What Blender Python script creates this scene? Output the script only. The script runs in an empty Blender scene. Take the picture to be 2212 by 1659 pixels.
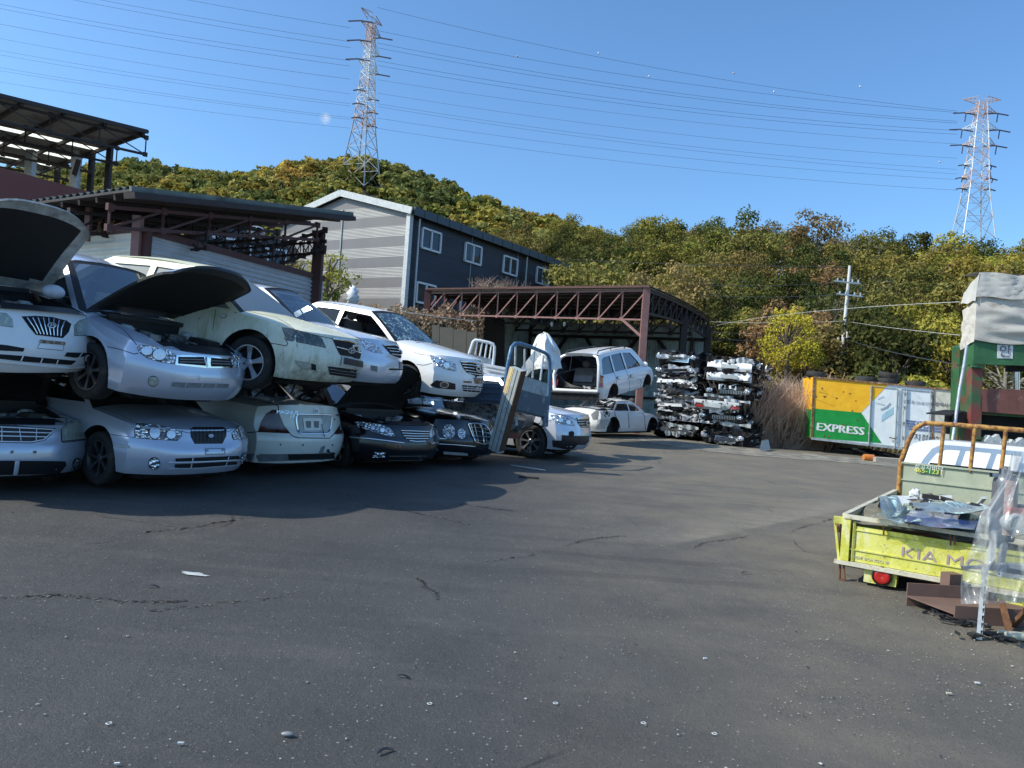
import bpy, bmesh, math, random
import numpy as np
from mathutils import Vector, Matrix, noise
from mathutils.bvhtree import BVHTree
from mathutils.geometry import delaunay_2d_cdt, tessellate_polygon
C = bpy.context.scene.collection
RNG = random.Random(7); R_ = math.radians
# ---------------------------------------------------------------- camera
F = 1600.0; EY = 1.54
_r = R_(3.99); _ph = math.atan(4.08/F)
VR = Vector((math.cos(_r), 0, math.sin(_r))); _U = Vector((-math.sin(_r), 0, math.cos(_r))); _F = Vector((0, 1, 0))
VF = _F*math.cos(_ph)+_U*math.sin(_ph); VU = _U*math.cos(_ph)-_F*math.sin(_ph)
EYE = Vector((0, 0, EY))
cd = bpy.data.cameras.new('camera'); cam = bpy.data.objects.new('camera', cd); C.objects.link(cam)
cam.matrix_world = Matrix((( VR.x, VU.x, -VF.x, 0), (VR.y, VU.y, -VF.y, 0), (VR.z, VU.z, -VF.z, EY), (0, 0, 0, 1)))
cd.sensor_width = 36; cd.lens = 36*F/2212; cd.clip_start = .05; cd.clip_end = 3000
bpy.context.scene.camera = cam
def ray(px, py): return VF+VR*((px-1106)/F)-VU*((py-829.5)/F)
def P(px, py, d):
    v = ray(px, py); return EYE+v*(d/v.y)
def G(px, py, z=0.0):
    v = ray(px, py); return EYE+v*((z-EY)/v.z)
ZS = {1:(0,750,2.011),2:(0,1400,2.011),3:(700,1050,2.458),4:(900,1400,2.011),5:(1500,1050,2.458),6:(1800,1300,2.458),7:(2500,1300,2.765),8:(3100,1350,2.221),9:(3200,1900,2.4688),10:(3600,1000,2.074),11:(0,300,2.011),12:(1100,0,2.074),13:(1100,600,1.7015),14:(2200,700,1.1667),15:(3700,350,2.765),16:(3700,1750,1.843),0:(0,0,.54004)}
def Z(k, X, Y):
    a, b, s = ZS[k]; return (a+X/s)/1.8517, (b+Y/s)/1.8517
# ---------------------------------------------------------------- objects
def tag(o, label=None, cat=None, group=None, kind=None):
    if label: o['label'] = label
    if cat: o['category'] = cat
    if group: o['group'] = group
    if kind: o['kind'] = kind
    return o
def thing(name, label, cat, loc=(0,0,0), rot=None, group=None):
    o = bpy.data.objects.new(name, None); C.objects.link(o); o.empty_display_size = .2
    o.location = loc
    if rot is not None: o.rotation_euler = rot
    return tag(o, label, cat, group)
def mesh(name, V, Fc, mats, parent=None, mi=None, smooth=0, loc=None):
    me = bpy.data.meshes.new(name); me.from_pydata([tuple(v) for v in V], [], [tuple(f) for f in Fc])
    if not isinstance(mats, (list, tuple)): mats = [mats]
    for m in mats: me.materials.append(m)
    if mi is not None: me.polygons.foreach_set('material_index', mi)
    if smooth:
        me.polygons.foreach_set('use_smooth', [True]*len(me.polygons))
        if smooth < 180: me.set_sharp_from_angle(angle=R_(smooth))
    me.update()
    o = bpy.data.objects.new(name, me); C.objects.link(o)
    if parent is not None: o.parent = parent
    if loc is not None: o.location = loc
    return o
def copy_tree(o, parent=None):
    c = o.copy(); C.objects.link(c); c.parent = parent
    for ch in o.children: copy_tree(ch, c)
    return c
class MB:
    def __init__(s): s.V = []; s.F = []; s.M = []
    def add(s, V, Fc, m=0):
        n = len(s.V); s.V += [Vector(v) for v in V]; s.F += [tuple(n+i for i in f) for f in Fc]; s.M += [m]*len(Fc); return s
    def box(s, c, d, rz=0, m=0, M=None):
        x, y, z = d[0]/2, d[1]/2, d[2]/2; c = Vector(c)
        V = [Vector((i, j, k)) for i in (-x, x) for j in (-y, y) for k in (-z, z)]
        R = M if M is not None else Matrix.Rotation(rz, 3, 'Z')
        return s.add([c+R@v for v in V], [(0,1,3,2),(4,6,7,5),(0,4,5,1),(2,3,7,6),(0,2,6,4),(1,5,7,3)], m)
    def bar(s, a, b, w, h=None, m=0, up=(0,0,1)):
        a = Vector(a); b = Vector(b); h = h or w; d = (b-a)
        if d.length < 1e-6: return s
        d.normalize(); u = Vector(up); sd = d.cross(u)
        if sd.length < .05: sd = d.cross(Vector((1,0,0)))
        sd.normalize(); u = sd.cross(d)
        V = [p+sd*(i*w/2)+u*(j*h/2) for p in (a, b) for i, j in ((-1,-1),(1,-1),(1,1),(-1,1))]
        return s.add(V, [(3,2,1,0),(4,5,6,7),(0,1,5,4),(1,2,6,5),(2,3,7,6),(3,0,4,7)], m)
    def tube(s, pts, r, n=8, m=0, cap=True):
        pts = [Vector(p) for p in pts]; rs = r if isinstance(r, (list, tuple)) else [r]*len(pts)
        V = []; Fc = []; ref = None
        for i, p in enumerate(pts):
            t = (pts[min(i+1, len(pts)-1)]-pts[max(i-1, 0)]).normalized()
            if ref is None:
                ref = t.cross(Vector((0,0,1)))
                if ref.length < .1: ref = t.cross(Vector((1,0,0)))
            ref = (ref-t*ref.dot(t)).normalized(); b = t.cross(ref)
            for k in range(n):
                a = 2*math.pi*k/n; V.append(p+(ref*math.cos(a)+b*math.sin(a))*rs[i])
        for i in range(len(pts)-1):
            for k in range(n): Fc.append((i*n+k, i*n+(k+1)%n, (i+1)*n+(k+1)%n, (i+1)*n+k))
        if cap: Fc += [tuple(range(n-1, -1, -1)), tuple((len(pts)-1)*n+k for k in range(n))]
        return s.add(V, Fc, m)
    def lathe(s, prof, n=24, axis='Z', c=(0,0,0), m=0, close=False):
        V = []; Fc = []; q = len(prof); c = Vector(c)
        for k in range(n):
            a = 2*math.pi*k/n; ca, sa = math.cos(a), math.sin(a)
            for r, h in prof:
                V.append(c+(Vector((r*ca, r*sa, h)) if axis == 'Z' else Vector((r*ca, h, r*sa)) if axis == 'Y' else Vector((h, r*ca, r*sa))))
        for k in range(n):
            for i in range(q if close else q-1):
                j = (i+1) % q; kk = (k+1) % n
                Fc.append((k*q+i, kk*q+i, kk*q+j, k*q+j))
        return s.add(V, Fc, m)
    def sphere(s, c, r, n=10, m=0, sc=(1,1,1)):
        prof = [(max(1e-4, math.sin(math.pi*i/n)), -math.cos(math.pi*i/n)) for i in range(n+1)]
        t = MB().lathe(prof, n*2); c = Vector(c)
        return s.add([c+Vector((v.x*r*sc[0], v.y*r*sc[1], v.z*r*sc[2])) for v in t.V], t.F, m)
    def grid(s, fn, nu, nv, m=0, mf=None):
        V = [fn(i/nu, j/nv) for i in range(nu+1) for j in range(nv+1)]; n = len(s.V); s.V += [Vector(v) for v in V]
        for i in range(nu):
            for j in range(nv):
                s.F.append((n+i*(nv+1)+j, n+(i+1)*(nv+1)+j, n+(i+1)*(nv+1)+j+1, n+i*(nv+1)+j+1)); s.M.append(mf(i/nu+.5/nu, j/nv+.5/nv) if mf else m)
        return s
    def xf(s, M):
        s.V = [M@v for v in s.V]; return s
    def build(s, name, mats, parent=None, smooth=0, loc=None): return mesh(name, s.V, s.F, mats, parent, s.M, smooth, loc)
# ---------------------------------------------------------------- materials
def mat(name):
    m = bpy.data.materials.new(name); m.use_nodes = True; nt = m.node_tree; b = nt.nodes['Principled BSDF']; return m, nt, b
def nd(nt, t, **k):
    n = nt.nodes.new(t)
    for a, v in k.items():
        if a in n.inputs: n.inputs[a].default_value = v
        else: setattr(n, a, v)
    return n
def tc(nt, sc=(1,1,1), kind='Object'):
    t = nt.nodes.new('ShaderNodeTexCoord'); mp = nt.nodes.new('ShaderNodeMapping'); mp.inputs['Scale'].default_value = sc
    nt.links.new(t.outputs[kind], mp.inputs[0]); return mp.outputs[0]
def nz(nt, vec, scale, detail=6, rough=.6, lo=.4, hi=.6):
    n = nd(nt, 'ShaderNodeTexNoise'); n.inputs['Scale'].default_value = scale; n.inputs['Detail'].default_value = detail; n.inputs['Roughness'].default_value = rough
    if vec is not None: nt.links.new(vec, n.inputs['Vector'])
    r = nd(nt, 'ShaderNodeMapRange'); r.inputs[1].default_value = lo; r.inputs[2].default_value = hi; nt.links.new(n.outputs[0], r.inputs[0]); return r.outputs[0]
def mix(nt, fac, a, b, mode='MIX'):
    n = nt.nodes.new('ShaderNodeMix'); n.data_type = 'RGBA'; n.blend_type = mode
    if isinstance(fac, (int, float)): n.inputs[0].default_value = fac
    else: nt.links.new(fac, n.inputs[0])
    for i, v in ((6, a), (7, b)):
        if isinstance(v, (tuple, list)): n.inputs[i].default_value = (*v[:3], 1)
        else: nt.links.new(v, n.inputs[i])
    return n.outputs[2]
def mth(nt, op, a, b=0.0):
    n = nt.nodes.new('ShaderNodeMath'); n.operation = op
    for i, v in ((0, a), (1, b)):
        if isinstance(v, (int, float)): n.inputs[i].default_value = v
        else: nt.links.new(v, n.inputs[i])
    return n.outputs[0]
def bump(nt, b, h, st=.3, dist=.02):
    n = nt.nodes.new('ShaderNodeBump'); n.inputs['Strength'].default_value = st; n.inputs['Distance'].default_value = dist
    nt.links.new(h, n.inputs['Height']); nt.links.new(n.outputs[0], b.inputs['Normal'])
def sm(name, col, rough=.6, metal=0, var=.25, sc=6, dirt=None, dlo=.55, dhi=.75, bmp=0, coat=0, vsc=(1,1,1)):
    """general surface: colour varied by noise, optional dirt / rust colour in patches"""
    m, nt, b = mat(name); v = tc(nt, vsc)
    n1 = nz(nt, v, sc, 8, .65, .3, .7)
    c = mix(nt, n1, tuple(x*(1-var) for x in col), tuple(min(1, x*(1+var*.6)) for x in col))
    if dirt: c = mix(nt, nz(nt, v, sc*.7, 10, .7, dlo, dhi), c, dirt)
    nt.links.new(c, b.inputs['Base Color']); b.inputs['Metallic'].default_value = metal
    rr = nt.nodes.new('ShaderNodeMapRange'); rr.inputs[3].default_value = max(.03, rough*.8); rr.inputs[4].default_value = min(1, rough*1.2); nt.links.new(n1, rr.inputs[0]); nt.links.new(rr.outputs[0], b.inputs['Roughness'])
    if coat: b.inputs['Coat Weight'].default_value = coat; b.inputs['Coat Roughness'].default_value = .08
    if bmp: bump(nt, b, nz(nt, v, sc*5, 6, .7, 0, 1), bmp, .01)
    return m
def paint(name, col, metal=.0, rough=.3, dirt=.25, dcol=(.18,.15,.11), low=(.02,.45)):
    m, nt, b = mat(name); v = tc(nt)
    c = mix(nt, nz(nt, v, 1.3, 5, .6, .35, .7), col, tuple(x*.9 for x in col))
    fine = nz(nt, v, 9, 10, .75, .45, .8); c = mix(nt, mth(nt, 'MULTIPLY', fine, dirt*.6), c, dcol)
    sp = nt.nodes.new('ShaderNodeSeparateXYZ'); t = nt.nodes.new('ShaderNodeTexCoord'); nt.links.new(t.outputs['Object'], sp.inputs[0])
    g = nt.nodes.new('ShaderNodeMapRange'); g.inputs[1].default_value = low[1]; g.inputs[2].default_value = low[0]; nt.links.new(sp.outputs[2], g.inputs[0])
    c = mix(nt, mth(nt, 'MULTIPLY', mth(nt, 'MULTIPLY', g.outputs[0], nz(nt, v, 5, 8, .7, .3, .8)), .25), c, dcol)
    nt.links.new(c, b.inputs['Base Color']); b.inputs['Metallic'].default_value = metal
    r = nt.nodes.new('ShaderNodeMapRange'); r.inputs[3].default_value = rough; r.inputs[4].default_value = rough+.05; nt.links.new(fine, r.inputs[0]); nt.links.new(r.outputs[0], b.inputs['Roughness'])
    b.inputs['Coat Weight'].default_value = .6; b.inputs['Coat Roughness'].default_value = .07
    bump(nt, b, nz(nt, v, 1.6, 2, .5, 0, 1), .07, .03)
    return m
M = {}
M['silver'] = paint('silver_paint', (.58,.63,.74), .35, .24, .08)
M['silver2'] = paint('light_silver_paint', (.70,.74,.82), .3, .24, .08)
M['white'] = paint('white_paint', (.88,.88,.87), 0, .24, .1)
M['pearl'] = paint('pearl_paint', (.74,.77,.71), .05, .3, .25)
M['black'] = paint('black_paint', (.006,.007,.012), .1, .2, .12, (.06,.055,.05))
M['plastic'] = sm('black_plastic', (.018,.018,.02), .5, 0, .3, 9)
M['rubber'] = sm('tyre_rubber', (.022,.021,.02), .85, 0, .35, 8, (.09,.075,.06), .5, .8)
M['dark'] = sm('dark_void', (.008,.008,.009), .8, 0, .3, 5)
M['cloth'] = sm('seat_cloth', (.05,.05,.055), .9, 0, .3, 14)
M['seat'] = sm('grey_seat_cloth', (.16,.16,.15), .9, 0, .3, 14)
M['chrome'] = sm('chrome', (.78,.79,.8), .12, 1, .1, 12)
M['alloy'] = sm('wheel_alloy', (.42,.43,.45), .35, .8, .2, 9, (.14,.12,.1), .6, .9)
M['rim'] = sm('seal_black', (.012,.012,.013), .6)
M['steel'] = sm('bare_steel', (.35,.36,.38), .35, .8, .3, 10, (.2,.12,.07), .6, .85)
M['engine'] = sm('engine_metal', (.24,.245,.25), .5, .4, .6, 12, (.03,.028,.025), .45, .6, .3)
M['shadealloy'] = sm('shade_toned_alloy', (.10,.10,.105), .45, .6, .3, 9)  # alloy copy for wheels in shade, the darkness put into its colour
M['lens'] = sm('lamp_bowl', (.92,.94,.97), .2, .85, .08, 30, None, 0, 0, .5)
M['badge'] = sm('satin_badge', (.62,.63,.65), .32, .7, .1, 12)
M['primerdark'] = sm('hood_frame_dark', (.035,.036,.036), .5, .1, .4, 9)
M['insul'] = sm('hood_insulation', (.014,.014,.013), .95, 0, .5, 6)
M['primer'] = sm('hood_frame_dirty', (.42,.43,.39), .55, .1, .4, 9, (.06,.055,.045), .5, .75)
M['grey'] = sm('grey_plastic', (.2,.21,.22), .5, 0, .3, 9)
M['lightgrey'] = sm('pale_plate', (.5,.53,.53), .45, 0, .25, 9, (.2,.17,.13), .6, .8)
M['rustpaint'] = sm('rust_stain', (.25,.13,.06), .8, 0, .5, 18, (.55,.52,.48), .5, .6)
M['redlamp'] = sm('red_lens', (.45,.015,.012), .12, 0, .4, 20, (.7,.25,.2), .62, .75, 0, .8)
M['amber'] = sm('amber_lens', (.65,.2,.03), .15, 0, .3, 20, None, 0, 0, 0, .8)
M['smoklamp'] = sm('smoked_tail_lens', (.10,.035,.025), .15, 0, .7, 9, (.42,.36,.3), .6, .7, 0, .8, (1,1,.35))
def lamp_mat(name, a, b_, fog=0):
    m, nt, b = mat(name); v = tc(nt)
    w = nd(nt, 'ShaderNodeTexVoronoi'); w.inputs['Scale'].default_value = 22; nt.links.new(v, w.inputs['Vector'])
    r = nd(nt, 'ShaderNodeMapRange'); r.inputs[1].default_value = .12; r.inputs[2].default_value = .45; nt.links.new(w.outputs['Distance'], r.inputs[0])
    c = mix(nt, r.outputs[0], a, b_); c = mix(nt, nz(nt, v, 14, 3, .5, .4, .6), c, (.75,.8,.86)) if not fog else c
    nt.links.new(c, b.inputs['Base Color']); b.inputs['Metallic'].default_value = .8 if not fog else .05; b.inputs['Roughness'].default_value = .16 if not fog else .35
    b.inputs['Coat Weight'].default_value = 1; b.inputs['Coat Roughness'].default_value = .03 if not fog else .3
    bump(nt, b, w.outputs['Distance'], .35 if fog else 1.0, .02 if fog else .05); return m
M['lamp'] = lamp_mat('clear_headlamp', (.20,.23,.28), (.88,.92,.98))
M['lampfog'] = lamp_mat('yellowed_headlamp', (.50,.56,.47), (.34,.38,.33), 1)
M['lampdark'] = lamp_mat('mossy_headlamp', (.16,.19,.17), (.05,.06,.055), 1)
def glass_mat(name, tint, trans, rough=.02, crack=0, haze=None, gk=.62):
    m = bpy.data.materials.new(name); m.use_nodes = True; nt = m.node_tree; nt.nodes.clear()
    o = nt.nodes.new('ShaderNodeOutputMaterial'); g = nt.nodes.new('ShaderNodeBsdfGlossy'); g.inputs['Roughness'].default_value = rough
    t = nt.nodes.new('ShaderNodeBsdfTransparent'); t.inputs[0].default_value = (*tint, 1)
    f = nt.nodes.new('ShaderNodeFresnel'); f.inputs[0].default_value = 1.5
    d = nt.nodes.new('ShaderNodeBsdfDiffuse'); d.inputs[0].default_value = (*(haze or (.02,.025,.03)), 1)
    m0 = nt.nodes.new('ShaderNodeMixShader'); m0.inputs[0].default_value = trans; nt.links.new(d.outputs[0], m0.inputs[1]); nt.links.new(t.outputs[0], m0.inputs[2])
    m1 = nt.nodes.new('ShaderNodeMixShader'); k = mth(nt, 'ADD', mth(nt, 'MULTIPLY', f.outputs[0], gk), .015); nt.links.new(k, m1.inputs[0])
    nt.links.new(m0.outputs[0], m1.inputs[1]); nt.links.new(g.outputs[0], m1.inputs[2])
    out = m1.outputs[0]
    if crack:
        v = tc(nt); w = nd(nt, 'ShaderNodeTexVoronoi'); w.feature = 'DISTANCE_TO_EDGE'; w.inputs['Scale'].default_value = 9; w.inputs['Randomness'].default_value = 1
        ns = nd(nt, 'ShaderNodeTexNoise'); ns.inputs['Scale'].default_value = 6; nt.links.new(v, ns.inputs['Vector'])
        nt.links.new(mix(nt, .25, v, ns.outputs[1]), w.inputs['Vector'])
        lt = mth(nt, 'LESS_THAN', w.outputs['Distance'], .05); lt = mth(nt, 'MULTIPLY', lt, nz(nt, v, 4, 4, .6, .4, .55))
        d2 = nt.nodes.new('ShaderNodeBsdfDiffuse'); d2.inputs[0].default_value = (.45,.62,.58,1)
        m2 = nt.nodes.new('ShaderNodeMixShader'); nt.links.new(lt, m2.inputs[0]); nt.links.new(out, m2.inputs[1]); nt.links.new(d2.outputs[0], m2.inputs[2]); out = m2.outputs[0]
    nt.links.new(out, o.inputs[0]); return m
M['glass'] = glass_mat('tinted_glass', (.62,.68,.72), .9, .02, 0, (.01,.013,.018), .34)
M['glassdark'] = glass_mat('dark_tinted_glass', (.10,.12,.17), .35, .02, 0, (.010,.015,.035), .22)
M['glassfog'] = glass_mat('dusty_windscreen', (.3,.32,.32), .12, .3, 0, (.22,.245,.235), .3)
M['glasscrack'] = glass_mat('cracked_windscreen', (.35,.42,.44), .75, .03, 1, (.02,.03,.03), .4)
def moss_paint():
    m, nt, b = mat('mossy_white_paint'); v = tc(nt); st = tc(nt, (1, 1, .22))
    c = mix(nt, nz(nt, v, 2, 6, .6, .35, .7), (.76,.78,.66), (.66,.69,.55))
    k = nz(nt, st, 6, 9, .7, .5, .72); c = mix(nt, mth(nt, 'MULTIPLY', k, .75), c, (.27,.29,.10))
    k = nz(nt, st, 16, 10, .75, .56, .7); c = mix(nt, mth(nt, 'MULTIPLY', k, .8), c, (.10,.12,.035))
    sp = nt.nodes.new('ShaderNodeSeparateXYZ'); t = nt.nodes.new('ShaderNodeTexCoord'); nt.links.new(t.outputs['Object'], sp.inputs[0])
    g = nt.nodes.new('ShaderNodeMapRange'); g.inputs[1].default_value = .62; g.inputs[2].default_value = .2; nt.links.new(sp.outputs[2], g.inputs[0])
    c = mix(nt, mth(nt, 'MULTIPLY', mth(nt, 'MULTIPLY', g.outputs[0], nz(nt, v, 9, 9, .7, .35, .65)), .8), c, (.11,.125,.06))
    g2 = nt.nodes.new('ShaderNodeMapRange'); g2.inputs[1].default_value = .75; g2.inputs[2].default_value = 1.0; nt.links.new(sp.outputs[2], g2.inputs[0])
    c = mix(nt, mth(nt, 'MULTIPLY', g2.outputs[0], .75), c, (.74,.69,.42))
    nt.links.new(c, b.inputs['Base Color']); b.inputs['Roughness'].default_value = .45; b.inputs['Coat Weight'].default_value = .25
    return m
M['moss'] = moss_paint()
# ---------------------------------------------------------------- cars
def crv(pts):
    xs = np.array([-p[0] for p in pts]); zs = np.array([p[1] for p in pts]); d = np.linspace(xs[0]-.5, xs[-1]+.5, 1200)
    v = np.interp(d, xs, zs); k = 41; w = np.hanning(k); w /= w.sum(); v = np.convolve(np.pad(v, k//2, mode='edge'), w, 'valid')
    return lambda x: float(np.interp(-x, d, v))
SEDAN = dict(L=4.55, W=1.74, zb=.2, top=[(.0,.70),(-.12,.76),(-.45,.86),(-1.25,.97),(-2.2,.95),(-3.6,.96),(-4.0,.98),(-4.45,.93),(-4.55,.9)],
    prof=[(.18,.10),(.26,.03),(.36,0),(.5,.01),(.56,.04),(.68,.07),(.8,.14)], rprof=[(.18,.1),(.3,0),(.52,.0),(.6,.06),(.95,.10)],
    bow=.34, rbow=.2, crown=.075, wheels=(-.92,-3.58), wr=.315, arch=.36, cab=(-1.2,-2.0,-3.25,-3.95,1.42,.56), n=(54,18,12))
def lin(pts, z): return float(np.interp(z, [p[0] for p in pts], [p[1] for p in pts]))
def body_mesh(p, bay=None, cuts=()):
    nx, ny, nz_ = p['n']; top = crv(p['top']); L = p['L']; hw = p['W']/2; zb = p['zb']
    def mp(i, j, k):
        t = i/nx; a = .55*t+.45*(.5-.5*math.cos(math.pi*t)); s = j/ny*2-1; b = .7*s+.3*math.sin(s*math.pi/2); c = k/nz_; c = .65*c+.35*math.sin(c*math.pi/2)
        ab = abs(b)
        x = -a*L; zt = top(x)-p['crown']*ab**3
        z = zb+c*(zt-zb)
        fr = lin(p['prof'], z)+p['bow']*ab**3.2; rr = lin(p['rprof'], z)+p['rbow']*ab**3
        x = -(fr+a*(L-fr-rr)); zt = top(x)-p['crown']*ab**3; z = zb+c*(zt-zb)
        S = lin([(0,.93),(.15,.97),(.45,1),(.72,.985),(.88,.955),(1,.90)], c)
        e = 1-.05*math.exp(x/.35)-.05*math.exp(-(x+L)/.35)
        return Vector((x, b*hw*S*e, z))
    idx = {}; V = []; Fc = []
    def vi(i, j, k):
        if (i,j,k) not in idx: idx[(i,j,k)] = len(V); V.append(mp(i,j,k))
        return idx[(i,j,k)]
    for i in range(nx):
        for j in range(ny):
            Fc.append((vi(i,j,nz_), vi(i,j+1,nz_), vi(i+1,j+1,nz_), vi(i+1,j,nz_))); Fc.append((vi(i,j,0), vi(i+1,j,0), vi(i+1,j+1,0), vi(i,j+1,0)))
        for k in range(nz_):
            Fc.append((vi(i,0,k), vi(i,0,k+1), vi(i+1,0,k+1), vi(i+1,0,k))); Fc.append((vi(i,ny,k), vi(i+1,ny,k), vi(i+1,ny,k+1), vi(i,ny,k+1)))
    for j in range(ny):
        for k in range(nz_):
            Fc.append((vi(0,j,k), vi(0,j+1,k), vi(0,j+1,k+1), vi(0,j,k+1))); Fc.append((vi(nx,j,k), vi(nx,j,k+1), vi(nx,j+1,k+1), vi(nx,j+1,k)))
    return V, Fc
def bool_body(name, V, Fc, mats, cutters, parent):
    o = mesh(name, V, Fc, mats, None)
    bm = bmesh.new(); bm.from_mesh(o.data); bmesh.ops.recalc_face_normals(bm, faces=bm.faces); bm.to_mesh(o.data); bm.free()
    tmp = []
    for mb in cutters:
        c = mesh('cut', mb.V, mb.F, [mats[0], mats[1]], None, [1]*len(mb.F)); tmp.append(c)
        bm = bmesh.new(); bm.from_mesh(c.data); bmesh.ops.recalc_face_normals(bm, faces=bm.faces); bm.to_mesh(c.data); bm.free()
        md = o.modifiers.new('b', 'BOOLEAN'); md.object = c; md.operation = 'DIFFERENCE'; md.solver = 'EXACT'
    dg = bpy.context.evaluated_depsgraph_get(); me = bpy.data.meshes.new_from_object(o.evaluated_get(dg))
    for c in tmp: bpy.data.objects.remove(c, do_unlink=True)
    o.modifiers.clear(); o.data = me; me.name = name
    me.polygons.foreach_set('use_smooth', [True]*len(me.polygons)); me.set_sharp_from_angle(angle=R_(38)); me.update()
    o.parent = parent; return o
WH = {}
def wheel_data(kind, r, w):
    k = (kind, round(r, 3), w)
    if k in WH: return WH[k]
    rr = r*.66; h = w/2
    t = MB().lathe([(rr,-h*.8),(rr+.02,-h*.98),(r*.86,-h*1.04),(r*.96,-h*.92),(r,-h*.7),(r*1.004,-h*.3),(r*.992,-h*.28),(r*1.004,-h*.24),(r*1.004,h*.24),(r*.992,h*.28),(r*1.004,h*.3),(r,h*.7),(r*.96,h*.92),(r*.86,h*1.04),(rr+.02,h*.98),(rr,h*.8)], 40, 'Y')
    t.lathe([(rr,-h*.8),(rr*.93,-h*.5),(rr*.9,h*.5),(rr,h*.8)], 32, 'Y')
    n = {'five':5,'six':6,'seven':7,'cap':8}.get(kind, 5); m = MB()
    m.lathe([(rr*1.0,-h*.86),(rr*1.03,-h*.93),(rr*.97,-h*.93),(rr*.92,-h*.6)], 32, 'Y')
    m.lathe([(.001,-h*.72),(rr*.18,-h*.74),(rr*.24,-h*.66),(rr*.25,-h*.4)], 16, 'Y')
    wd = {'five':.2,'six':.15,'seven':.12,'cap':.15}.get(kind, .16)*rr*2
    for i in range(n):
        a = 2*math.pi*i/n+.3; d = Vector((math.cos(a), 0, math.sin(a))); s = Vector((-math.sin(a), 0, math.cos(a)))
        f = Vector((0,-1,0)); V = []
        for q, ww, dep in ((.14, .55, .66), (.5, .62, .70), (.97, 1.0, .84)):
            for sg in (-1, 1):
                V.append(d*rr*q+s*sg*ww*wd*.5+f*h*dep); V.append(d*rr*q+s*sg*ww*wd*.42+f*h*(dep-.28))
        m.add(V, [(0,4,6,2),(4,8,10,6),(0,1,5,4),(4,5,9,8),(2,6,7,3),(6,10,11,7)])
    b = MB().lathe([(.001,h*.1),(rr*.91,h*.1),(rr*.91,h*.3)], 24, 'Y')
    out = []
    for nm, q, mt in (('wheel', t, M['rubber']), ('rim', m, M['alloy']), ('brake_disc', b, M['dark'])):
        o = q.build(nm, mt, None, 40); out.append(o.data); bpy.data.objects.remove(o)
    WH[k] = out; return out
def add_wheel(root, x, y, z, kind, r=.315, w=.2, rimmat=None, steer=0):
    rimmat = M['shadealloy'] if kind == 'seven' and r < .35 else None
    t, m, b = wheel_data(kind, r, w)
    o = bpy.data.objects.new('wheel', t); C.objects.link(o); o.parent = root; o.location = (x, y, z)
    o.rotation_euler = (0, 0, (math.pi if y > 0 else 0)+steer)
    for nm, d in (('rim', m), ('brake_disc', b)):
        c = bpy.data.objects.new(nm, d); C.objects.link(c); c.parent = o
        if nm == 'rim' and rimmat: c.data = d.copy(); c.data.materials[0] = rimmat
    return o
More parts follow.
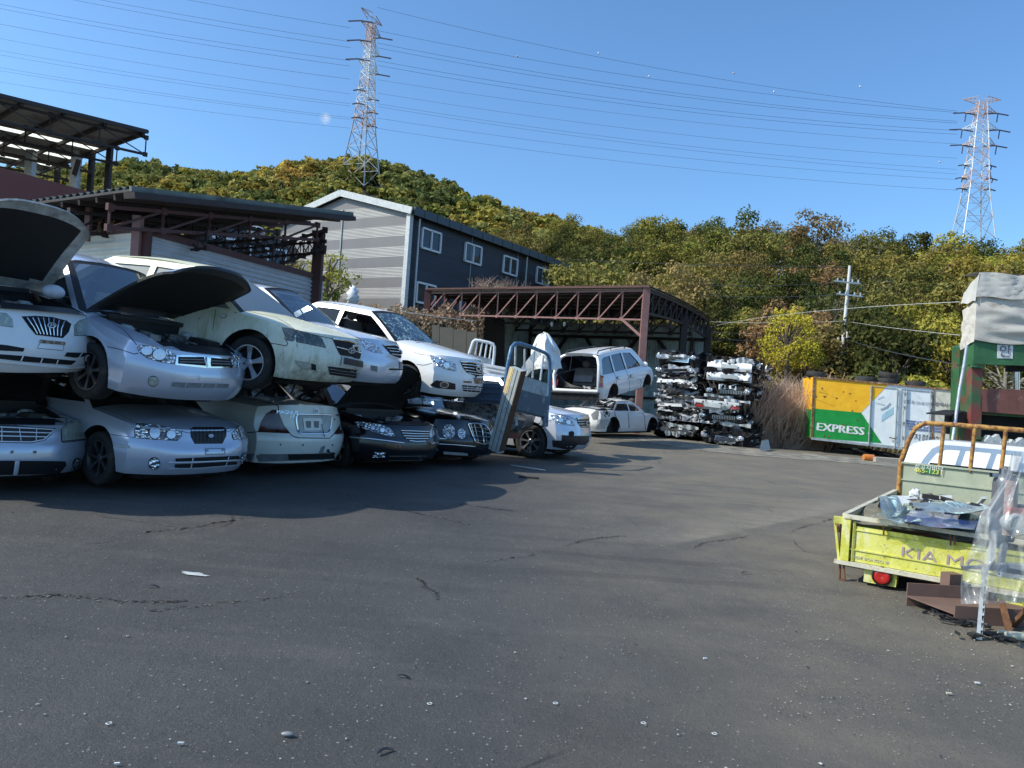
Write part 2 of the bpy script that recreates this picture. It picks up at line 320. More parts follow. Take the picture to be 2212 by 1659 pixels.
class Car:
    def __init__(s, name, label, pos, rot, p, pmat, bay=False, group=None, glass='glass', windows=True, wheels='five', wkeep=(0,1,2,3), cab=True, cat='car'):
        
        s.p = dict(SEDAN); s.p.update(p); p = s.p
        s.root = thing(name, label, cat, pos, [R_(a) for a in (rot[2], rot[1], rot[0])], group)
        s.Mw = Matrix.LocRotScale(Vector(pos), s.root.rotation_euler, None); s.Mi = s.Mw.inverted(); s.m = M[pmat]; s.pm = pmat
        V, Fc = body_mesh(p); cut = []
        for wx in p['wheels']:
            for sg in (-1, 1):
                q = MB().lathe([(.001,-.16),(p['arch'],-.16),(p['arch'],.16),(.001,.16)], 28, 'Y'); q.xf(Matrix.Translation((wx, sg*(p['W']/2-.1), p['wr']+.03))); cut.append(q)
        if bay:
            w1 = p['W']/2-.36; w2 = p['W']/2-.22; cut.append(MB().add([(-.22,-w1,.5),(-.22,w1,.5),(-1.14,w2,.5),(-1.14,-w2,.5),(-.22,-w1,1.4),(-.22,w1,1.4),(-1.14,w2,1.4),(-1.14,-w2,1.4)], [(3,2,1,0),(4,5,6,7),(0,1,5,4),(1,2,6,5),(2,3,7,6),(3,0,4,7)]))
        s.body = bool_body('body', V, Fc, [s.m, M['plastic']], cut, s.root); s.bvh()
        if bay: s.engine()
        for i, wx in enumerate(p['wheels']):
            for j, sg in enumerate((-1, 1)):
                if i*2+j in wkeep: add_wheel(s.root, wx, sg*(p['W']/2-.125), p['wr'], wheels, p['wr'])
        if cab: s.cabin(glass)
        if cab:  # underbody pan
            MB().box((-p['L']/2, 0, p['zb']-.03), (p['L']-.9, p['W']-.55, .1)).build('underbody', M['dark'], s.root)
    def bvh(s, extra=()):
        V = []; Fc = []
        for o in [s.body]+list(extra):
            n = len(V); V += [v.co.copy() for v in o.data.vertices]; Fc += [tuple(n+i for i in q.vertices) for q in o.data.polygons]
        s.tree = BVHTree.FromPolygons(V, Fc)
    def engine(s):
        rg = random.Random(len(s.root['label'])); W = s.p['W']/2-.36; top = crv(s.p['top'])
        q = MB(); q.grid(lambda u, v: (-.72+.25*(u-.5)*1.6, (v-.5)*.62, .70+.08*(1-(2*u-1)**4)*(1-(2*v-1)**4)), 8, 8); q.box((-.72,0,.55),(.36,.6,.28))
        for i in range(4): q.box((-.62, -.2+i*.13, .79), (.16,.045,.02))
        q.build('engine_block', M['engine'], s.root, 40)
        q = MB(); q.box((-.55, W-.2, .68), (.3,.22,.3)); q.box((-.55, W-.2, .84), (.26,.18,.03)); q.build('battery', M['plastic'], s.root)
        q = MB()
        for i in range(34):
            x = rg.uniform(-1.08,-.32); y = rg.uniform(-W,W); q.box((x,y,rg.uniform(.58,.79)), (rg.uniform(.04,.22),rg.uniform(.04,.2),rg.uniform(.04,.2)), rg.uniform(0,3), 0)
        for i in range(14):
            a = Vector((rg.uniform(-1.05,-.4), rg.uniform(-W,W), rg.uniform(.62,.76))); b = a+Vector((rg.uniform(-.3,.3), rg.uniform(-.4,.4), rg.uniform(-.08,.05)))
            q.tube([a, (a+b)/2+Vector((0,0,.07)), b], .014, 6, 1)
        for sg in (-1, 1): q.lathe([(.001,.03),(.05,.03),(.09,0),(.1,-.1)], 12, 'Z', (-.98, sg*(W-.1), .84), 2)
        for i in range(9): q.box((rg.uniform(-1.,-.3), rg.uniform(-W,W), rg.uniform(.7,.78)), (rg.uniform(.02,.07),rg.uniform(.03,.12),.02), rg.uniform(0,3), 2)
        q.build('engine_parts', [M['engine'], M['plastic'], M['lightgrey']], s.root)
        q = MB(); zt = top(-.15)
        q.grid(lambda u, v: (-(.09+.34*abs(2*v-1)**3.2*.8+.17*u), (2*v-1)*(s.p['W']/2*.80), top(-(.09+.17*u))-s.p['crown']*(abs(2*v-1)*.8)**3+.012), 4, 16); q.box((-1.18, 0, top(-1.15)-.02), (.16, W*2+.1, .05)); 
        q.build('radiator_support', M['plastic'], s.root)
    def cabin(s, glass, top=None):
        p = s.p; x0, x1, x2, x3, zr, wt = p['cab']; tp = crv(p['top']); wb = p['W']/2*.90-.01; zb = min(tp(x0), tp(x3))-.07
        xs = [x0, x3]
        def yy(z): t = max(0, (z-zb)/(zr-zb)); return wb+(wt-wb)*(.35*t+.65*t**1.8)
        N = 6
        def arc(xa, xb, n, pw=1.0):  # pillar line from base to roof, slightly convex
            return [(xa+(xb-xa)*t, zb+(zr-zb)*(t+.06*math.sin(math.pi*t)*pw)) for t in [i/n for i in range(n+1)]]
        A = arc(x0, x1, N); Cc = arc(x3, x2, N); roofz = lambda x: zr-.0+.035*math.sin(math.pi*(x-x1)/(x2-x1))
        rl = [(x1+(x2-x1)*i/6, roofz(x1+(x2-x1)*i/6)) for i in range(1, 6)]
        out = A+rl+Cc[::-1]
        xB = p.get('xB', (x0+x3)/2-.05); lo = tp((x0+x3)/2)-.015; up = .085
        def zx(line, z): return float(np.interp(z, [q[1] for q in line], [q[0] for q in line]))
        hi = zr-up; wins = []
        wf = [(xB+.04, lo)]+[(zx(A, z)-.11-.0*z, z) for z in np.linspace(lo, hi, 5)]+[(xB+.04, hi+.02)]
        wr_ = [(xB-.05, lo), (xB-.05, hi+.02)]+[(zx(Cc, z)+.22, z) for z in np.linspace(hi, lo+.06, 5)]+[(zx(Cc, lo)+.36, lo)]
        wins = [wf, wr_]+p.get('wins', [])
        if 'winset' in p: wins = p['winset']
        fr = MB(); gl = []
        for sg in (-1, 1):
            co = [[Vector((x, z, 0)) for x, z in out]]+[[Vector((x, z, 0)) for x, z in w] for w in wins]
            fl = [v for l in co for v in l]; T = tessellate_polygon(co)
            fr.add([(v.x, sg*yy(v.y), v.y) for v in fl], [t if sg > 0 else t[::-1] for t in T])
            for w in wins:   # reveal
                n = len(w); ins = [(x, sg*yy(z), z) for x, z in w]+[(x, sg*(yy(z)-.03), z) for x, z in w]
                fr.add(ins, [(i, (i+1) % n, n+(i+1) % n, n+i) for i in range(n)], 1)
                gl.append(([(x, sg*(yy(z)-.018), z) for x, z in w], w))
        # roof with rolled edges
        fr.grid(lambda u, v: ((x1+(x2-x1)*u)+(.10*(1-(2*v-1)**2)*(1 if u < .5 else -1)*abs(1-2*u)**3), wt*(2*v-1), roofz(x1+(x2-x1)*u)+.055*(1-abs(2*v-1)**3)), 12, 16)
        s.frame = fr.build('cabin_frame', [s.m, M['rim']], s.root, 40)
        def screen(xa, xb, bow, fwd):
            def f(u, v, d=0):
                z = zb+(zr+.0-zb)*(u+.06*math.sin(math.pi*u)); x = xa+(xb-xa)*u; w = (yy(z))*(2*v-1); k = 1-(2*v-1)**2
                return Vector((x+fwd*(bow*k+d), w, z+.055*k*u+ .03*k*(1-u)+d*.5))
            return f
        f = screen(x0, x1, .10, 1)
        fr = MB().grid(f, 14, 18, 0, lambda u, v: 1 if (u > .93 or v < .045 or v > .955 or u < .09) else 0)
        s.ws = fr.build('windscreen', [M[glass], M['rim']], s.root, 60)
        f = screen(x3, x2, .10, -1)
        if p.get('rearglass', True): MB().grid(f, 12, 16, 0, lambda u, v: 1 if (u > .93 or v < .06 or v > .94 or u < .1) else 0).build('rear_window', [M[glass], M['rim']], s.root, 60)
        for k, (V3, w) in enumerate(gl):
            T = tessellate_polygon([[Vector((x, z, 0)) for x, z in w]])
            if p.get('open') and k in p['open']: continue
            mesh('side_window', V3, T, M[p.get('sideglass', glass)], s.root)
        q = MB(); q.box(((x0+x3)/2, 0, lo-.05), (x0-x3-.5, wb*2-.12, .04)); q.box((x0-.42, 0, lo+.02), (.5, wb*2-.16, .1)); q.build('dashboard', M['plastic'], s.root)
        for xq in ((x1-.35), (x1-1.15)):
            if xq < x3+.5: continue
            for sg in (-.36, .36):
                q = MB(); q.grid(lambda u, v: (xq-.22*u, sg+.25*(2*v-1)*(1-.25*u**3), lo-.1+.36*u), 6, 6); q.box((xq-.16, sg, lo+.07), (.1,.42,.34), M=Matrix.Rotation(-.25, 3, 'Y'))
                q.build('seat', M['cloth'], s.root)
                MB().sphere((xq-.24, sg, lo+.36), .13, 6, 0, (.45,1,.75)).build('headrest', M['cloth'], s.root, 180)
        MB().lathe([(.17,-.012),(.182,0),(.17,.012),(.158,0)], 20, 'X', (0,0,0), close=True).xf(Matrix.Translation((x0-.72, .36, lo+.14))@Matrix.Rotation(-.4, 4, 'Y')).build('steering_wheel', M['plastic'], s.root, 180)
    # ----- details traced on the body surface
    def hit(s, q, fb=None):
        o = s.Mi@EYE; d = (s.Mi.to_3x3()@ray(*q)).normalized()
        h = s.tree.ray_cast(o, d)
        if h[0] is None:
            L = fb or 9
            n = s.tree.find_nearest(o+d*L); return n[0], n[1], L
        nn = h[1] if h[1].dot(d) < 0 else -h[1]
        return h[0], nn, h[3]
    def poly(s, name, k, pts, m, mirror=False, off=.006, seal=None, parent=None, dense=26, label=None):
        pp = [Vector(Z(k, *a)) for a in pts]; n = len(pp)
        cx = sum((a for a in pp), Vector((0,0)))/n
        if seal:
            s.poly('lamp_seal' if 'light' in name or 'lamp' in name else 'trim', k, [((a[0]-sum(b[0] for b in pts)/n)*(1+seal)+sum(b[0] for b in pts)/n, (a[1]-sum(b[1] for b in pts)/n)*(1+seal*1.6)+sum(b[1] for b in pts)/n) for a in pts], 'rim', mirror, off*.5, None, None, dense)
        E = []; st = max(1.2, max((a-cx).length for a in pp)/6)
        for i in range(n):
            a, b = pp[i], pp[(i+1) % n]; m_ = max(1, int((b-a).length/st))
            E += [a.lerp(b, t/m_) for t in range(m_)]
        nb = len(E); xs = [a.x for a in E]; ys = [a.y for a in E]
        pts2 = list(E); x = min(xs)+st/2
        while x < max(xs):
            y = min(ys)+st/2
            while y < max(ys):
                c = Vector((x, y)); ins = False; j = nb-1
                for i in range(nb):
                    if (E[i].y > y) != (E[j].y > y) and x < (E[j].x-E[i].x)*(y-E[i].y)/(E[j].y-E[i].y)+E[i].x: ins = not ins
                    j = i
                if ins and min((c-e).length for e in E) > st*.45: pts2.append(c)
                y += st
            x += st
        r = delaunay_2d_cdt(pts2, [(i, (i+1) % nb) for i in range(nb)], [], 1, 1e-4); vs, fs = r[0], r[2]
        fb = s.hit(cx)[2]
        V = []
        for v in vs:
            h, nn, _ = s.hit(v, fb); V.append(h+nn*off)
        o = mesh(name, V, fs, M[m] if isinstance(m, str) else m, parent or s.root, None, 60)
        if label: o['label'] = label
        if mirror:
            o2 = mesh(name, [(v.x, -v.y, v.z) for v in V], [f[::-1] for f in fs], M[m] if isinstance(m, str) else m, parent or s.root, None, 60)
        return o
    def ell(s, name, k, c, rx, ry, m, mirror=False, off=.008, **kw):
        return s.poly(name, k, [(c[0]+rx*math.cos(a*math.pi/9), c[1]+ry*math.sin(a*math.pi/9)) for a in range(18)], m, mirror, off, **kw)
    def line(s, name, k, pts, w, m, off=.006, mirror=False, closed=False, parent=None, tk=0):
        pp = [Vector(Z(k, *a)) for a in pts]
        if closed: pp.append(pp[0])
        E = []
        for a, b in zip(pp, pp[1:]):
            m_ = max(1, int((b-a).length/3)); E += [a.lerp(b, t/m_) for t in range(m_)]
        E.append(pp[-1]); H = []; fb = s.hit(E[len(E)//2])[2]
        for e in E:
            h, nn, _ = s.hit(e, fb); H.append((h+nn*off, nn))
        V = []; n = len(H)
        for i, (h, nn) in enumerate(H):
            t = H[min(i+1, n-1)][0]-H[max(i-1, 0)][0]
            if t.length < 1e-6: t = Vector((0,1,0))
            sd = t.normalized().cross(nn).normalized()*w/2; V += [h-sd, h+nn*w*.25, h+sd]
        Fc = [(i*3+j, i*3+j+1, i*3+j+4, i*3+j+3) for i in range(n-1) for j in (0, 1)]
        o = mesh(name, V, Fc, M[m] if isinstance(m, str) else m, parent or s.root, None, 60)
        if mirror: mesh(name, [(v.x, -v.y, v.z) for v in V], [f[::-1] for f in Fc], M[m], parent or s.root, None, 60)
        return o
    def merged(s, name, objs):
        """several strokes of one part become one mesh"""
        V = []; Fc = []
        for o in objs:
            n = len(V); V += [v.co.copy() for v in o.data.vertices]; Fc += [tuple(n+i for i in q.vertices) for q in o.data.polygons]
        mt = objs[0].data.materials[0]; par = objs[0].parent
        for o in objs: bpy.data.objects.remove(o, do_unlink=True)
        return mesh(name, V, Fc, mt, par, None, 60)
    def text(s, name, k, c, txt, size, m, off=.01, sx=1, parent=None, rev=False):
        h, nn, _ = s.hit(Z(k, *c)); return text_mesh(name, txt, size, M[m], parent or s.root, h+nn*off, nn, sx, .004)
    def hood(s, ang, ln, wd, xh=-1.22, border=.075, crown=.06, prim='primerdark', yaw=0, sq=8, cr=.25):
        tp = crv(s.p['top']); zh = tp(xh)+.0; q = MB()
        def f(u, v, d=0):
            x = u*ln; w = wd*(1-.10*u-cr*u**sq); b = 2*v-1
            xx = x-(.16*abs(b)**3)*u; z = crown*(1-abs(b)**2.4)-.10*u**3-d
            return Vector((xx, b*w/2, z))
        q.grid(lambda u, v: f(u, v), 14, 16, 0)
        ins = lambda u, v: 2 if (.10 < u < 1-border*1.3 and border < v < 1-border and not (abs(u-.1) < .06 and abs(v-.5) > .3)) else 1
        q.grid(lambda u, v: f(u, v, .03+(.012 if (.10 < u < .9 and border < v < 1-border) else 0)), 28, 32, 1, ins)
        n = 14
        for a_ in range(n):
            for vv in (0, 1): q.add([f(a_/n, vv), f((a_+1)/n, vv), f((a_+1)/n, vv, .03), f(a_/n, vv, .03)], [(0,1,2,3)], 1)
            q.add([f(1, a_/n), f(1, (a_+1)/n), f(1, (a_+1)/n, .03), f(1, a_/n, .03)], [(0,1,2,3)], 1)
        Mx = Matrix.Translation((xh, 0, zh))@Matrix.Rotation(-R_(ang), 4, 'Y')@Matrix.Rotation(R_(yaw), 4, 'X')
        q.xf(Mx); o = q.build('hood', [s.m, M[prim], M['insul']], s.root, 50); return o
def text_mesh(name, txt, size, m, parent, loc, nrm, sx=1, ext=.002, up=Vector((0,0,1)), align='CENTER'):
    cu = bpy.data.curves.new(name, 'FONT'); cu.body = txt; cu.size = size; cu.align_x = align; cu.align_y = 'CENTER'; cu.extrude = ext; cu.resolution_u = 2
    t = bpy.data.objects.new(name, cu); C.objects.link(t); dg = bpy.context.evaluated_depsgraph_get(); me = bpy.data.meshes.new_from_object(t.evaluated_get(dg))
    bpy.data.objects.remove(t); me.materials.clear(); me.materials.append(m)
    z = Vector(nrm).normalized(); x = up.cross(z).normalized(); y = z.cross(x)
    Mx = Matrix((( x.x*sx, y.x, z.x), (x.y*sx, y.y, z.y), (x.z*sx, y.z, z.z))).to_4x4()
    me.transform(Matrix.Translation(loc)@Mx); o = bpy.data.objects.new(name, me); C.objects.link(o)
    if parent is not None: o.parent = parent
    return o
# ---------------------------------------------------------------- the rows of scrapped cars
GU = 'scrapped cars stacked on the upper row'; GL = 'scrapped cars standing on the lower row'
def rows(c, name, k, ys, m, w, off=.016, parent=None):
    L = [c.line(name, k, y, w, m, off, parent=parent) for y in ys]
    if name in ('grille_bar', 'grille_mesh'): c.merged(name, L)
def gaps(c, k, w, off, qs):
    for q in qs: c.line('panel_gap', k, q, w, 'dark', off)
# L1 silver saloon at the left edge
c = Car('saloon_car', 'silver saloon with raised bonnet and clouded headlamp, bottom row at the far left edge', (-5.21,7.95,0), (-35.1,-.3,-.9), dict(W=1.73), 'silver', bay=True, group=GL, wheels='seven')
c.poly('headlight', 2, [(490,640),(540,600),(600,565),(630,570),(655,600),(680,715),(495,733)], 'lampfog', True, off=.012, seal=.04)
c.ell('lamp_reflector', 2, (560,665), 48, 48, 'lampfog', off=.014)
g = c.poly('grille', 2, [(-90,600),(150,612),(440,632),(410,680),(350,728),(250,748),(-60,742)], 'plastic', seal=.03)
rows(c, 'grille_bar', 2, [[(-80,618),(420,640)],[(-80,655),(415,668)],[(-80,690),(380,700)],[(-60,738),(250,742),(345,722),(400,675),(430,640)]], 'silver2', .014)
rows(c, 'grille_strut', 2, [[(150,620),(165,735)],[(290,628),(285,735)],[(10,615),(10,735)]], 'silver2', .008)
c.poly('lower_intake', 2, [(-90,888),(520,893),(528,925),(470,990),(-80,1000)], 'dark', off=.014)
c.line('intake_bar', 2, [(135,890),(120,992)], .045, 'silver2', .02)
c.ell('fog_light', 2, (622,922), 36, 44, 'lamp', seal=.15)
rows(c, 'bolt', 2, [[(88,820),(102,820)],[(270,820),(286,820)]], 'rustpaint', .03)
c.line('panel_gap', 2, [(495,745),(600,735),(686,722)], .007, 'dark', .004)
c.hood(52, 1.02, 1.38, -1.25)
# L2
c = Car('saloon_car', 'silver saloon with small black grille and closed bonnet, second in the bottom row', (-3.56,8.89,.03), (-30,.5,-.6), dict(W=1.72, L=4.5, top=[(0,.66),(-.12,.74),(-.45,.84),(-1.25,.96),(-2.2,.95),(-3.6,.96),(-4,.97),(-4.5,.9)], prof=[(.18,.10),(.26,.03),(.36,0),(.48,.0),(.54,.05),(.68,.1),(.8,.16)]), 'silver', group=GL, wheels='seven')
c.poly('headlight', 2, [(1100,592),(1180,594),(1300,612),(1400,640),(1458,655),(1455,690),(1420,728),(1200,715),(1090,705),(1086,650)], 'lamp', seal=.035)
c.ell('lamp_reflector', 2, (1245,665), 42, 52, 'lens', off=.014, seal=.07); c.ell('lamp_reflector', 2, (1375,682), 36, 34, 'lens', off=.014, seal=.07)
c.poly('headlight', 2, [(1865,665),(1900,630),(1945,600),(1975,640),(1992,705),(1880,722),(1868,700)], 'lamp', seal=.04)
c.poly('grille', 2, [(1530,640),(1560,622),(1790,622),(1818,640),(1815,690),(1785,750),(1570,752),(1540,700)], 'plastic', seal=.03)
rows(c, 'grille_bar', 2, [[(1565+i*31,635),(1575+i*29,742)] for i in range(8)], 'dark', .006, .012)
c.ell('emblem', 2, (1690,692), 22, 15, 'steel', off=.02)
c.poly('lower_intake', 2, [(1410,872),(1920,850),(1928,880),(1850,886),(1412,898)], 'dark'); c.poly('lower_intake', 2, [(1405,918),(1900,895),(1908,920),(1840,935),(1500,948),(1405,945)], 'dark')
rows(c, 'intake_bar', 2, [[(1355,903),(1600,900),(1935,882)],[(1355,952),(1600,946),(1915,920)],[(1548,868),(1530,950)],[(1835,858),(1808,932)]], 'silver2', .016)
c.ell('fog_light', 2, (1240,912), 43, 43, 'lamp', seal=.12); c.ell('fog_light', 2, (1962,880), 28, 45, 'lamp', seal=.12)
c.poly('side_marker', 2, [(935,757),(1040,770),(1040,790),(938,780)], 'lightgrey', seal=.05)
c.merged('plate_recess', [c.line('x', 2, [(1648,795),(1808,792),(1808,835),(1655,838)], .008, 'grey', .004, closed=True)])
rows(c, 'bolt', 2, [[(1660,812),(1672,812)],[(1785,806),(1797,806)]], 'steel', .03, .01)
gaps(c, 2, .006, .003, ([(1100,592),(960,520),(780,455),(560,405)],[(1460,650),(1490,662),(1530,668)],[(1818,660),(1850,650),(1900,620),(1950,595)],[(860,675),(960,688),(1088,706)]))
rows(c, 'washer_jet', 2, [[(1115,402),(1150,408)],[(1295,405),(1325,410)]], 'lightgrey', .04, .015)
# L3 rear-facing
c = Car('saloon_car', 'pale pearl saloon parked tail out with chrome number plate surround, third in the bottom row', (-2.84,10.96,0), (-29.3,.2,-.8), dict(W=1.82, L=4.7, top=[(0,.98),(-.06,1.04),(-.3,1.06),(-1.1,1.10),(-2.2,.98),(-3.4,.96),(-4.5,.78),(-4.7,.7)], prof=[(.18,.1),(.36,.02),(.5,0),(.6,.01),(.63,.08),(1.0,.13)], bow=.26, rprof=[(.18,.1),(.8,.12)], rbow=.34, cab=(-1.0,-1.75,-2.7,-3.5,1.44,.56), wheels=(-1.02,-3.75)), 'pearl', group=GL)
c.poly('tail_light', 4, [(268,652),(290,580),(330,515),(380,485),(428,482),(437,530),(472,610),(515,667),(380,662)], 'smoklamp', seal=.02)
c.poly('tail_light', 4, [(986,510),(962,520),(930,590),(880,670),(988,668)], 'smoklamp', seal=.02)
gaps(c, 4, .012, .004, ([(428,450),(434,520),(472,610),(540,692),(590,706),(840,710),(880,672),(935,580),(968,500)],[(180,665),(265,658),(515,670)],[(880,675),(988,676)],[(0,368),(180,390),(330,420),(428,450)]))
c.poly('plate_board', 4, [(585,525),(850,528),(830,665),(600,665)], 'lightgrey', off=.005)
c.merged('plate_surround', [c.line('x', 4, [(578,522),(600,516),(700,518),(845,524),(858,545),(848,610),(835,660),(822,671),(700,672),(605,671),(586,655),(574,600),(569,545)], .026, 'chrome', .014, closed=True)])
c.poly('number_plate', 4, [(622,548),(776,550),(775,650),(635,655)], 'pearl', off=.014)
for a in (642, 706): c.poly('plate_hole', 4, [(a,572),(a+44,572),(a+42,627),(a+8,625)], 'grey', off=.018)
c.ell('emblem', 4, (732,490), 22, 17, 'badge', off=.014); c.ell('emblem', 4, (732,490), 13, 10, 'grey', off=.019); c.line('emblem', 4, [(720,478),(732,500),(744,478)], .008, 'chrome', .022)
c.text('lettering', 4, (498,503), 'MAGNUS', .075, 'chrome', .012, 1.1); c.text('lettering', 4, (535,533), '2.0', .06, 'chrome', .012, 1.1)
c.line('badge', 4, [(888,525),(938,528)], .02, 'steel', .012); c.ell('badge', 4, (912,522), 8, 10, 'rim', off=.02)
c.poly('bumper_skirt', 4, [(150,832),(400,836),(700,832),(1000,822),(992,880),(700,884),(200,900)], 'grey', off=.006); c.poly('bumper_step', 4, [(505,836),(925,828),(920,872),(512,882)], 'plastic', off=.011)
for a, b in ((445,760),(625,763),(862,763),(985,760)): c.ell('parking_sensor', 4, (a,b), 6, 8, 'plastic', off=.008)
c.ell('lock', 4, (878,558), 5, 7, 'rim', off=.01)
# L4 black with raised hood
c = Car('saloon_car', 'black saloon with raised black bonnet and slatted chrome grille, fourth in the bottom row', (-1.52,12.23,0), (-39.2,0,-.7), dict(W=1.85, L=4.8, top=[(0,.72),(-.12,.78),(-.45,.86),(-1.25,.98),(-2.2,.95),(-3.6,.96),(-4.2,1.0),(-4.8,.92)]), 'black', bay=True, group=GL)
c.poly('headlight', 4, [(1045,580),(1100,580),(1230,597),(1310,620),(1340,645),(1366,693),(1320,693),(1200,660),(1075,620)], 'lamp', seal=.03)
for a, b, r in ((1100,602,14),(1190,625,18),(1265,645,18)): c.ell('lamp_reflector', 4, (a,b), r, r, 'lens', off=.014, seal=.2)
c.poly('headlight', 4, [(1640,650),(1665,625),(1687,680),(1645,712)], 'lamp')
c.poly('grille', 4, [(1405,643),(1640,650),(1640,690),(1625,730),(1500,737),(1440,705)], 'plastic')
rows(c, 'grille_bar', 4, [[(1412,648),(1520,652),(1637,657)],[(1420,668),(1530,674),(1637,675)],[(1432,690),(1540,694),(1636,693)],[(1450,710),(1540,714),(1630,713)],[(1480,730),(1540,737),(1610,734)]], 'chrome', .012)
rows(c, 'bumper_trim', 4, [[(1000,700),(1150,712),(1300,730),(1437,748)],[(1655,752),(1712,745)]], 'chrome', .016)
c.poly('fog_light', 4, [(1205,820),(1292,822),(1282,865),(1185,862)], 'lamp', seal=.05)
c.poly('lower_intake', 4, [(1310,840),(1620,835),(1610,890),(1320,895)], 'dark'); rows(c, 'intake_bar', 4, [[(1315,852),(1620,850)],[(1315,884),(1615,880)]], 'grey', .008)
c.hood(47, 1.12, 1.45, -1.28)
# L5 black with round lamps
c = Car('saloon_car', 'black saloon with four round headlamps and upright chrome mesh grille, fifth in the bottom row', (-.52,13.75,0), (-37.4,0,-.3), dict(W=1.85, L=4.9, top=[(0,.82),(-.12,.86),(-.45,.93),(-1.3,1.02),(-2.2,.98),(-3.6,.98),(-4.9,.92)], prof=[(.18,.10),(.26,.03),(.36,0),(.5,.0),(.56,.04),(.8,.08),(.9,.12)], cab=(-1.35,-2.1,-3.4,-4.1,1.46,.58), wheels=(-.95,-3.75)), 'black', group=GL)
c.ell('headlight', 4, (1800,657), 50, 60, 'lamp', seal=.06); c.ell('headlight', 4, (1902,673), 31, 43, 'lamp', seal=.06); c.ell('headlight', 4, (2152,680), 17, 52, 'lamp', seal=.06)
c.poly('grille', 4, [(1952,594),(2010,590),(2080,600),(2120,640),(2135,745),(2070,757),(2010,737),(1985,680)], 'dark')
rows(c, 'grille_mesh', 4, [[(1962,620),(2040,622),(2115,640)],[(1975,652),(2050,655),(2122,670)],[(1990,690),(2055,693),(2128,702)],[(2005,722),(2070,730),(2130,733)]]+[[(1975+i*28,598),(2015+i*22,745)] for i in (0,1,3,4)], 'chrome', .009, .012)
c.line('grille_surround', 4, [(1952,594),(2010,590),(2080,600),(2120,640),(2135,690),(2135,745),(2070,757),(2010,737),(1985,680)], .026, 'chrome', .018, closed=True); c.line('grille_spine', 4, [(2040,596),(2065,640),(2078,750)], .035, 'chrome', .024)
rows(c, 'bumper_trim', 4, [[(1718,755),(1850,762),(2008,776)],[(2138,783),(2182,778)],[(1760,852),(1950,856),(2190,832)],[(1795,885),(2000,882),(2185,862)]], 'chrome', .014)
c.poly('reflector_bar', 4, [(1757,815),(1953,828),(1950,848),(1760,835)], 'lightgrey', off=.012)
# L7 SUV
c = Car('suv', 'silver sport utility vehicle with black lower bumper, behind the leaning steel beam', (1.72,16.43,0), (-26.2,0,-.3), dict(W=1.86, L=4.64, zb=.24, top=[(0,.98),(-.12,1.02),(-.45,1.08),(-1.2,1.17),(-2.2,1.12),(-4.64,1.1)], prof=[(.24,.13),(.34,.03),(.45,0),(.62,.02),(.7,.05),(.95,.09),(1.05,.12)], cab=(-1.25,-1.95,-4.1,-4.5,1.7,.6), wheels=(-.95,-3.66), wr=.36, arch=.41), 'silver2', group=GL, wheels='seven', cat='suv')
c.poly('headlight', 6, [(988,885),(1060,890),(1150,905),(1190,930),(1222,990),(1150,985),(1040,960),(1010,930)], 'lamp', seal=.03)
c.ell('lamp_reflector', 6, (1085,935), 26, 22, 'lens', off=.014, seal=.07); c.ell('lamp_reflector', 6, (1160,955), 22, 20, 'lens', off=.014, seal=.07)
c.poly('grille', 6, [(1245,920),(1400,912),(1412,940),(1415,1005),(1290,1008),(1250,960)], 'plastic'); c.line('grille_surround', 6, [(1245,922),(1320,916),(1405,912)], .05, 'chrome', .016)
rows(c, 'grille_bar', 6, [[(1250,950),(1412,942)],[(1258,975),(1415,968)],[(1285,998),(1414,994)]], 'chrome', .014)
c.ell('emblem', 6, (1347,967), 20, 25, 'badge', off=.03); c.ell('emblem', 6, (1347,967), 9, 13, 'plastic', off=.036)
c.poly('bumper_skirt', 6, [(1005,1132),(1095,1136),(1097,1082),(1250,1090),(1425,1088),(1430,1180),(1340,1215),(1200,1232),(1010,1195)], 'plastic', off=.01)
c.ell('fog_light', 6, (1192,1070), 26, 28, 'dark', off=.014)
gaps(c, 6, .01, .004, ([(975,855),(1050,875),(1150,895),(1240,935)],[(955,945),(1000,940)]))
# U1
c = Car('saloon_car', 'white saloon with striped chrome grille and high raised bonnet, top left of the stack', (-4.83,7.74,1.13), (-16.1,6,2.5), dict(W=1.8, L=4.7, rearglass=False, top=[(.0,.80),(-.12,.84),(-.45,.92),(-1.25,1.01),(-2.2,.98),(-3.6,.98),(-4.7,.92)]), 'white', bay=True, group=GU)
c.poly('headlight', 1, [(600,1108),(640,1072),(700,1055),(740,1090),(762,1185),(600,1190)], 'lampfog', seal=.04); c.ell('lamp_reflector', 1, (632,1140), 26, 34, 'lampfog', off=.014)
c.poly('headlight', 1, [(-60,1005),(50,1015),(95,1060),(102,1122),(40,1115),(-60,1095)], 'lampfog', seal=.04)
c.poly('grille', 1, [(178,1040),(290,1036),(420,1045),(530,1072),(568,1098),(548,1160),(502,1207),(290,1182),(240,1125)], 'dark', seal=.03)
rows(c, 'grille_bar', 1, [[(212+i*43,1050+max(0,i-4)*9),(262+i*32,1120+i*2),(292+i*27,1176+i*3)] for i in range(8)], 'chrome', .012)
c.ell('emblem', 1, (405,1111), 36, 22, 'badge', off=.022); c.ell('emblem', 1, (405,1111), 27, 14, 'rim', off=.026); c.line('emblem', 1, [(388,1120),(398,1102),(405,1112),(414,1104),(422,1120)], .012, 'chrome', .03)
c.merged('plate_recess', [c.line('x', 1, [(322,1250),(515,1262),(505,1312),(295,1292)], .006, 'grey', .004, closed=True)]); c.line('plate_bracket', 1, [(318,1238),(516,1256)], .035, 'rustpaint', .01)
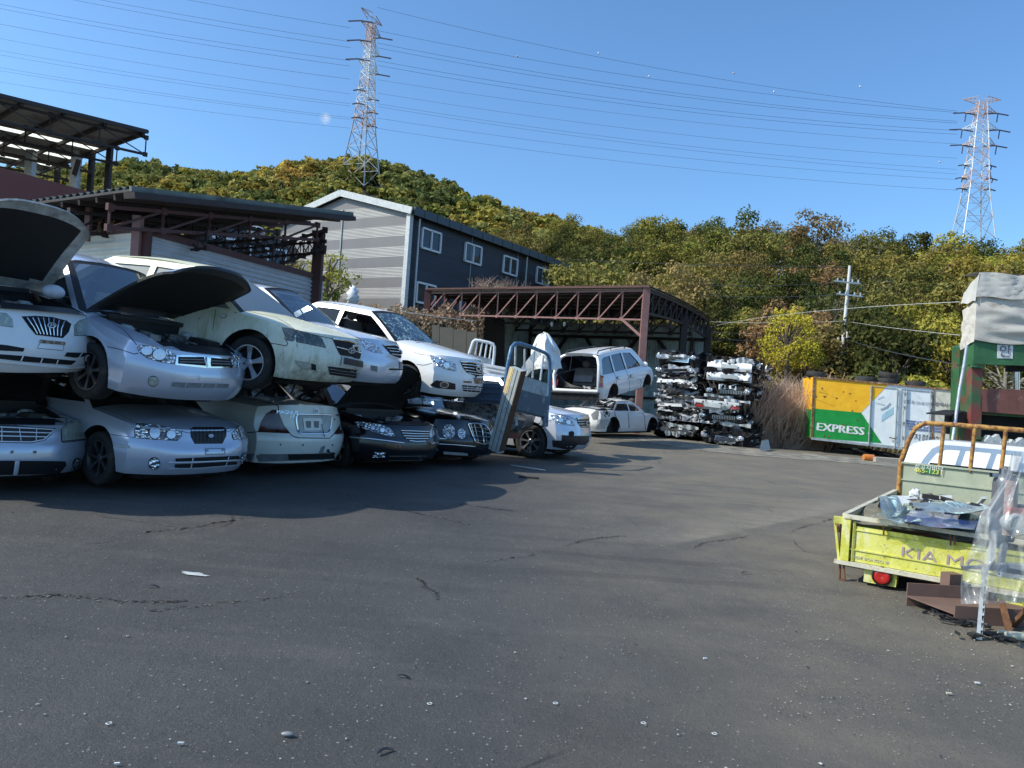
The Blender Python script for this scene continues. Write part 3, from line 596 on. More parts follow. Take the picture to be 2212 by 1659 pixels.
c.poly('lower_intake', 1, [(-70,1255),(60,1268),(195,1292),(185,1320),(-60,1308)], 'dark'); c.poly('lower_intake', 1, [(535,1325),(640,1328),(752,1332),(742,1352),(600,1368),(515,1358)], 'dark')
c.poly('lower_intake', 1, [(-70,1335),(200,1355),(600,1392),(700,1396),(690,1428),(550,1425),(200,1400),(-60,1370)], 'dark')
rows(c, 'intake_bar', 1, [[(180,1352),(162,1392)],[(335,1368),(318,1408)],[(460,1382),(445,1420)],[(650,1330),(590,1420)]], 'white', .014)
c.ell('fog_light', 1, (706,1375), 30, 32, 'white', seal=.1); c.ell('fog_light', 1, (706,1375), 17, 20, 'lamp', off=.014)
c.line('bumper_lip', 1, [(-60,1395),(250,1425),(560,1450),(690,1440),(735,1400)], .03, 'white', .012)
U1 = c; c.hood(54, 1.20, 1.66, -1.12, .09, prim='primer', sq=14, cr=.12)
# U2
c = Car('saloon_car', 'silver saloon with raised bonnet, open engine bay and twin slot chrome grille, upper row', (-3.56,8.61,.91), (-24.3,9.7,-.4), dict(W=1.8, L=4.72, cab=(-1.3,-2.05,-3.4,-4.1,1.43,.57)), 'silver', bay=True, group=GU, wheels='seven')
c.poly('headlight', 1, [(1105,1292),(1130,1268),(1200,1272),(1330,1300),(1400,1340),(1412,1350),(1400,1418),(1300,1405),(1190,1375),(1125,1330)], 'lamp', seal=.03)
c.ell('lamp_reflector', 1, (1280,1345), 52, 44, 'lens', off=.014, seal=.07); c.ell('lamp_reflector', 1, (1180,1315), 45, 34, 'lens', off=.014, seal=.07)
c.poly('headlight', 1, [(1848,1368),(1880,1342),(1915,1350),(1937,1400),(1925,1440),(1870,1448)], 'lamp', seal=.03)
c.poly('grille', 1, [(1418,1348),(1640,1350),(1850,1372),(1864,1452),(1650,1452),(1408,1427)], 'chrome')
c.poly('grille_slot', 1, [(1435,1362),(1635,1364),(1652,1434),(1432,1416)], 'dark', off=.012); c.poly('grille_slot', 1, [(1690,1370),(1843,1384),(1850,1441),(1698,1440)], 'dark', off=.012)
rows(c, 'grille_bar', 1, [[(1440,1382),(1640,1385)],[(1438,1402),(1645,1408)],[(1692,1392),(1845,1402)],[(1695,1415),(1848,1422)]], 'grey', .014)
c.poly('emblem', 1, [(1655,1358),(1687,1360),(1684,1400),(1680,1447),(1664,1447),(1658,1400)], 'chrome', off=.022)
c.ell('fog_light', 1, (1232,1558), 38, 38, 'lampfog', seal=.1)
c.poly('lower_intake', 1, [(1385,1563),(1500,1570),(1842,1580),(1832,1612),(1480,1610),(1376,1598)], 'grey'); rows(c, 'intake_bar', 1, [[(1495,1570),(1480,1606)],[(1625,1576),(1608,1610)],[(1735,1580),(1718,1612)]], 'silver', .01)
c.poly('plate_recess', 1, [(1600,1505),(1775,1512),(1775,1562),(1603,1556)], 'silver2', off=.004)
gaps(c, 1, .007, .004, ([(865,1280),(960,1300),(1080,1340),(1112,1332)],[(720,985),(860,1060),(1000,1150),(1100,1265)]))
c.hood(37, 1.34, 1.5, -1.26, sq=14, cr=.13)
M['whitesteel0'] = sm('mirror_shell', (.62,.65,.70), .4)
mi = MB().sphere((0,0,0), .13, 8, 0, (.6,1,.62)); mi.V = [v+Vector((-1.55,-.98,1.07)) for v in mi.V]; mi.build('wing_mirror', M['whitesteel0'], c.root, 180)
MB().bar((-1.6,-.8,.98), (-1.56,-.95,1.0), .05).build('mirror_stalk', M['plastic'], c.root)
# U3 mossy
c = Car('saloon_car', 'moss stained white saloon with dusty windscreen, third in the upper row', (-2.2,9.92,1.22), (-11.8,4,1), dict(W=1.83, L=4.8, top=[(0,.78),(-.12,.82),(-.45,.9),(-1.3,1.02),(-2.2,.98),(-3.6,.98),(-4.8,.94)], prof=[(.18,.14),(.26,.05),(.36,0),(.5,.0),(.58,.03),(.68,.05),(.9,.12)], cab=(-1.15,-2.1,-3.35,-4.1,1.47,.57), wheels=(-.98,-3.7), wr=.33, arch=.39), 'moss', group=GU, glass='glassfog', wheels='five')
c.poly('headlight', 3, [(1052,640),(1130,648),(1300,695),(1420,730),(1445,750),(1480,838),(1300,800),(1100,765)], 'lampdark', seal=.02)
for a, b, r in ((1140,705,30),(1230,735,32),(1330,765,28)): c.ell('lamp_reflector', 3, (a,b), r, r, 'lampdark', off=.012)
c.poly('grille', 3, [(1545,752),(1700,772),(1862,830),(1866,870),(1850,950),(1620,910),(1590,850)], 'dark')
c.merged('grille_bar', [c.line('x', 3, [(1545,748),(1700,768),(1865,828)], .03, 'chrome', .014), c.line('x', 3, [(1580,830),(1690,858)], .014, 'chrome', .014), c.line('x', 3, [(1768,875),(1830,888)], .014, 'chrome', .014)])
c.ell('emblem', 3, (1733,866), 36, 30, 'badge', off=.01); c.ell('emblem', 3, (1733,866), 27, 21, 'rim', off=.014); c.merged('emblem', [c.line('x', 3, q, .012, 'badge', .018) for q in ([(1718,848),(1722,885)],[(1745,848),(1750,885)],[(1722,870),(1746,862)])])
c.poly('plate_frame', 3, [(1635,918),(1866,968),(1860,1050),(1620,1010)], 'lightgrey', off=.02); c.poly('number_plate', 3, [(1652,935),(1855,980),(1848,1034),(1640,995)], 'plastic', off=.026)
c.poly('lower_intake', 3, [(1500,1020),(1640,1035),(1870,1068),(1830,1145),(1520,1100)], 'dark'); rows(c, 'intake_bar', 3, [[(1505,1045),(1850,1092)],[(1512,1072),(1840,1118)]], 'grey', .008)
c.poly('fog_light', 3, [(1180,965),(1320,985),(1335,1050),(1250,1045),(1200,1010)], 'lampfog', seal=.03); c.poly('louvre', 3, [(1337,990),(1385,1005),(1385,1062),(1340,1050)], 'dark')
gaps(c, 3, .008, .004, ([(412,385),(395,520),(372,660)],[(540,430),(760,490),(1000,545),(1100,600),(1175,660),(1400,720),(1545,750)],[(880,788),(990,800),(1095,820),(1110,795),(1075,740)]))
c.ell('side_repeater', 3, (475,525), 30, 18, 'pearl', seal=.15)
# U4
c = Car('saloon_car', 'silver white saloon with clear windscreen squeezed behind the mossy car, fourth in the upper row', (-1.88,11.7,1.24), (-13,3.2,.8), dict(W=1.8, L=4.7, top=[(0,.82),(-.12,.86),(-.45,.93),(-1.3,1.03),(-2.2,.98),(-3.6,.98),(-4.7,.94)], cab=(-1.25,-2.1,-3.35,-4.1,1.45,.58)), 'silver2', group=GU, wkeep=(0,1))
c.poly('grille', 5, [(75,815),(180,812),(280,830),(340,870),(355,935),(240,940),(150,900)], 'dark'); c.line('grille_surround', 5, [(75,815),(180,810),(285,830),(345,870)], .03, 'chrome', .014)
rows(c, 'grille_bar', 5, [[(110,843),(200,850),(345,885)],[(135,872),(230,880),(350,905)],[(155,900),(250,912),(352,925)]], 'chrome', .012)
c.ell('emblem', 5, (265,880), 28, 27, 'badge', off=.03); c.ell('emblem', 5, (265,880), 11, 14, 'dark', off=.036)
c.poly('headlight', 3, [(1820,760),(1900,770),(2000,830),(2040,890),(1960,885),(1870,850)], 'lamp', seal=.03)
c.poly('plate_recess', 5, [(235,975),(330,985),(335,1042),(235,1040)], 'rustpaint', off=.006); c.poly('lower_intake', 5, [(140,1040),(350,1046),(345,1060),(135,1058)], 'dark'); c.poly('fog_light', 3, [(1925,1010),(1990,1020),(1985,1075),(1925,1060)], 'grey')
gaps(c, 3, .007, .004, ([(1690,690),(1800,740),(1850,780)],))
# U5
c = Car('saloon_car', 'white saloon with cracked windscreen and scraped bumper, right end of the upper row', (-.76,13.67,1.07), (-25.1,6.7,.6), dict(W=1.8, L=4.6, top=[(0,.88),(-.12,.92),(-.45,.98),(-1.25,1.06),(-2.2,.98),(-3.6,.98),(-4.6,.96)], prof=[(.18,.10),(.26,.03),(.36,0),(.55,.0),(.6,.03),(.75,.05),(.95,.1)], cab=(-1.2,-2.1,-3.4,-4.15,1.46,.58), open=(0,), sideglass='glassdark'), 'white', group=GU, glass='glasscrack', wkeep=(0,1))
c.poly('headlight', 5, [(540,910),(600,925),(700,960),(785,995),(795,1068),(700,1050),(600,1010),(560,960)], 'lamp', seal=.03)
c.ell('lamp_reflector', 5, (610,965), 24, 24, 'lens', off=.014, seal=.07); c.ell('lamp_reflector', 5, (700,1010), 30, 28, 'lens', off=.014, seal=.07)
c.poly('grille', 5, [(835,972),(950,977),(1070,1012),(1095,1110),(1000,1120),(900,1080),(860,1030)], 'dark'); c.line('grille_surround', 5, [(835,972),(950,977),(1070,1010)], .035, 'chrome', .014)
rows(c, 'grille_bar', 5, [[(850,1000),(950,1008),(1080,1038)],[(862,1028),(970,1040),(1085,1062)],[(882,1056),(980,1072),(1090,1085)],[(910,1085),(1000,1100),(1094,1105)]], 'chrome', .014)
c.ell('emblem', 5, (1005,1047), 26, 24, 'badge', off=.03); c.ell('emblem', 5, (1005,1045), 10, 13, 'dark', off=.036)
c.poly('fog_light_bezel', 5, [(540,1205),(600,1157),(700,1170),(790,1192),(790,1250),(600,1232)], 'plastic'); c.ell('fog_light', 5, (680,1201), 45, 32, 'chrome', off=.012); c.ell('fog_light', 5, (680,1201), 34, 24, 'lampdark', off=.016)
c.poly('lower_intake', 5, [(855,1203),(960,1213),(1092,1225),(1087,1276),(960,1272),(865,1262)], 'dark')
rows(c, 'intake_bar', 5, [[(855,1222),(1090,1243)],[(860,1242),(1088,1260)]]+[[(905+i*42,1208+i*4),(902+i*42,1268+i*2)] for i in range(5)], 'white', .012)
c.poly('scrape', 5, [(868,1163),(952,1168),(945,1187),(870,1182)], 'rustpaint', off=.004); c.poly('scrape', 5, [(965,1132),(1060,1140),(1102,1152),(1096,1197),(1030,1198),(980,1188)], 'rustpaint', off=.004)
gaps(c, 5, .007, .004, ([(380,880),(450,905),(540,912)],[(410,1000),(480,1010),(560,990)],[(640,800),(760,850),(900,910),(1060,985)]))
# wiper
for cc, x0 in ((c, -1.16), (U1, -1.2)):
    q = MB()
    for sg in (-.45, .15): q.bar((x0+.05, sg, 1.06), (x0-.1, sg+.52, 1.1), .02, .015)
    q.build('wiper', M['plastic'], cc.root)
# ---------------------------------------------------------------- yard objects
def onp(px, py, o, n):
    v = ray(px, py); return EYE+v*((Vector(o)-EYE).dot(n)/v.dot(n))
def slab(mb, pts, th, m=0):
    pts = [Vector(p) for p in pts]; n = len(pts); T = tessellate_polygon([pts]); th = Vector(th)
    mb.add(pts+[p+th for p in pts], [t for t in T]+[tuple(n+i for i in t[::-1]) for t in T]+[(i, (i+1) % n, n+(i+1) % n, n+i) for i in range(n)], m); return mb
def place(root, names):
    """meshes built in world coordinates are re-based to their thing"""
    bpy.context.view_layer.update()
    for o in names: o.matrix_parent_inverse = Matrix(); o.data.transform(root.matrix_world.inverted() if False else Matrix.Translation(-root.location)); 
class T_:
    """thing whose parts are written in world coordinates"""
    def __init__(s, name, label, cat, loc, group=None): s.r = thing(name, label, cat, loc, None, group); s.l = Vector(loc)
    def part(s, mb, name, mats, smooth=0, parent=None):
        mb.V = [v-s.l for v in mb.V]; return mb.build(name, mats, parent or s.r, smooth)
def solo(mb, name, mats, label, cat, smooth=0, group=None, kind=None):
    c = sum(mb.V, Vector((0,0,0)))/len(mb.V); c.z = min(v.z for v in mb.V); mb.V = [v-c for v in mb.V]
    o = mb.build(name, mats, None, smooth, c); return tag(o, label, cat, group, kind)
M['bluesteel'] = sm('faded_blue_paint', (.05,.095,.14), .5, .1, .3, 7, (.28,.30,.30), .55, .75)
M['bluedeep'] = sm('deep_blue_paint', (.015,.05,.11), .4, .1, .3, 6)
M['bluelight'] = sm('worn_blue_tube', (.07,.16,.27), .4, .1, .35, 9, (.5,.5,.5), .55, .7)
M['galv'] = sm('galvanised_tube', (.5,.52,.54), .4, .5, .25, 12, (.3,.22,.15), .62, .8)
M['greyslat'] = sm('weathered_slat', (.36,.41,.42), .7, 0, .3, 7, (.12,.15,.17), .55, .7)
M['beamgrey'] = sm('grey_channel_paint', (.42,.46,.45), .6, .1, .25, 7, (.22,.12,.06), .58, .7, .2)
M['rust'] = sm('rust', (.16,.075,.035), .85, .1, .5, 12, (.30,.2,.12), .55, .7, .4)
M['yellowwrite'] = sm('pale_yellow_face', (.75,.58,.30), .7, 0, .2, 10, (.6,.3,.1), .6, .7)
M['tarp'] = sm('white_tarpaulin', (.72,.74,.73), .55, 0, .15, 3, (.5,.52,.5), .55, .75, .5)
M['whitesteel'] = sm('white_steel', (.66,.68,.68), .4, 0, .15, 6, (.3,.27,.22), .6, .8)
# MPV standing on the wreck, its open tailgate towards the camera
wp = dict(L=4.35, W=1.74, zb=.3, top=[(0,.98),(-.3,1.02),(-1.5,1.04),(-3.2,1.0),(-3.6,.98),(-4.1,.86),(-4.35,.72)], prof=[(.3,.08),(.45,.02),(.6,.0),(1.0,.07)], rprof=[(.3,.1),(.5,0),(.9,.12)], bow=.14, rbow=.35, crown=.03, wheels=(-.82,-3.45), wr=.31, arch=.36,
    cab=(-.10,-.32,-2.75,-3.55,1.58,.62), rearglass=True)
lo = 1.0; hi = 1.49
wp['winset'] = [[(-.28,lo),(-.42,hi-.06),(-.6,hi),(-1.02,hi+.01),(-1.06,lo)], [(-1.16,lo),(-1.12,hi+.02),(-1.85,hi+.03),(-1.95,lo)], [(-2.05,lo),(-1.97,hi+.02),(-2.5,hi-.02),(-2.95,lo+.16),(-3.1,lo)]]; wp['open'] = ()
class Wagon(Car):
    pass
def car_noglassrear(c): bpy.data.objects.remove(c.ws, do_unlink=True)
c = Car('people_carrier', 'white people carrier without tailgate or wheels, balanced on top of a white wreck', (1.91,21.68,.98), (-121.8,8.9,1.7), wp, 'white', wkeep=(), glass='glassdark', cat='people carrier', group=None)
car_noglassrear(c)
bm_ = MB().box((-1.2,0,.98), (2.6,1.36,.86)); V_ = [v.co.copy() for v in c.body.data.vertices]; F_ = [tuple(q.vertices) for q in c.body.data.polygons]; mi_ = [q.material_index for q in c.body.data.polygons]
md = c.body.modifiers.new('b', 'BOOLEAN'); cc_ = bm_.build('cut', [c.m, M['plastic']]); cc_.data.polygons.foreach_set('material_index', [1]*6); bpy.context.view_layer.update(); cc_.matrix_world = c.root.matrix_world; bpy.context.view_layer.update(); md.object = cc_; md.operation = 'DIFFERENCE'; md.solver = 'EXACT'
dg_ = bpy.context.evaluated_depsgraph_get(); me_ = bpy.data.meshes.new_from_object(c.body.evaluated_get(dg_)); c.body.modifiers.clear(); c.body.data = me_; bpy.data.objects.remove(cc_, do_unlink=True)
for o in list(c.root.children):
    if o.name.split('.')[0] in ('seat', 'headrest', 'dashboard'): bpy.data.objects.remove(o, do_unlink=True)
for y0, w_ in ((-.2,.78), (.42,.42)):
    q = MB(); q.grid(lambda u, v: (-.95-.22*u-.03*math.sin(v*3.14), y0+(v-.5)*w_*(1-.15*u**4), .58+.52*u), 8, 8); q.box((-1.1,y0,.82), (.1,w_*.94,.5), M=Matrix.Rotation(-.38,3,'Y')); st = q.build('seat', M['seat'], c.root)
    q = MB(); q.box((-.95,y0,.8),(.03,w_*.8,.2), M=Matrix.Rotation(-.38,3,'Y')); q.build('seat_panel', M['grey'], st)
    MB().sphere((-1.2,y0+(.0 if w_ < .5 else -.02),1.22), .14, 7, 0, (.5,1,.85)).build('headrest', M['seat'], c.root, 180)
MB().box((-2.1,.35,1.15),(.14,.4,.5)).sphere((-2.15,.35,1.46),.12,6,0,(.5,1,.8)).build('seat', M['cloth'], c.root)
q = MB()
for i in range(14):
    t = i/13; a = Vector((-.25,-.62+.02*i*3.0,.60)); b = Vector((-.3,-.62,1.05-.03*i))
    q.tube([(-.2,-.63+t*.75,.62), (-.45,-.63,1.1-.45*t)], .006, 4); q.tube([(-.2-.02*i,-.63+.0,1.1-.033*i), (-.2,-.6+.75*t,.63)], .006, 4)
q.build('luggage_net', M['plastic'], c.root)
q = MB(); fr = [(-.03,-.70,.56),(-.06,-.73,1.0),(-.18,-.69,1.28),(-.30,-.60,1.50),(-.34,-.45,1.57),(-.37,0,1.59),(-.34,.45,1.57),(-.30,.60,1.50),(-.18,.69,1.28),(-.06,.73,1.0),(-.03,.70,.56),(-.03,0,.55),(-.03,-.70,.56)]
q.tube(fr, .05, 6); q.build('tailgate_frame', c.m, c.root, 60)
q = MB(); q.box((.02,0,.42),(.10,1.5,.14)); q.box((.045,0,.50),(.14,1.56,.03)); 
for i in range(7): q.box((.075,-.6+.2*i,.42),(.02,.05,.06))
q.build('bumper_beam', [M['plastic']], c.root)
MB().box((.05,0,.53),(.10,1.5,.035)).build('bumper_beam', M['steel'], c.root)
MB().box((0,0,.33),(.16,1.35,.08)).build('bumper_skirt', M['plastic'], c.root)
q = MB(); rg = random.Random(3)
for i in range(26): q.box((-.15-rg.random()*.5, rg.uniform(-.5,.55), .6), (rg.uniform(.03,.1),rg.uniform(.03,.12),rg.uniform(.02,.06)), rg.uniform(0,3), rg.choice((0,0,1)))
q.build('boot_litter', [M['plastic'], M['lightgrey']], c.root)
c.bvh([c.frame])
c.poly('tail_light', 6, [(1013,492),(1040,487),(1049,530),(1045,593),(1016,588)], 'redlamp', off=.055)
t = c.poly('tail_light', 6, [(1440,507),(1493,498),(1503,540),(1503,612),(1434,615)], 'redlamp', off=.055)
c.poly('indicator', 6, [(1468,522),(1500,518),(1503,572),(1468,574)], 'amber', off=.065, parent=t); c.poly('reverse_lamp', 6, [(1437,545),(1462,540),(1462,590),(1435,590)], 'lightgrey', off=.065, parent=t)
for sg in (-1, 1):
    q = MB(); q.tube([(-.45,sg*.52,1.60),(-.55,sg*.52,1.68),(-1.4,sg*.52,1.70),(-2.4,sg*.50,1.68),(-2.5,sg*.50,1.61)], .018, 6); q.tube([(-1.4,sg*.52,1.70),(-1.4,sg*.52,1.61)], .015, 6); q.build('roof_rail', M['plastic'], c.root)
gaps(c, 6, .014, .005, ([(1608,455),(1632,520),(1640,600),(1640,690)],[(1730,445),(1760,530),(1765,620),(1755,675)],[(1868,530),(1880,560),(1870,620)]))
for a in ((1655,518),(1785,503)): c.ell('door_handle', 6, a, 17, 11, 'white', off=.03, seal=.2)
MB().sphere((0,0,0), .11, 7, 0, (.5,1,.8)).xf(Matrix.Translation((-3.05,.93,1.05))).build('wing_mirror', M['white'], c.root, 180)
# wreck underneath
wr = dict(L=4.4, W=1.72, top=[(0,.86),(-.06,.92),(-.3,.96),(-1.0,.98),(-2.2,.93),(-3.2,.92),(-3.9,.84),(-4.4,.72)], prof=[(.18,.1),(.4,.0),(.6,.02),(.9,.08)], rprof=[(.18,.1),(.5,0),(.8,.12)], bow=.2, rbow=.34, wheels=(-1.0,-3.62), wr=.31, arch=.38, cab=(-.95,-1.45,-2.5,-3.15,1.24,.6), open=(0,1,2,3), rearglass=False)
c = Car('wrecked_car', 'crushed white saloon with black star decal and no wheels, lying under the people carrier', (2.28,25.23,0), (-131.2,.5,.2), wr, 'white', wkeep=(), glass='glassdark', cat='wrecked car')
bpy.data.objects.remove(c.ws, do_unlink=True)
st = [(1540+(38 if i % 2 == 0 else 15)*math.sin(i*math.pi/5)*.72, 862-(38 if i % 2 == 0 else 15)*math.cos(i*math.pi/5)) for i in range(10)]
c.poly('star_decal', 6, st, 'rim', off=.008)
c.merged('decal_ring', [c.line('x', 6, [(1540+31*math.sin(t), 862-43*math.cos(t)) for t in [a0+k*.14 for k in range(8)]], .03, 'rim', .008) for a0 in (.12, 1.7, 3.27, 4.84)])
gaps(c, 6, .03, .006, ([(1605,825),(1625,890),(1662,955),(1672,1020)],[(1738,825),(1755,900),(1760,1015)],[(1872,832),(1912,900),(1920,1030)]))
c.poly('lamp_opening', 6, [(1385,880),(1440,835),(1462,850),(1450,925),(1405,930)], 'grey', off=.01); c.poly('lamp_opening', 6, [(1450,930),(1530,925),(1580,930),(1560,980),(1520,1020),(1440,1025)], 'lightgrey', off=.01)
q = MB().grid(lambda u, v: (-.25-.9*u, (v-.5)*1.35, 1.0+.02*math.sin(u*9+v*5)-.05*abs(v-.5)), 10, 10); q.build('boot_lid', M['silver2'], c.root, 60)
q = MB()
for i in range(16):
    a = Vector((rg.uniform(-1.6,-.8), rg.uniform(-.6,.7), rg.uniform(1.0,1.2))); q.bar(a, a+Vector((rg.uniform(-.5,.5),rg.uniform(-.5,.5),rg.uniform(-.15,.2))), rg.uniform(.03,.1), .02, rg.choice((0,1,2)))
q.build('torn_metal', [M['grey'], M['white'], M['plastic']], c.root)
# ---- blue lorry headboard and bed
def D6(X, Y, d): return P(*Z(6, X, Y), d)
def D5(X, Y, d): return P(*Z(5, X, Y), d)
oL = D6(575,330,14.3); oR = D6(985,370,15.6); nb = (oR-oL).cross(Vector((0,0,1))).normalized()
def B6(X, Y, o=0): return onp(*Z(6, X, Y), oL+nb*o, nb)
t = T_('flatbed_truck', 'blue flatbed lorry wreck with barred headboard standing upright between black car and silver SUV', 'truck', (B6(760,1100).x, B6(760,1100).y, 0))
q = MB().tube([B6(*a) for a in ((528,700),(545,560),(562,420),(585,300),(605,220),(640,182),(690,182),(780,210),(880,250),(935,275),(968,305),(980,360),(982,450),(975,600),(968,700),(955,850),(948,985))], .038, 10)
t.part(q, 'headboard_frame', M['bluelight'], 60)
for a in (((645,195),(640,395)),((735,235),(732,420)),((825,262),(812,520)),((920,298),(888,545))): t.part(MB().tube([B6(*a[0]), B6(*a[1])], .022, 8), 'headboard_bar', M['galv'], 60)
q = MB(); slab(q, [B6(*a) for a in ((690,490),(945,575),(940,705),(680,632))], nb*.03)
for x in (735, 810, 880): q.bar(B6(x,505+(x-690)*.33,-.03), B6(x-5,650+(x-690)*.28,-.03), .05, .05, 1)
for y in (0,.5): q.bar(B6(688,545+y*60,-.02), B6(942,620+y*60,-.02), .02, .02, 1)
t.part(q, 'slatted_panel', [M['greyslat'], M['bluesteel']])
q = MB(); slab(q, [B6(*a) for a in ((672,632),(950,712),(932,905),(632,828))], nb*.04)
q.bar(B6(672,634,-.02), B6(950,714,-.02), .05, .06); q.bar(B6(632,828,-.02), B6(932,905,-.02), .05, .06); q.bar(B6(812,680,-.02), B6(795,868,-.02), .04, .04)
for k in range(4):
    f = .18+.2*k
    for xa, xb in ((.06,.44),(.54,.94)):
        def g(s): 
            a = Vector((672,632)).lerp(Vector((632,828)), f); b = Vector((950,712)).lerp(Vector((932,905)), f); r = a.lerp(b, s); return B6(r.x, r.y, -.015)
        q.bar(g(xa), g(xb), .03, .05)
t.part(q, 'pressed_panel', M['bluesteel'])
q = MB(); q.bar(B6(925,905), B6(905,995), .06, .12); q.bar(B6(955,700,-.02), B6(945,1000,-.02), .05, .08); t.part(q, 'headboard_post', M['bluesteel'])
bp = lambda X, Y: D5(X, Y, 14.6)
q = MB(); slab(q, [bp(*a) for a in ((900,1195),(1235,1210),(1228,1398),(870,1372))], (.1,.25,0)); q.bar(bp(898,1200)-Vector((0,.03,0)), bp(1235,1214)-Vector((0,.03,0)), .06, .08); q.bar(bp(880,1330)-Vector((0,.04,0)), bp(1230,1350)-Vector((0,.04,0)), .08, .05); q.bar(bp(885,1260)-Vector((0,.04,0)), bp(1230,1280)-Vector((0,.04,0)), .05, .04)
t.part(q, 'bed_side', M['bluedeep'])
q = MB(); slab(q, [D6(*a, 15.2) for a in ((-160,740),(480,780),(620,820),(760,900),(720,1010),(560,1080),(250,1150),(-160,1120))], (.2,.7,0)); slab(q, [D6(*k_, 14.95) for k_ in ((240,860),(520,880),(700,940),(640,1030),(300,1010))], (.1,.3,0)); slab(q, [D6(*k_, 14.8) for k_ in ((560,1010),(640,1005),(560,1060),(430,1050))], (.1,.2,0)); q.bar(D6(240,1010,15), D6(700,1030,15), .1, .1); t.part(q, 'rusty_chassis', M['engine'])
q = MB(); q.box(D6(615,1085,15.0), (.26,.06,.13)); t.part(q, 'tail_lamp', sm('dusty_red_lens', (.22,.06,.04), .4))
q = MB()
for X, Y in ((390,945),(425,935),(455,950),(600,960),(655,930),(655,965)): q.box(D6(X, Y, 14.95), (.05,.02,.1), 0)
t.part(q, 'faded_lettering', M['lightgrey'])
# ---- leaning beam
a = D6(668,430,13.6); b = P(*Z(6, 452, 1225), 14.0); b = b+(b-a).normalized()*.02; ax = (a-b).normalized(); sd = Vector((.82,-.57,0)); sd = (sd-ax*sd.dot(ax)).normalized(); up = ax.cross(sd)
q = MB(); w_ = .15
for s0, w1, h1, m_ in ((-.105,.21,.2,0),(.03,.06,.24,1),(.09,.06,.24,2)):
    pass
def be(l, u, v): return b+ax*l+sd*u+up*v
Lb = (a-b).length
q = MB(); q.bar(b, a, .26, .17, 0, up=tuple(up)); t2 = T_('steel_beam', 'tall grey steel beam with yellow marked end leaning against the blue headboard', 'steel beam', (b.x,b.y,0)); t2.part(q, 'beam_body', M['beamgrey'])
q = MB(); q.bar(b+sd*.135+ax*.05, a+sd*.135, .018, .172, 0, up=tuple(up)); t2.part(q, 'rusty_face', sm('dark_rust', (.085,.045,.025), .85, 0, .5, 12))
q = MB(); fs = -up if up.y > 0 else up
for s_ in (-.05, .055):
    q.bar(b+sd*s_+fs*.09, a+sd*s_+fs*.09, .004, .006, 0, up=tuple(up))
t2.part(q, 'edge_line', M['rim'])
q = MB(); q.bar(a-ax*.5-sd*.075+fs*.088, a-sd*.075+fs*.088, .10, .006, 0, up=tuple(up)); t2.part(q, 'marked_face', M['yellowwrite'])
# ---- white lorry behind
t = T_('flatbed_truck', 'white flatbed lorry behind the white saloon, its headboard rack showing above', 'truck', tuple(D5(1050,1000,19)*1))
q = MB().tube([D5(*k, 19) for k in ((925,900),(945,840),(965,780),(985,762),(1040,770),(1120,788),(1160,802),(1175,830),(1172,900),(1160,1010))], .04, 8); t.part(q, 'headboard_frame', M['whitesteel'], 60)
for k in (((1005,780),(985,905)),((1055,785),(1030,920)),((1100,795),(1080,935)),((1145,805),(1125,945))): t.part(MB().tube([D5(*k[0], 19), D5(*k[1], 19)], .022, 8), 'headboard_bar', M['whitesteel'], 60)
q = MB(); slab(q, [D5(*k, 19.05) for k in ((930,900),(1165,950),(1160,1020),(930,1000))], (0,.04,0)); t.part(q, 'headboard_panel', M['lightgrey'])
q = MB(); slab(q, [D5(*k, 18.2) for k in ((1060,998),(1290,1045),(1285,1120),(1060,1080))], (.1,.1,0)); q.bar(D5(1060,1000,18.15), D5(1290,1045,18.15), .06, .06); q.bar(D5(1060,1040,18.15), D5(1290,1085,18.15), .04, .04); t.part(q, 'bed_side', M['whitesteel'])
q = MB().grid(lambda u, v: D5(1040+230*u, 1090+130*u*u+(v-.5)*10, 17.4+1.5*v)+Vector((0,0,-.1*v)), 10, 6); t.part(q, 'mudguard', M['white'], 60)
q = MB(); slab(q, [D5(*k, 17.9) for k in ((1060,1080),(1285,1120),(1250,1240),(1060,1200))], (.2,.4,0)); t.part(q, 'chassis', M['white'])
# ---- white tarpaulin bundle
def tp_(u, v):
    a = v*math.pi; r = (1-u**2.4)**.5 if u < 1 else 0
    X = 1690-30*u+150*r*(-math.cos(a)); Y = 1050-360*u
    n_ = noise.noise(Vector((u*4, v*5, 1)))*.3+noise.noise(Vector((u*9, v*14, 4)))*.10; X += 22*noise.noise(Vector((u*3, v*3, 8))); Y += 16*noise.noise(Vector((v*4, u*2, 6)))
    return D5(X, Y, 18.2-1.1*r*math.sin(a)+n_)
q = MB().grid(tp_, 26, 26)
solo(q, 'tarpaulin_bundle', M['tarp'], 'tall rounded bundle under white tarpaulin beside the open people carrier', 'tarpaulin', 70)
q = MB()
for k in range(5): q.grid(lambda u, v: D5(1440+150*u+40*v, 1030-190*u+60*v+k*12, 17.2+k*.12+.15*math.sin(u*9+k)), 8, 3)
solo(q, 'plastic_sheet', M['tarp'], 'crumpled strip of white plastic sheet behind the blue headboard bars', 'plastic sheet', 50)
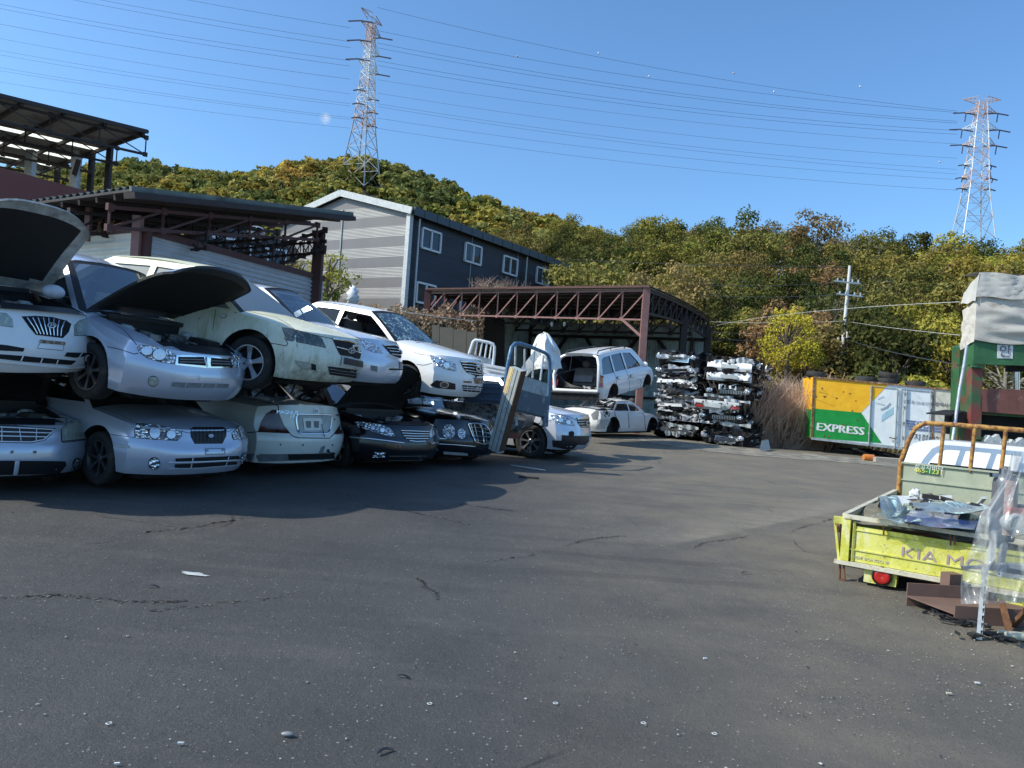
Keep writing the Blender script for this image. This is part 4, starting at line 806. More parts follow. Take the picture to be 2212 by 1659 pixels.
# ---- crushed cars
def crush_mat(name, light, dark, amt):
    m, nt, b = mat(name); v = tc(nt, (1,1,2.2)); w = nd(nt, 'ShaderNodeTexVoronoi'); w.inputs['Scale'].default_value = 3.2; w.inputs['Randomness'].default_value = 1
    ns = nd(nt, 'ShaderNodeTexNoise'); ns.inputs['Scale'].default_value = 3; nt.links.new(v, ns.inputs['Vector']); nt.links.new(mix(nt, .35, v, ns.outputs[1]), w.inputs['Vector'])
    s = nt.nodes.new('ShaderNodeSeparateColor'); nt.links.new(w.outputs['Color'], s.inputs[0])
    lt = mth(nt, 'LESS_THAN', s.outputs[0], amt); c = mix(nt, lt, dark, light); c = mix(nt, mth(nt, 'LESS_THAN', s.outputs[1], .03), c, (.12,.08,.05))
    nt.links.new(c, b.inputs['Base Color']); b.inputs['Metallic'].default_value = .35; b.inputs['Roughness'].default_value = .35
    bump(nt, b, nz(nt, v, 7, 8, .75, 0, 1), .9, .06); return m
M['crushA'] = crush_mat('crushed_dark', (.36,.37,.39), (.010,.010,.011), .2)
M['crushB'] = crush_mat('crushed_light', (.62,.64,.65), (.012,.012,.014), .22)
GC = 'flattened cars stacked in the scrap piles'
def crushed(label, base, yaw, h, seed, light, W=1.75, L=3.9, front='plain'):
    rg = random.Random(seed); c0 = Vector(base); t = thing('crushed_car', label, 'crushed car', c0, (rg.uniform(-.02,.02), rg.uniform(-.03,.03), R_(yaw+rg.uniform(-8,8))), GC)
    def shell(name, fac, mt, parent, sh=0, nx=44, ny=18, nz_=7):
        V = []; idx = {}; Fc = []
        def vi(i, j, k):
            if (i,j,k) not in idx:
                x, y, z = -i/nx*L, (j/ny-.5)*W*fac, k/nz_*h*fac; e = 1-.12*max(0, 1-min(i, nx-i)/4)**2
                p = Vector((x, y*e, z)); s3 = Vector((seed*7.1+sh, 0, 0))
                n1 = noise.noise_vector(p*1.1+s3)*.24+noise.noise_vector(p*3.6+s3)*.15+noise.noise_vector(Vector((p.x*7, p.y*7, p.z*18))+s3)*.07
                fold = .055*math.sin(p.x*9+seed+3*noise.noise(p*2+s3))*(1 if abs(j-ny/2) > ny/2-1.5 else .4)
                V.append(p+Vector((n1.x, n1.y+fold*(1 if y > 0 else -1), n1.z*.55))); idx[(i,j,k)] = len(V)-1
            return idx[(i,j,k)]
        for i in range(nx):
            for j in range(ny): Fc += [(vi(i,j,nz_), vi(i,j+1,nz_), vi(i+1,j+1,nz_), vi(i+1,j,nz_)), (vi(i,j,0), vi(i+1,j,0), vi(i+1,j+1,0), vi(i,j+1,0))]
            for k in range(nz_): Fc += [(vi(i,0,k), vi(i,0,k+1), vi(i+1,0,k+1), vi(i+1,0,k)), (vi(i,ny,k), vi(i+1,ny,k), vi(i+1,ny,k+1), vi(i,ny,k+1))]
        for j in range(ny):
            for k in range(nz_): Fc += [(vi(0,j,k), vi(0,j+1,k), vi(0,j+1,k+1), vi(0,j,k+1)), (vi(nx,j,k), vi(nx,j,k+1), vi(nx,j+1,k+1), vi(nx,j+1,k))]
        return mesh(name, V, Fc, mt, parent, None, 30)
    shell('body', .93, M['crushB' if light else 'crushA'], t)
    cols = ['white','lightgrey','dark','plastic','black','black','white'] if light else ['black','plastic','engine','silver','lightgrey','dark','steel']
    for k in range(12):   # torn sheets along the front and the visible flank
        side = k > 3; zc = rg.uniform(.15,.9)*h; ln = rg.uniform(.7,1.7); hh = rg.uniform(.06,.16); x0 = -rg.uniform(0,L-.8) if side else 0; y0 = W/2 if side else rg.uniform(-.6,.3); ph = rg.uniform(0,9); curl = rg.uniform(-.12,.12)
        def f(u, v):
            w1 = .05*math.sin(u*11+ph)+.04*math.sin(u*23+ph*2)
            if side: return (x0-ln*u, y0+.03+w1+.03*v, zc+(v-.5)*hh*(1+.5*math.sin(u*7+ph))+curl*u+.02*math.sin(u*30+ph))
            return (.04+w1*.8+.03*v, y0-.3+ln*.7*u, zc+(v-.5)*hh*(1+.4*math.sin(u*9+ph))+curl*.5*u)
        MB().grid(f, 22, 3).build('torn_panel', M[rg.choice(cols)], t, 40)
    q = MB()
    for k in range(26):
        s_ = rg.random() < .6
        a = Vector((-rg.uniform(0,L), W/2+rg.uniform(-.05,.08), rg.uniform(.03,h))) if s_ else Vector((rg.uniform(-.05,.08), rg.uniform(-W/2,W/2), rg.uniform(.03,h)))
        d_ = Vector((rg.uniform(-.3,.3), rg.uniform(-.05,.12), rg.uniform(-.09,.09)))
        if rg.random() < .6: q.bar(a, a+d_, rg.uniform(.02,.07), .02, rg.choice((0,1,2,0)))
        else: q.tube([a, a+d_*.5+Vector((.03,.03,.03)), a+d_], .012, 5, 0)
    tag(q.build('loose_debris', [M['plastic'], M['steel'], M['lightgrey']], t), kind='stuff')
    def fl(pts, m, o=.10, name='x', par=None):
        V = [Vector((o+rg.uniform(-.01,.01), y, z)) for y, z in pts]; return slab(MB(), V, (-.03,0,0)).build(name, M[m], par or t)
    if front == 'kidney':
        g = fl([(-.5,.12),(.35,.2),(.42,.34),(-.52,.28)], 'chrome', name='grille')
        q = MB(); 
        for i in range(22): q.box((.125,-.47+.04*i,.215+.003*i),(.02,.022,.10))
        q.build('grille_slat', M['dark'], g)
    elif front == 'slats':
        g = fl([(-.35,.16),(.42,.14),(.45,.30),(-.38,.30)], 'dark', name='grille'); q = MB()
        for i in range(14): q.box((.125,-.32+.055*i,.225),(.02,.028,.13))
        q.build('grille_slat', M['chrome'], g)
    elif front == 'trunk':
        g = MB().grid(lambda u, v: (.10-.12*(1-v)**2+.02*math.sin(u*5), -.8+1.5*u, .05+.32*v-.05*u), 12, 8).build('boot_lid', M['white'], t, 60)
        fl([(-.42,.13),(.1,.1),(.12,.25),(-.42,.28)], 'lightgrey', .16, 'plate_recess')
        for y0 in (-.78, .42): fl([(y0,.13),(y0+.12,.07),(y0+.34,.09),(y0+.30,.23),(y0+.06,.25)], 'smoklamp', .165, 'tail_light'); fl([(y0+.05,.10),(y0+.30,.11),(y0+.27,.17),(y0+.06,.18)], 'redlamp', .175, 'tail_lens')
        fl([(y0+.1,.2),(y0+.2,.19),(y0+.2,.26),(y0+.1,.27)], 'lightgrey', .18, 'reverse_lamp')
    elif front == 'lid':
        MB().grid(lambda u, v: (.12-.14*abs(v-.4)+.02*math.sin(u*9), -.78+1.5*u, .03+.30*v-.03*u), 14, 8).build('bonnet', M['white'], t, 60)
        fl([(-.3,.12),(.25,.1),(.27,.22),(-.3,.25)], 'lightgrey', .15, 'plate_recess')
    elif front == 'bars':
        g = fl([(-.3,.1),(.4,.06),(.42,.24),(-.3,.28)], 'chrome', .12, 'grille'); q = MB()
        for i in range(3): q.box((.14,.05,.12+.05*i),(.02,.64,.028))
        q.build('grille_slot', M['dark'], g)
    elif front == 'lampwhite':
        fl([(-.75,.12),(.2,.16),(.15,.26),(-.7,.24)], 'white', .1, 'bumper')
    for y0 in (-.7,.55):
        if front in ('kidney','slats','bars'): MB().sphere((.08,y0,h*.55), .1, 7, 0, (.5,1.2,.8)).build('headlight', M['lamp'], t, 180)
    return t
def gz(X, Y, d): v = P(*Z(7, X, Y), d); return v
L0 = G(*Z(7, 560, 1235)); L0 = gz(560,1235,27.3); R0 = gz(1110,1320,25.6)
for i, (yb, lab, lt, fr, off) in enumerate([
    (1230,'flattened dark car at the very bottom of the left scrap pile',0,'plain',0),(1070,'flattened black car second from the bottom of the left scrap pile',0,'plain',.05),
    (945,'flattened car with pale blue white bumper, third up in the left scrap pile',0,'lampwhite',.0),(805,'flattened car with bare silver radiator frame in the left scrap pile',0,'plain',-.05),
    (680,'flattened silver car with exposed bumper bar in the left scrap pile',1,'lampwhite',-.08),(575,'flattened black car with twin kidney grille high in the left scrap pile',0,'kidney',-.1),(430,'flattened pale car with chrome slat grille on top of the left scrap pile',1,'bars',-.1)]):
    z0 = gz(560, yb, 27.3).z; crushed(lab, (L0.x+off, L0.y, max(0, z0)), -122, .47, 11+i, lt, 1.8, 4.0, fr)
for i, (yb, lab, lt, fr, off) in enumerate([
    (1318,'flattened car with chrome bar grille at the very bottom of the right scrap pile',0,'bars',-.05),(1200,'flattened grey car second from the bottom of the right scrap pile',0,'plain',.0),
    (1095,'flattened car with bent black grille, third up in the right scrap pile',1,'slats',-.15),(955,'flattened white car with red tail lights in the middle of the right scrap pile',1,'trunk',-.35),
    (810,'flattened white car with vertical slat grille in the right scrap pile',1,'slats',.05),(625,'flattened white car with long smooth bonnet edge in the right scrap pile',1,'lid',.0),(512,'flattened white car with number plate recess on top of the right scrap pile',1,'lid',.0)]):
    z0 = gz(1110, yb, 25.6).z; crushed(lab, (R0.x+off, R0.y, max(0, z0)), -118, .47, 31+i, lt, 1.7, 4.0, fr)
q = MB().grid(lambda u, v: G(*Z(7, 1490+120*u, 1400-20*u))+Vector((0,.1*v,.02+.32*v+.02*math.sin(u*50)))+Vector((.12*v*(.5-u),0,0)), 30, 4)
solo(q, 'metal_panel', M['whitesteel'], 'small ribbed white panel lying in front of the right scrap pile', 'metal panel', 0)
# ---- cargo box
def Q8(X, Y): return Z(8, X, Y)
A_ = P(*Q8(330,895), 25.4); B_ = P(*Q8(1640,1045), 24.5); ub = (B_-A_); ub.z = 0; ub.normalize(); nbx = Vector((ub.y, -ub.x, 0)).normalized(); nbx = nbx if nbx.y < 0 else -nbx
CA_ = A_
def C8(X, Y, o=0): return onp(*Q8(X, Y), CA_+nbx*o, nbx)
BK = -nbx*1.9
def strip(mb, cs, th, m=0): return slab(mb, cs, th, m)
M['cwhite'] = sm('container_white', (.80,.85,.85), .45, 0, .12, 4, (.34,.31,.27), .62, .78, .1)
M['ccream'] = sm('container_cream', (.68,.65,.52), .6, 0, .2, 5, (.3,.24,.16), .55, .72, .1)
M['corange'] = sm('container_orange', (1.0,.50,.02), .5, 0, .15, 4, (.4,.2,.06), .66, .8, .1)
M['cgreen'] = sm('container_green', (.01,.30,.05), .5, 0, .2, 4, (.25,.3,.2), .7, .8, .1)
t = T_('cargo_box', 'orange green and white lorry cargo box marked EXPRESS lying beside the dry reeds', 'cargo box', (C8(900,960)[0], C8(900,960)[1], 0)); CB = t
q = MB(); slab(q, [C8(*a) for a in ((345,352),(1000,412),(1640,470),(1640,1045),(960,968),(322,895))], BK); t.part(q, 'wall', M['cwhite'])
q = MB(); slab(q, [C8(a[0], a[1], .006) for a in ((348,356),(1012,414),(765,668),(338,630))], -nbx*.004); q.add([C8(345,352,.0)+(-ub*.012), C8(345,352)+(-ub*.012)+BK*.98, C8(336,640)+(-ub*.012)+BK*.98, C8(336,640)-ub*.012], [(0,1,2,3)]); t.part(q, 'orange_paint', M['corange'])
q = MB(); slab(q, [C8(a[0], a[1], .009) for a in ((338,630),(765,668),(948,938),(800,926),(325,893))], -nbx*.004); q.add([C8(336,640)+(-ub*.014), C8(336,640)+(-ub*.014)+BK*.98, C8(322,893)+(-ub*.014)+BK*.98, C8(322,893)-ub*.014], [(0,1,2,3)]); t.part(q, 'green_paint', M['cgreen'])
q = MB(); slab(q, [C8(a[0], a[1], .004) for a in ((1412,452),(1640,474),(1640,1040),(1395,1010))], -nbx*.003); t.part(q, 'cream_panel', M['ccream'])
q = MB(); slab(q, [C8(a[0], a[1], .008) for a in ((948,685),(1052,615),(1050,680),(947,748))], -nbx*.003); t.part(q, 'pale_blue_stripe', sm('pale_blue', (.40,.62,.72), .5))
rustrim = sm('rusty_trim', (.26,.12,.05), .8, 0, .5, 9, (.5,.4,.3), .5, .65)
q = MB(); q.bar(C8(345,352,.01), C8(1640,472,.01), .06, .05); t.part(q, 'top_rail', rustrim)
q = MB(); q.bar(C8(348,352,.012), C8(326,895,.012), .05, .07); t.part(q, 'corner_post', rustrim)
q = MB(); q.bar(C8(322,895,.01), C8(1640,1045,.01), .06, .08); t.part(q, 'bottom_rail', M['greyslat'])
def door(x0, x1, xh):
    d = MB(); y = lambda X, t_: 352+(X-345)*.0935+t_*(540+(X-345)*.022)+22
    e = [(x0, y(x0,.02)), (x1, y(x1,.02)), (x1-25, y(x1,.94)), (x0-25, y(x0,.94))]
    for a, b in zip(e, e[1:]+e[:1]): d.bar(C8(*a, .012), C8(*b, .012), .02, .02)
    o = t.part(d, 'door_edge', M['greyslat'])
    for xx in xh:
        r = MB(); r.tube([C8(xx, y(xx,.0), .05), C8(xx-25, y(xx,.97), .05)], .016, 6)
        for k in (.08,.3,.55,.78,.95): r.box(C8(xx-25*k, y(xx,k), .03), (.05,.05,.06))
        t.part(r, 'lock_rod', M['galv'])
    h = MB(); h.bar(C8(x1-70, y(x1,.80), .06), C8(x1-15, y(x1,.82), .06), .03, .03); t.part(h, 'door_handle', M['plastic'])
door(862,1085,(855,1088)); door(1125,1400,(1150,1172,1385))
q = MB(); q.bar(C8(1412,455,.01), C8(1395,1020,.01), .04, .03); t.part(q, 'seam', rustrim)
def ct(name, txt, X, Y, size, mt, sx=1, o=.012):
    tm = text_mesh(name, txt, size, mt, None, C8(X, Y, o), nbx, sx, .002); tm.data.transform(Matrix.Translation(-t.l)); tm.parent = t.r
    return tm
slope = (C8(1640,472)-C8(345,352)); slope = math.atan2(slope.z, Vector((slope.x,slope.y,0)).length)
def ctt(name, txt, X, Y, size, mt, sx=1, bold=0):
    c_ = C8(X, Y, .014); z = nbx; x = (ub*math.cos(slope)+Vector((0,0,1))*math.sin(slope)).normalized(); y = z.cross(x)
    if y.z < 0: y = -y
    tm = text_mesh(name, txt, size, mt, None, c_, nbx, sx, .002, up=y)
    if bold:
        bm = bmesh.new(); bm.from_mesh(tm.data); g = bmesh.ops.duplicate(bm, geom=bm.verts[:]+bm.edges[:]+bm.faces[:]); bmesh.ops.translate(bm, verts=[v for v in g['geom'] if isinstance(v, bmesh.types.BMVert)], vec=x*bold+nbx*.002); bm.to_mesh(tm.data); bm.free()
    tm.data.transform(Matrix.Translation(-t.l)); tm.parent = t.r; return tm
wt_ = sm('white_lettering', (.78,.78,.78), .5); dk_ = sm('grey_lettering', (.10,.10,.12), .6); db_ = sm('blue_grey_lettering', (.16,.20,.36), .6)
ctt('lettering', 'EXPRESS', 575, 815, .37, wt_, 1.12, .035)
ctt('lettering', '고품격 ONE STOP', 1280, 583, .13, sm('faint_lettering', (.28,.30,.36), .6)); ctt('lettering', '포장이사서비스', 1520, 603, .15, dk_)
ctt('lettering', '지점(02)', 1355, 898, .25, dk_)
q = MB()
for k in range(4): q.bar(C8(1165+k*8, 740+k*24, .014), C8(1500+k*5, 768+k*24, .014), .006, .05)
t.part(q, 'logo_stripe', db_); ctt('logo', '이사', 1330, 785, .3, wt_, 1.2, .01)
q = MB(); q.tube([C8(935,635,.02), C8(985,615,.02), C8(1018,578,.02)], .012, 5); q.tube([C8(885,575,.02), C8(930,585,.02), C8(985,600,.02)], .006, 5); q.tube([C8(905,540,.02), C8(950,520,.02), C8(975,530,.02)], .005, 5); t.part(q, 'sketch_logo', sm('faded_ink', (.35,.42,.45), .6))
q = MB(); rg = random.Random(5)
for k in range(14): 
    X = rg.uniform(360,760); Y = rg.uniform(420,900); q.box(C8(X, Y, .012), (rg.uniform(.03,.12),.008,rg.uniform(.015,.05)))
t.part(q, 'scuff', rustrim)
def tyre_mesh(r=.32, w=.2):
    return MB().lathe([(r*.6,-w*.42),(r*.68,-w*.5),(r*.9,-w*.5),(r,-w*.36),(r,w*.36),(r*.9,w*.5),(r*.68,w*.5),(r*.6,w*.42)], 28, 'Z', close=True)
def tyre(p, rot, label, r=.32, w=.2):
    o = tyre_mesh(r, w).build('tyre', M['rubber'], None, 50, p); o.rotation_euler = rot; return tag(o, label, 'tyre', 'old tyres around the cargo box')
top8 = lambda X, d=0.6: C8(X, 352+(X-345)*.0935)-nbx*d+Vector((0,0,.12))
tyre(top8(395), (0,.05,0), 'flat worn tyre at the orange left end of the cargo box roof'); tyre(top8(850), (.05,0,0), 'black tyre on the cargo box roof above the orange and white border')
tyre(top8(1035,.5), (0,0,0), 'black tyre under a second tyre on the cargo box roof'); tyre(top8(1045,.5)+Vector((0,0,.2)), (.1,.1,0), 'topmost black tyre of the pair on the cargo box roof')
tyre(top8(1300), (0,0,0), 'black tyre on the cargo box roof near the green press')
g_ = G(*Q8(440,1000)); tyre(g_+Vector((0,0,.3)), (R_(52),0,.1), 'tyre leaning on the ground below the green end of the cargo box', .36, .22)
for X, n_ in ((600,5),(740,4)):
    q = MB()
    for k in range(n_+3):
        a = G(*Q8(X+k*22, 1000+k*9)); q.bar(a+Vector((0,.3,.04+.03*k)), a+Vector((rg.uniform(.4,1.3),rg.uniform(-.2,.4),.03)), .12, .05)
    solo(q, 'timber_pile', M['dark'], 'dark scrap timber in the shade %s' % ('beside the leaning tyre' if n_ == 5 else 'below the orange can'), 'timber')
q = MB().lathe([(.001,-.16),(.09,-.16),(.10,-.12),(.10,.12),(.09,.16),(.001,.16)], 16, 'X', G(*Q8(830,1095))+Vector((0,0,.1))); solo(q, 'paint_can', M['amber'], 'small orange can lying in front of the cargo box', 'can', 40)
q = MB().box(G(*Q8(1035,1112))+Vector((0,0,.07)), (1.1,.35,.14), -.05); solo(q, 'concrete_slab', sm('pale_concrete', (.36,.33,.28), .9, 0, .2, 8, None,0,0,.3), 'pale concrete block on the ground below the white cargo box doors', 'concrete block')
# ---- hydraulic press with tarpaulin
def X10(X, Y, d): return P(*Z(10, X, Y), d)
pd = 17.0; po = X10(612,750,pd); pu = Vector((math.cos(R_(-6)), math.sin(R_(-6)), 0)); pn = Vector((pu.y, -pu.x, 0))
def PP(X, Y, o=0): return onp(*Z(10, X, Y), po+pn*o, pn)
M['pgreen'] = sm('chipped_green_paint', (.035,.12,.045), .5, .1, .3, 3, (.17,.055,.04), .52, .62, .2)
M['pgreen2'] = sm('green_press_beam', (.045,.15,.06), .5, .1, .3, 3, (.24,.30,.24), .6, .68, .2)
M['pred'] = sm('worn_red_oxide', (.19,.075,.06), .7, .1, .25, 6, (.30,.20,.17), .58, .72, .2)
M['pcol'] = sm('half_stripped_column', (.05,.13,.06), .55, .1, .25, 2, (.20,.055,.045), .42, .52, .2)
t = T_('hydraulic_press', 'tall green and red car crushing press capped with a grey tarpaulin at the right edge', 'press', (PP(800,750).x, PP(800,750).y, 0))
bk = -pn
def col(X0, X1, Yt, Yb, dep, o, name, m):
    q = MB(); slab(q, [PP(X0,Yt,o), PP(X1,Yt,o), PP(X1-22,Yb,o), PP(X0-22,Yb,o)], bk*dep); return t.part(q, name, M[m])
col(600,688,960,1760,.25,0,'column','pcol'); col(1180,1290,960,1760,.25,0,'column','pcol')
q = MB(); slab(q, [PP(612,745,.02), PP(1500,770,.02), PP(1500,975,.02), PP(610,945,.02)], bk*.3); t.part(q, 'crossbeam', M['pgreen2'])
q = MB(); q.bar(PP(590,960,.05), PP(690,975,.05), .12, .06); slab(q, [PP(552,770,-.3), PP(612,745,-.02), PP(600,945,-.02), PP(552,960,-.3)], bk*.05); t.part(q, 'gusset', M['pgreen2'])
q = MB(); slab(q, [PP(497,800,-1.0), PP(556,775,-1.0), PP(556,1760,-1.0), PP(470,1760,-1.0)], bk*.4); t.part(q, 'side_frame', M['pgreen'])
q = MB(); slab(q, [PP(556,960,-.35), PP(600,955,-.3), PP(585,1760,-.3), PP(540,1760,-.35)], bk*.3); t.part(q, 'side_frame', M['pgreen'])
q = MB(); slab(q, [PP(668,1150,.0), PP(1180,1165,.0), PP(1180,1380,0), PP(668,1340,0)], bk*.4); t.part(q, 'platen', M['pred'])
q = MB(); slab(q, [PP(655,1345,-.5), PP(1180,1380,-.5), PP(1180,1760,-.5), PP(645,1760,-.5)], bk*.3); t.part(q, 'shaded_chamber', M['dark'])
q = MB(); q.tube([PP(963,960,-.4), PP(963,1180,-.4)], .075, 16); t.part(q, 'hydraulic_ram', M['chrome'], 60)
q = MB(); q.tube([PP(955,955,-.4), PP(955,1010,-.4)], .2, 16); t.part(q, 'ram_housing', M['dark'], 60)
q = MB(); q.tube([PP(555,790,.25), PP(530,960,.25), PP(495,1150,.3), PP(470,1330,.35), PP(455,1450,.4), PP(425,1640,.5)], .035, 10); t.part(q, 'standing_pipe', M['galv'], 60)
q = MB(); q.bar(PP(640,1350,-.2), PP(1180,1385,-.2), .05, .08); q.bar(PP(630,1560,.05), PP(1180,1600,.05), .08, .05); t.part(q, 'base_rail', M['pgreen'])
q = MB()
for k in range(18): q.box(PP(760+rg.uniform(-40,240), 1600+rg.uniform(-30,40), .1), (rg.uniform(.08,.3),.15,rg.uniform(.05,.2)), rg.uniform(0,3), 0, Matrix.Rotation(rg.uniform(-1,1),3,'Y'))
t.part(q, 'trapped_scrap', M['lightgrey'])
q = MB(); q.bar(PP(315,1362,.3), PP(470,1335,-.6), .5, .03); t.part(q, 'control_roof', M['dark'])
q = MB(); q.box(PP(470,1400,-.3), (.4,.3,.35)); q.box(PP(400,1455,-.2), (.08,.05,.4)); t.part(q, 'control_box', M['plastic'])
wr_ = lambda p, s=1: noise.noise(Vector((p[0]*2*s, p[1]*3*s, s)))
st_ = Vector((.5,.2,0))
def tz(Y): return PP(612,Y).z
zt, zm, zb_, zl = tz(182), tz(388), tz(400), tz(742)
# tarp: front sheet with sagging folds, side sheet, top
def tf(u, v): # u across 0..1 (2.9 m), v up
    X = u*3.1; z = tz(745+25*u)+(tz(385)-tz(745))*v
    fold = .03*math.sin((X*1.1+v*1.6)*5.0)*(.3+v)+.05*wr_((X, v*2))+.05*math.sin(v*3.1)+.012*math.sin(v*19+X*2)
    return PP(612,745)*0+Vector((po.x, po.y, 0))+pu*(X-.03)+pn*(.08+fold*min(1,u*12))+Vector((0,0,z-.05*math.sin(u*8)*(1-v)))
def ts(u, v):
    z = tz(760+60*u)+(tz(400+20*u)-tz(760))*v
    fold = .06*math.sin(v*14+u*6)+.06*wr_((u*2, v*3), 2)
    return Vector((po.x, po.y, 0))+bk*(u*.62-.08)-pu*(.03+fold*.25*min(1,u*5))+Vector((0,0,z))
def tt(u, v):
    z = tz(395)+(tz(185)-tz(395))*v; X = u*3.1
    sg = .03*math.sin(X*9+v*3)*v+.04*wr_((X*1.5, v), 3)
    return Vector((po.x, po.y, 0))+pu*(X-.09+.10*v)+pn*(.14-.12*v+sg*min(1,u*12))+Vector((0,0,z+.02*math.sin(X*6)))
def tsl(u, v):
    z = tz(430-30*0)+(tz(190+130*u)-tz(430))*v
    return Vector((po.x, po.y, 0))+bk*(u*.68-.14+.1*v)-pu*(.09-.10*v)+Vector((0,0,z+.02*math.sin(u*9+v*3)))
M['ptarp'] = sm('stained_grey_tarpaulin', (.52,.49,.43), .75, 0, .15, 2.5, (.28,.20,.13), .58, .75, .4, 0, (1,1,2.5)); M['ptarp2'] = sm('grey_tarpaulin_cap', (.46,.45,.41), .75, 0, .12, 3, (.28,.26,.23), .55, .75, .3)
q = MB().grid(tf, 60, 40).grid(ts, 20, 30); t.part(q, 'tarpaulin_skirt', M['ptarp'], 180)
q = MB().grid(tt, 40, 14).grid(tsl, 14, 14); q.add([PP(612,182)+Vector((0,0,0))+pu*.02, PP(612,182)+pu*3.1, PP(612,182)+pu*3.1+bk*.6, PP(612,182)+bk*.6], [(0,1,2,3)]); t.part(q, 'tarpaulin_cap', M['ptarp2'], 180)
sg = text_mesh('x', '안', .30, dk_, None, PP(872,845,.045), pn, 1, .003)
q = MB(); slab(q, [PP(808,785,.03), PP(938,792,.03), PP(935,903,.03), PP(808,898,.03)], bk*.01); s1 = t.part(q, 'sign_plate', M['whitesteel'])
sg.name = 'lettering'; sg.data.transform(Matrix.Translation(-t.l)); sg.parent = s1
# ---- yellow pickup with its rusty rack, bottom right
def Q9(X, Y): return Z(9, X, Y)
def Q16(X, Y): return Z(16, X, Y)
A_ = P(*Q9(470,405), 6.66); gd = Vector((math.cos(R_(-36)), math.sin(R_(-36)), 0)); gn = Vector((gd.y, -gd.x, 0)); hd = -gn   # gate faces gn, truck points along hd
KA_ = A_
def K9(X, Y, o=0): return onp(*Q9(X, Y), KA_+gn*o, gn)
def K8(X, Y, back, o=0): return onp(*Q8(X, Y), A_+hd*back, gn)+gn*o
def yel():
    m, nt, b = mat('peeling_yellow_paint'); v = tc(nt); vs = tc(nt, (1,1,.25))
    c = mix(nt, nz(nt, v, 9, 9, .7, .42, .56), (.50,.49,.06), (.60,.59,.15))
    c = mix(nt, mth(nt, 'MULTIPLY', nz(nt, vs, 16, 6, .6, .56, .64), .7), c, (.66,.64,.40)); c = mix(nt, nz(nt, v, 26, 9, .8, .58, .63), c, (.17,.13,.06)); c = mix(nt, nz(nt, vs, 7, 10, .8, .60, .68), c, (.26,.19,.08)); c = mix(nt, nz(nt, v, 3, 5, .6, .55, .75), c, (.42,.43,.10))
    nt.links.new(c, b.inputs['Base Color']); b.inputs['Roughness'].default_value = .55; bump(nt, b, nz(nt, v, 9, 9, .7, .42, .56), .25, .004); return m
M['yellow'] = yel(); M['sage'] = sm('faded_sage_paint', (.34,.37,.27), .6, 0, .15, 5, (.45,.44,.30), .55, .7, .15); M['orust'] = sm('rusty_yellow_tube', (.42,.22,.05), .7, 0, .5, 22, (.17,.07,.03), .48, .56, .4)
M['paleedge'] = sm('pale_worn_edge', (.55,.52,.40), .6, 0, .2, 14, (.25,.14,.08), .55, .65)
t = T_('pickup_truck', 'small truck without wheels, yellow tailgate, white cab and rusty orange headboard rack', 'truck', (K9(1100,900).x, K9(1100,900).y, 0)); YT = t
W_ = 1.72
tp0 = A_.copy(); z1 = K9(455,840).z; zt_ = A_.z
def L3(a, b, z): return Vector((A_.x, A_.y, 0))+gd*a+hd*b+Vector((0,0,z))
q = MB(); zg = zt_-.035; zl_ = K9(520,850).z
gt = lambda s, z, o=0: L3(s, -o, z)
slab(q, [gt(.06,zg-.045), gt(W_,zg-.045), gt(W_,zl_), gt(.06,zl_)], hd*.03); 
gate = t.part(q, 'tailgate', M['yellow'])
q = MB(); q.bar(gt(.06,zg-.075,.006), gt(W_,zg-.075,.006), .010, .010); q.bar(gt(.0,K9(700,762).z,.006), gt(W_,K9(700,762).z,.006), .012, .012); q.bar(gt(.065,zg,.012), gt(.065,zl_,.012), .012, .02); t.part(q, 'pressed_rib', M['yellow'], 0, gate)
q = MB(); q.bar(L3(-.02,-.02,zt_), L3(W_,-.02,zt_), .05, .035); q.bar(L3(-.02,0,zt_), L3(-.02,2.7,zt_+.02), .045, .04); t.part(q, 'top_rail', M['paleedge'])
q = MB(); q.box(L3(.0,.0,(zt_+z1)/2), (.07,.07,zt_-z1), R_(-36)); t.part(q, 'corner_post', M['yellow'])
q = MB(); q.bar(L3(-.08,-.02,z1-.02), L3(W_,-.02,z1-.02), .05, .035); t.part(q, 'rear_sill', M['paleedge'])
q = MB(); slab(q, [L3(-.03,.05,zt_-.02), L3(-.03,2.7,zt_), L3(-.03,2.7,z1), L3(-.03,.05,z1)], gd*.03); q.bar(L3(-.06,.1,z1+.12), L3(-.06,2.7,z1+.12), .02, .02); t.part(q, 'bed_side', M['yellow'])
q = MB(); q.box(K9(395,445,.0), (.10,.06,.06), R_(-20)); q.bar(K9(350,470), K9(385,830), .035, .02); q.bar(K9(372,830), K9(470,845), .04, .025); t.part(q, 'bent_side_panel', M['yellow']); q = MB(); q.bar(K9(420,480,-.03), K9(405,800,-.03), .05, .02); q.bar(K9(398,850), K9(392,1030), .02, .015); q.bar(K9(430,860), K9(440,1040), .02, .015); q.bar(K9(390,1030), K9(445,1040), .02, .015); q.tube([K9(360,480,.02), K9(375,500,.04), K9(380,560,.02)], .015, 6); t.part(q, 'rusty_hinge', M['rust'])
q = MB(); slab(q, [L3(-.01,.02,z1-.01), L3(W_,.02,z1-.01), L3(W_,2.7,z1-.01), L3(-.01,2.7,z1-.01)], (0,0,-.05)); t.part(q, 'bed_floor', M['rust'])
q = MB(); q.box(L3(.75,1.4,.08), (.9,2.4,.14), R_(-36)); t.part(q, 'chassis', M['dark'])
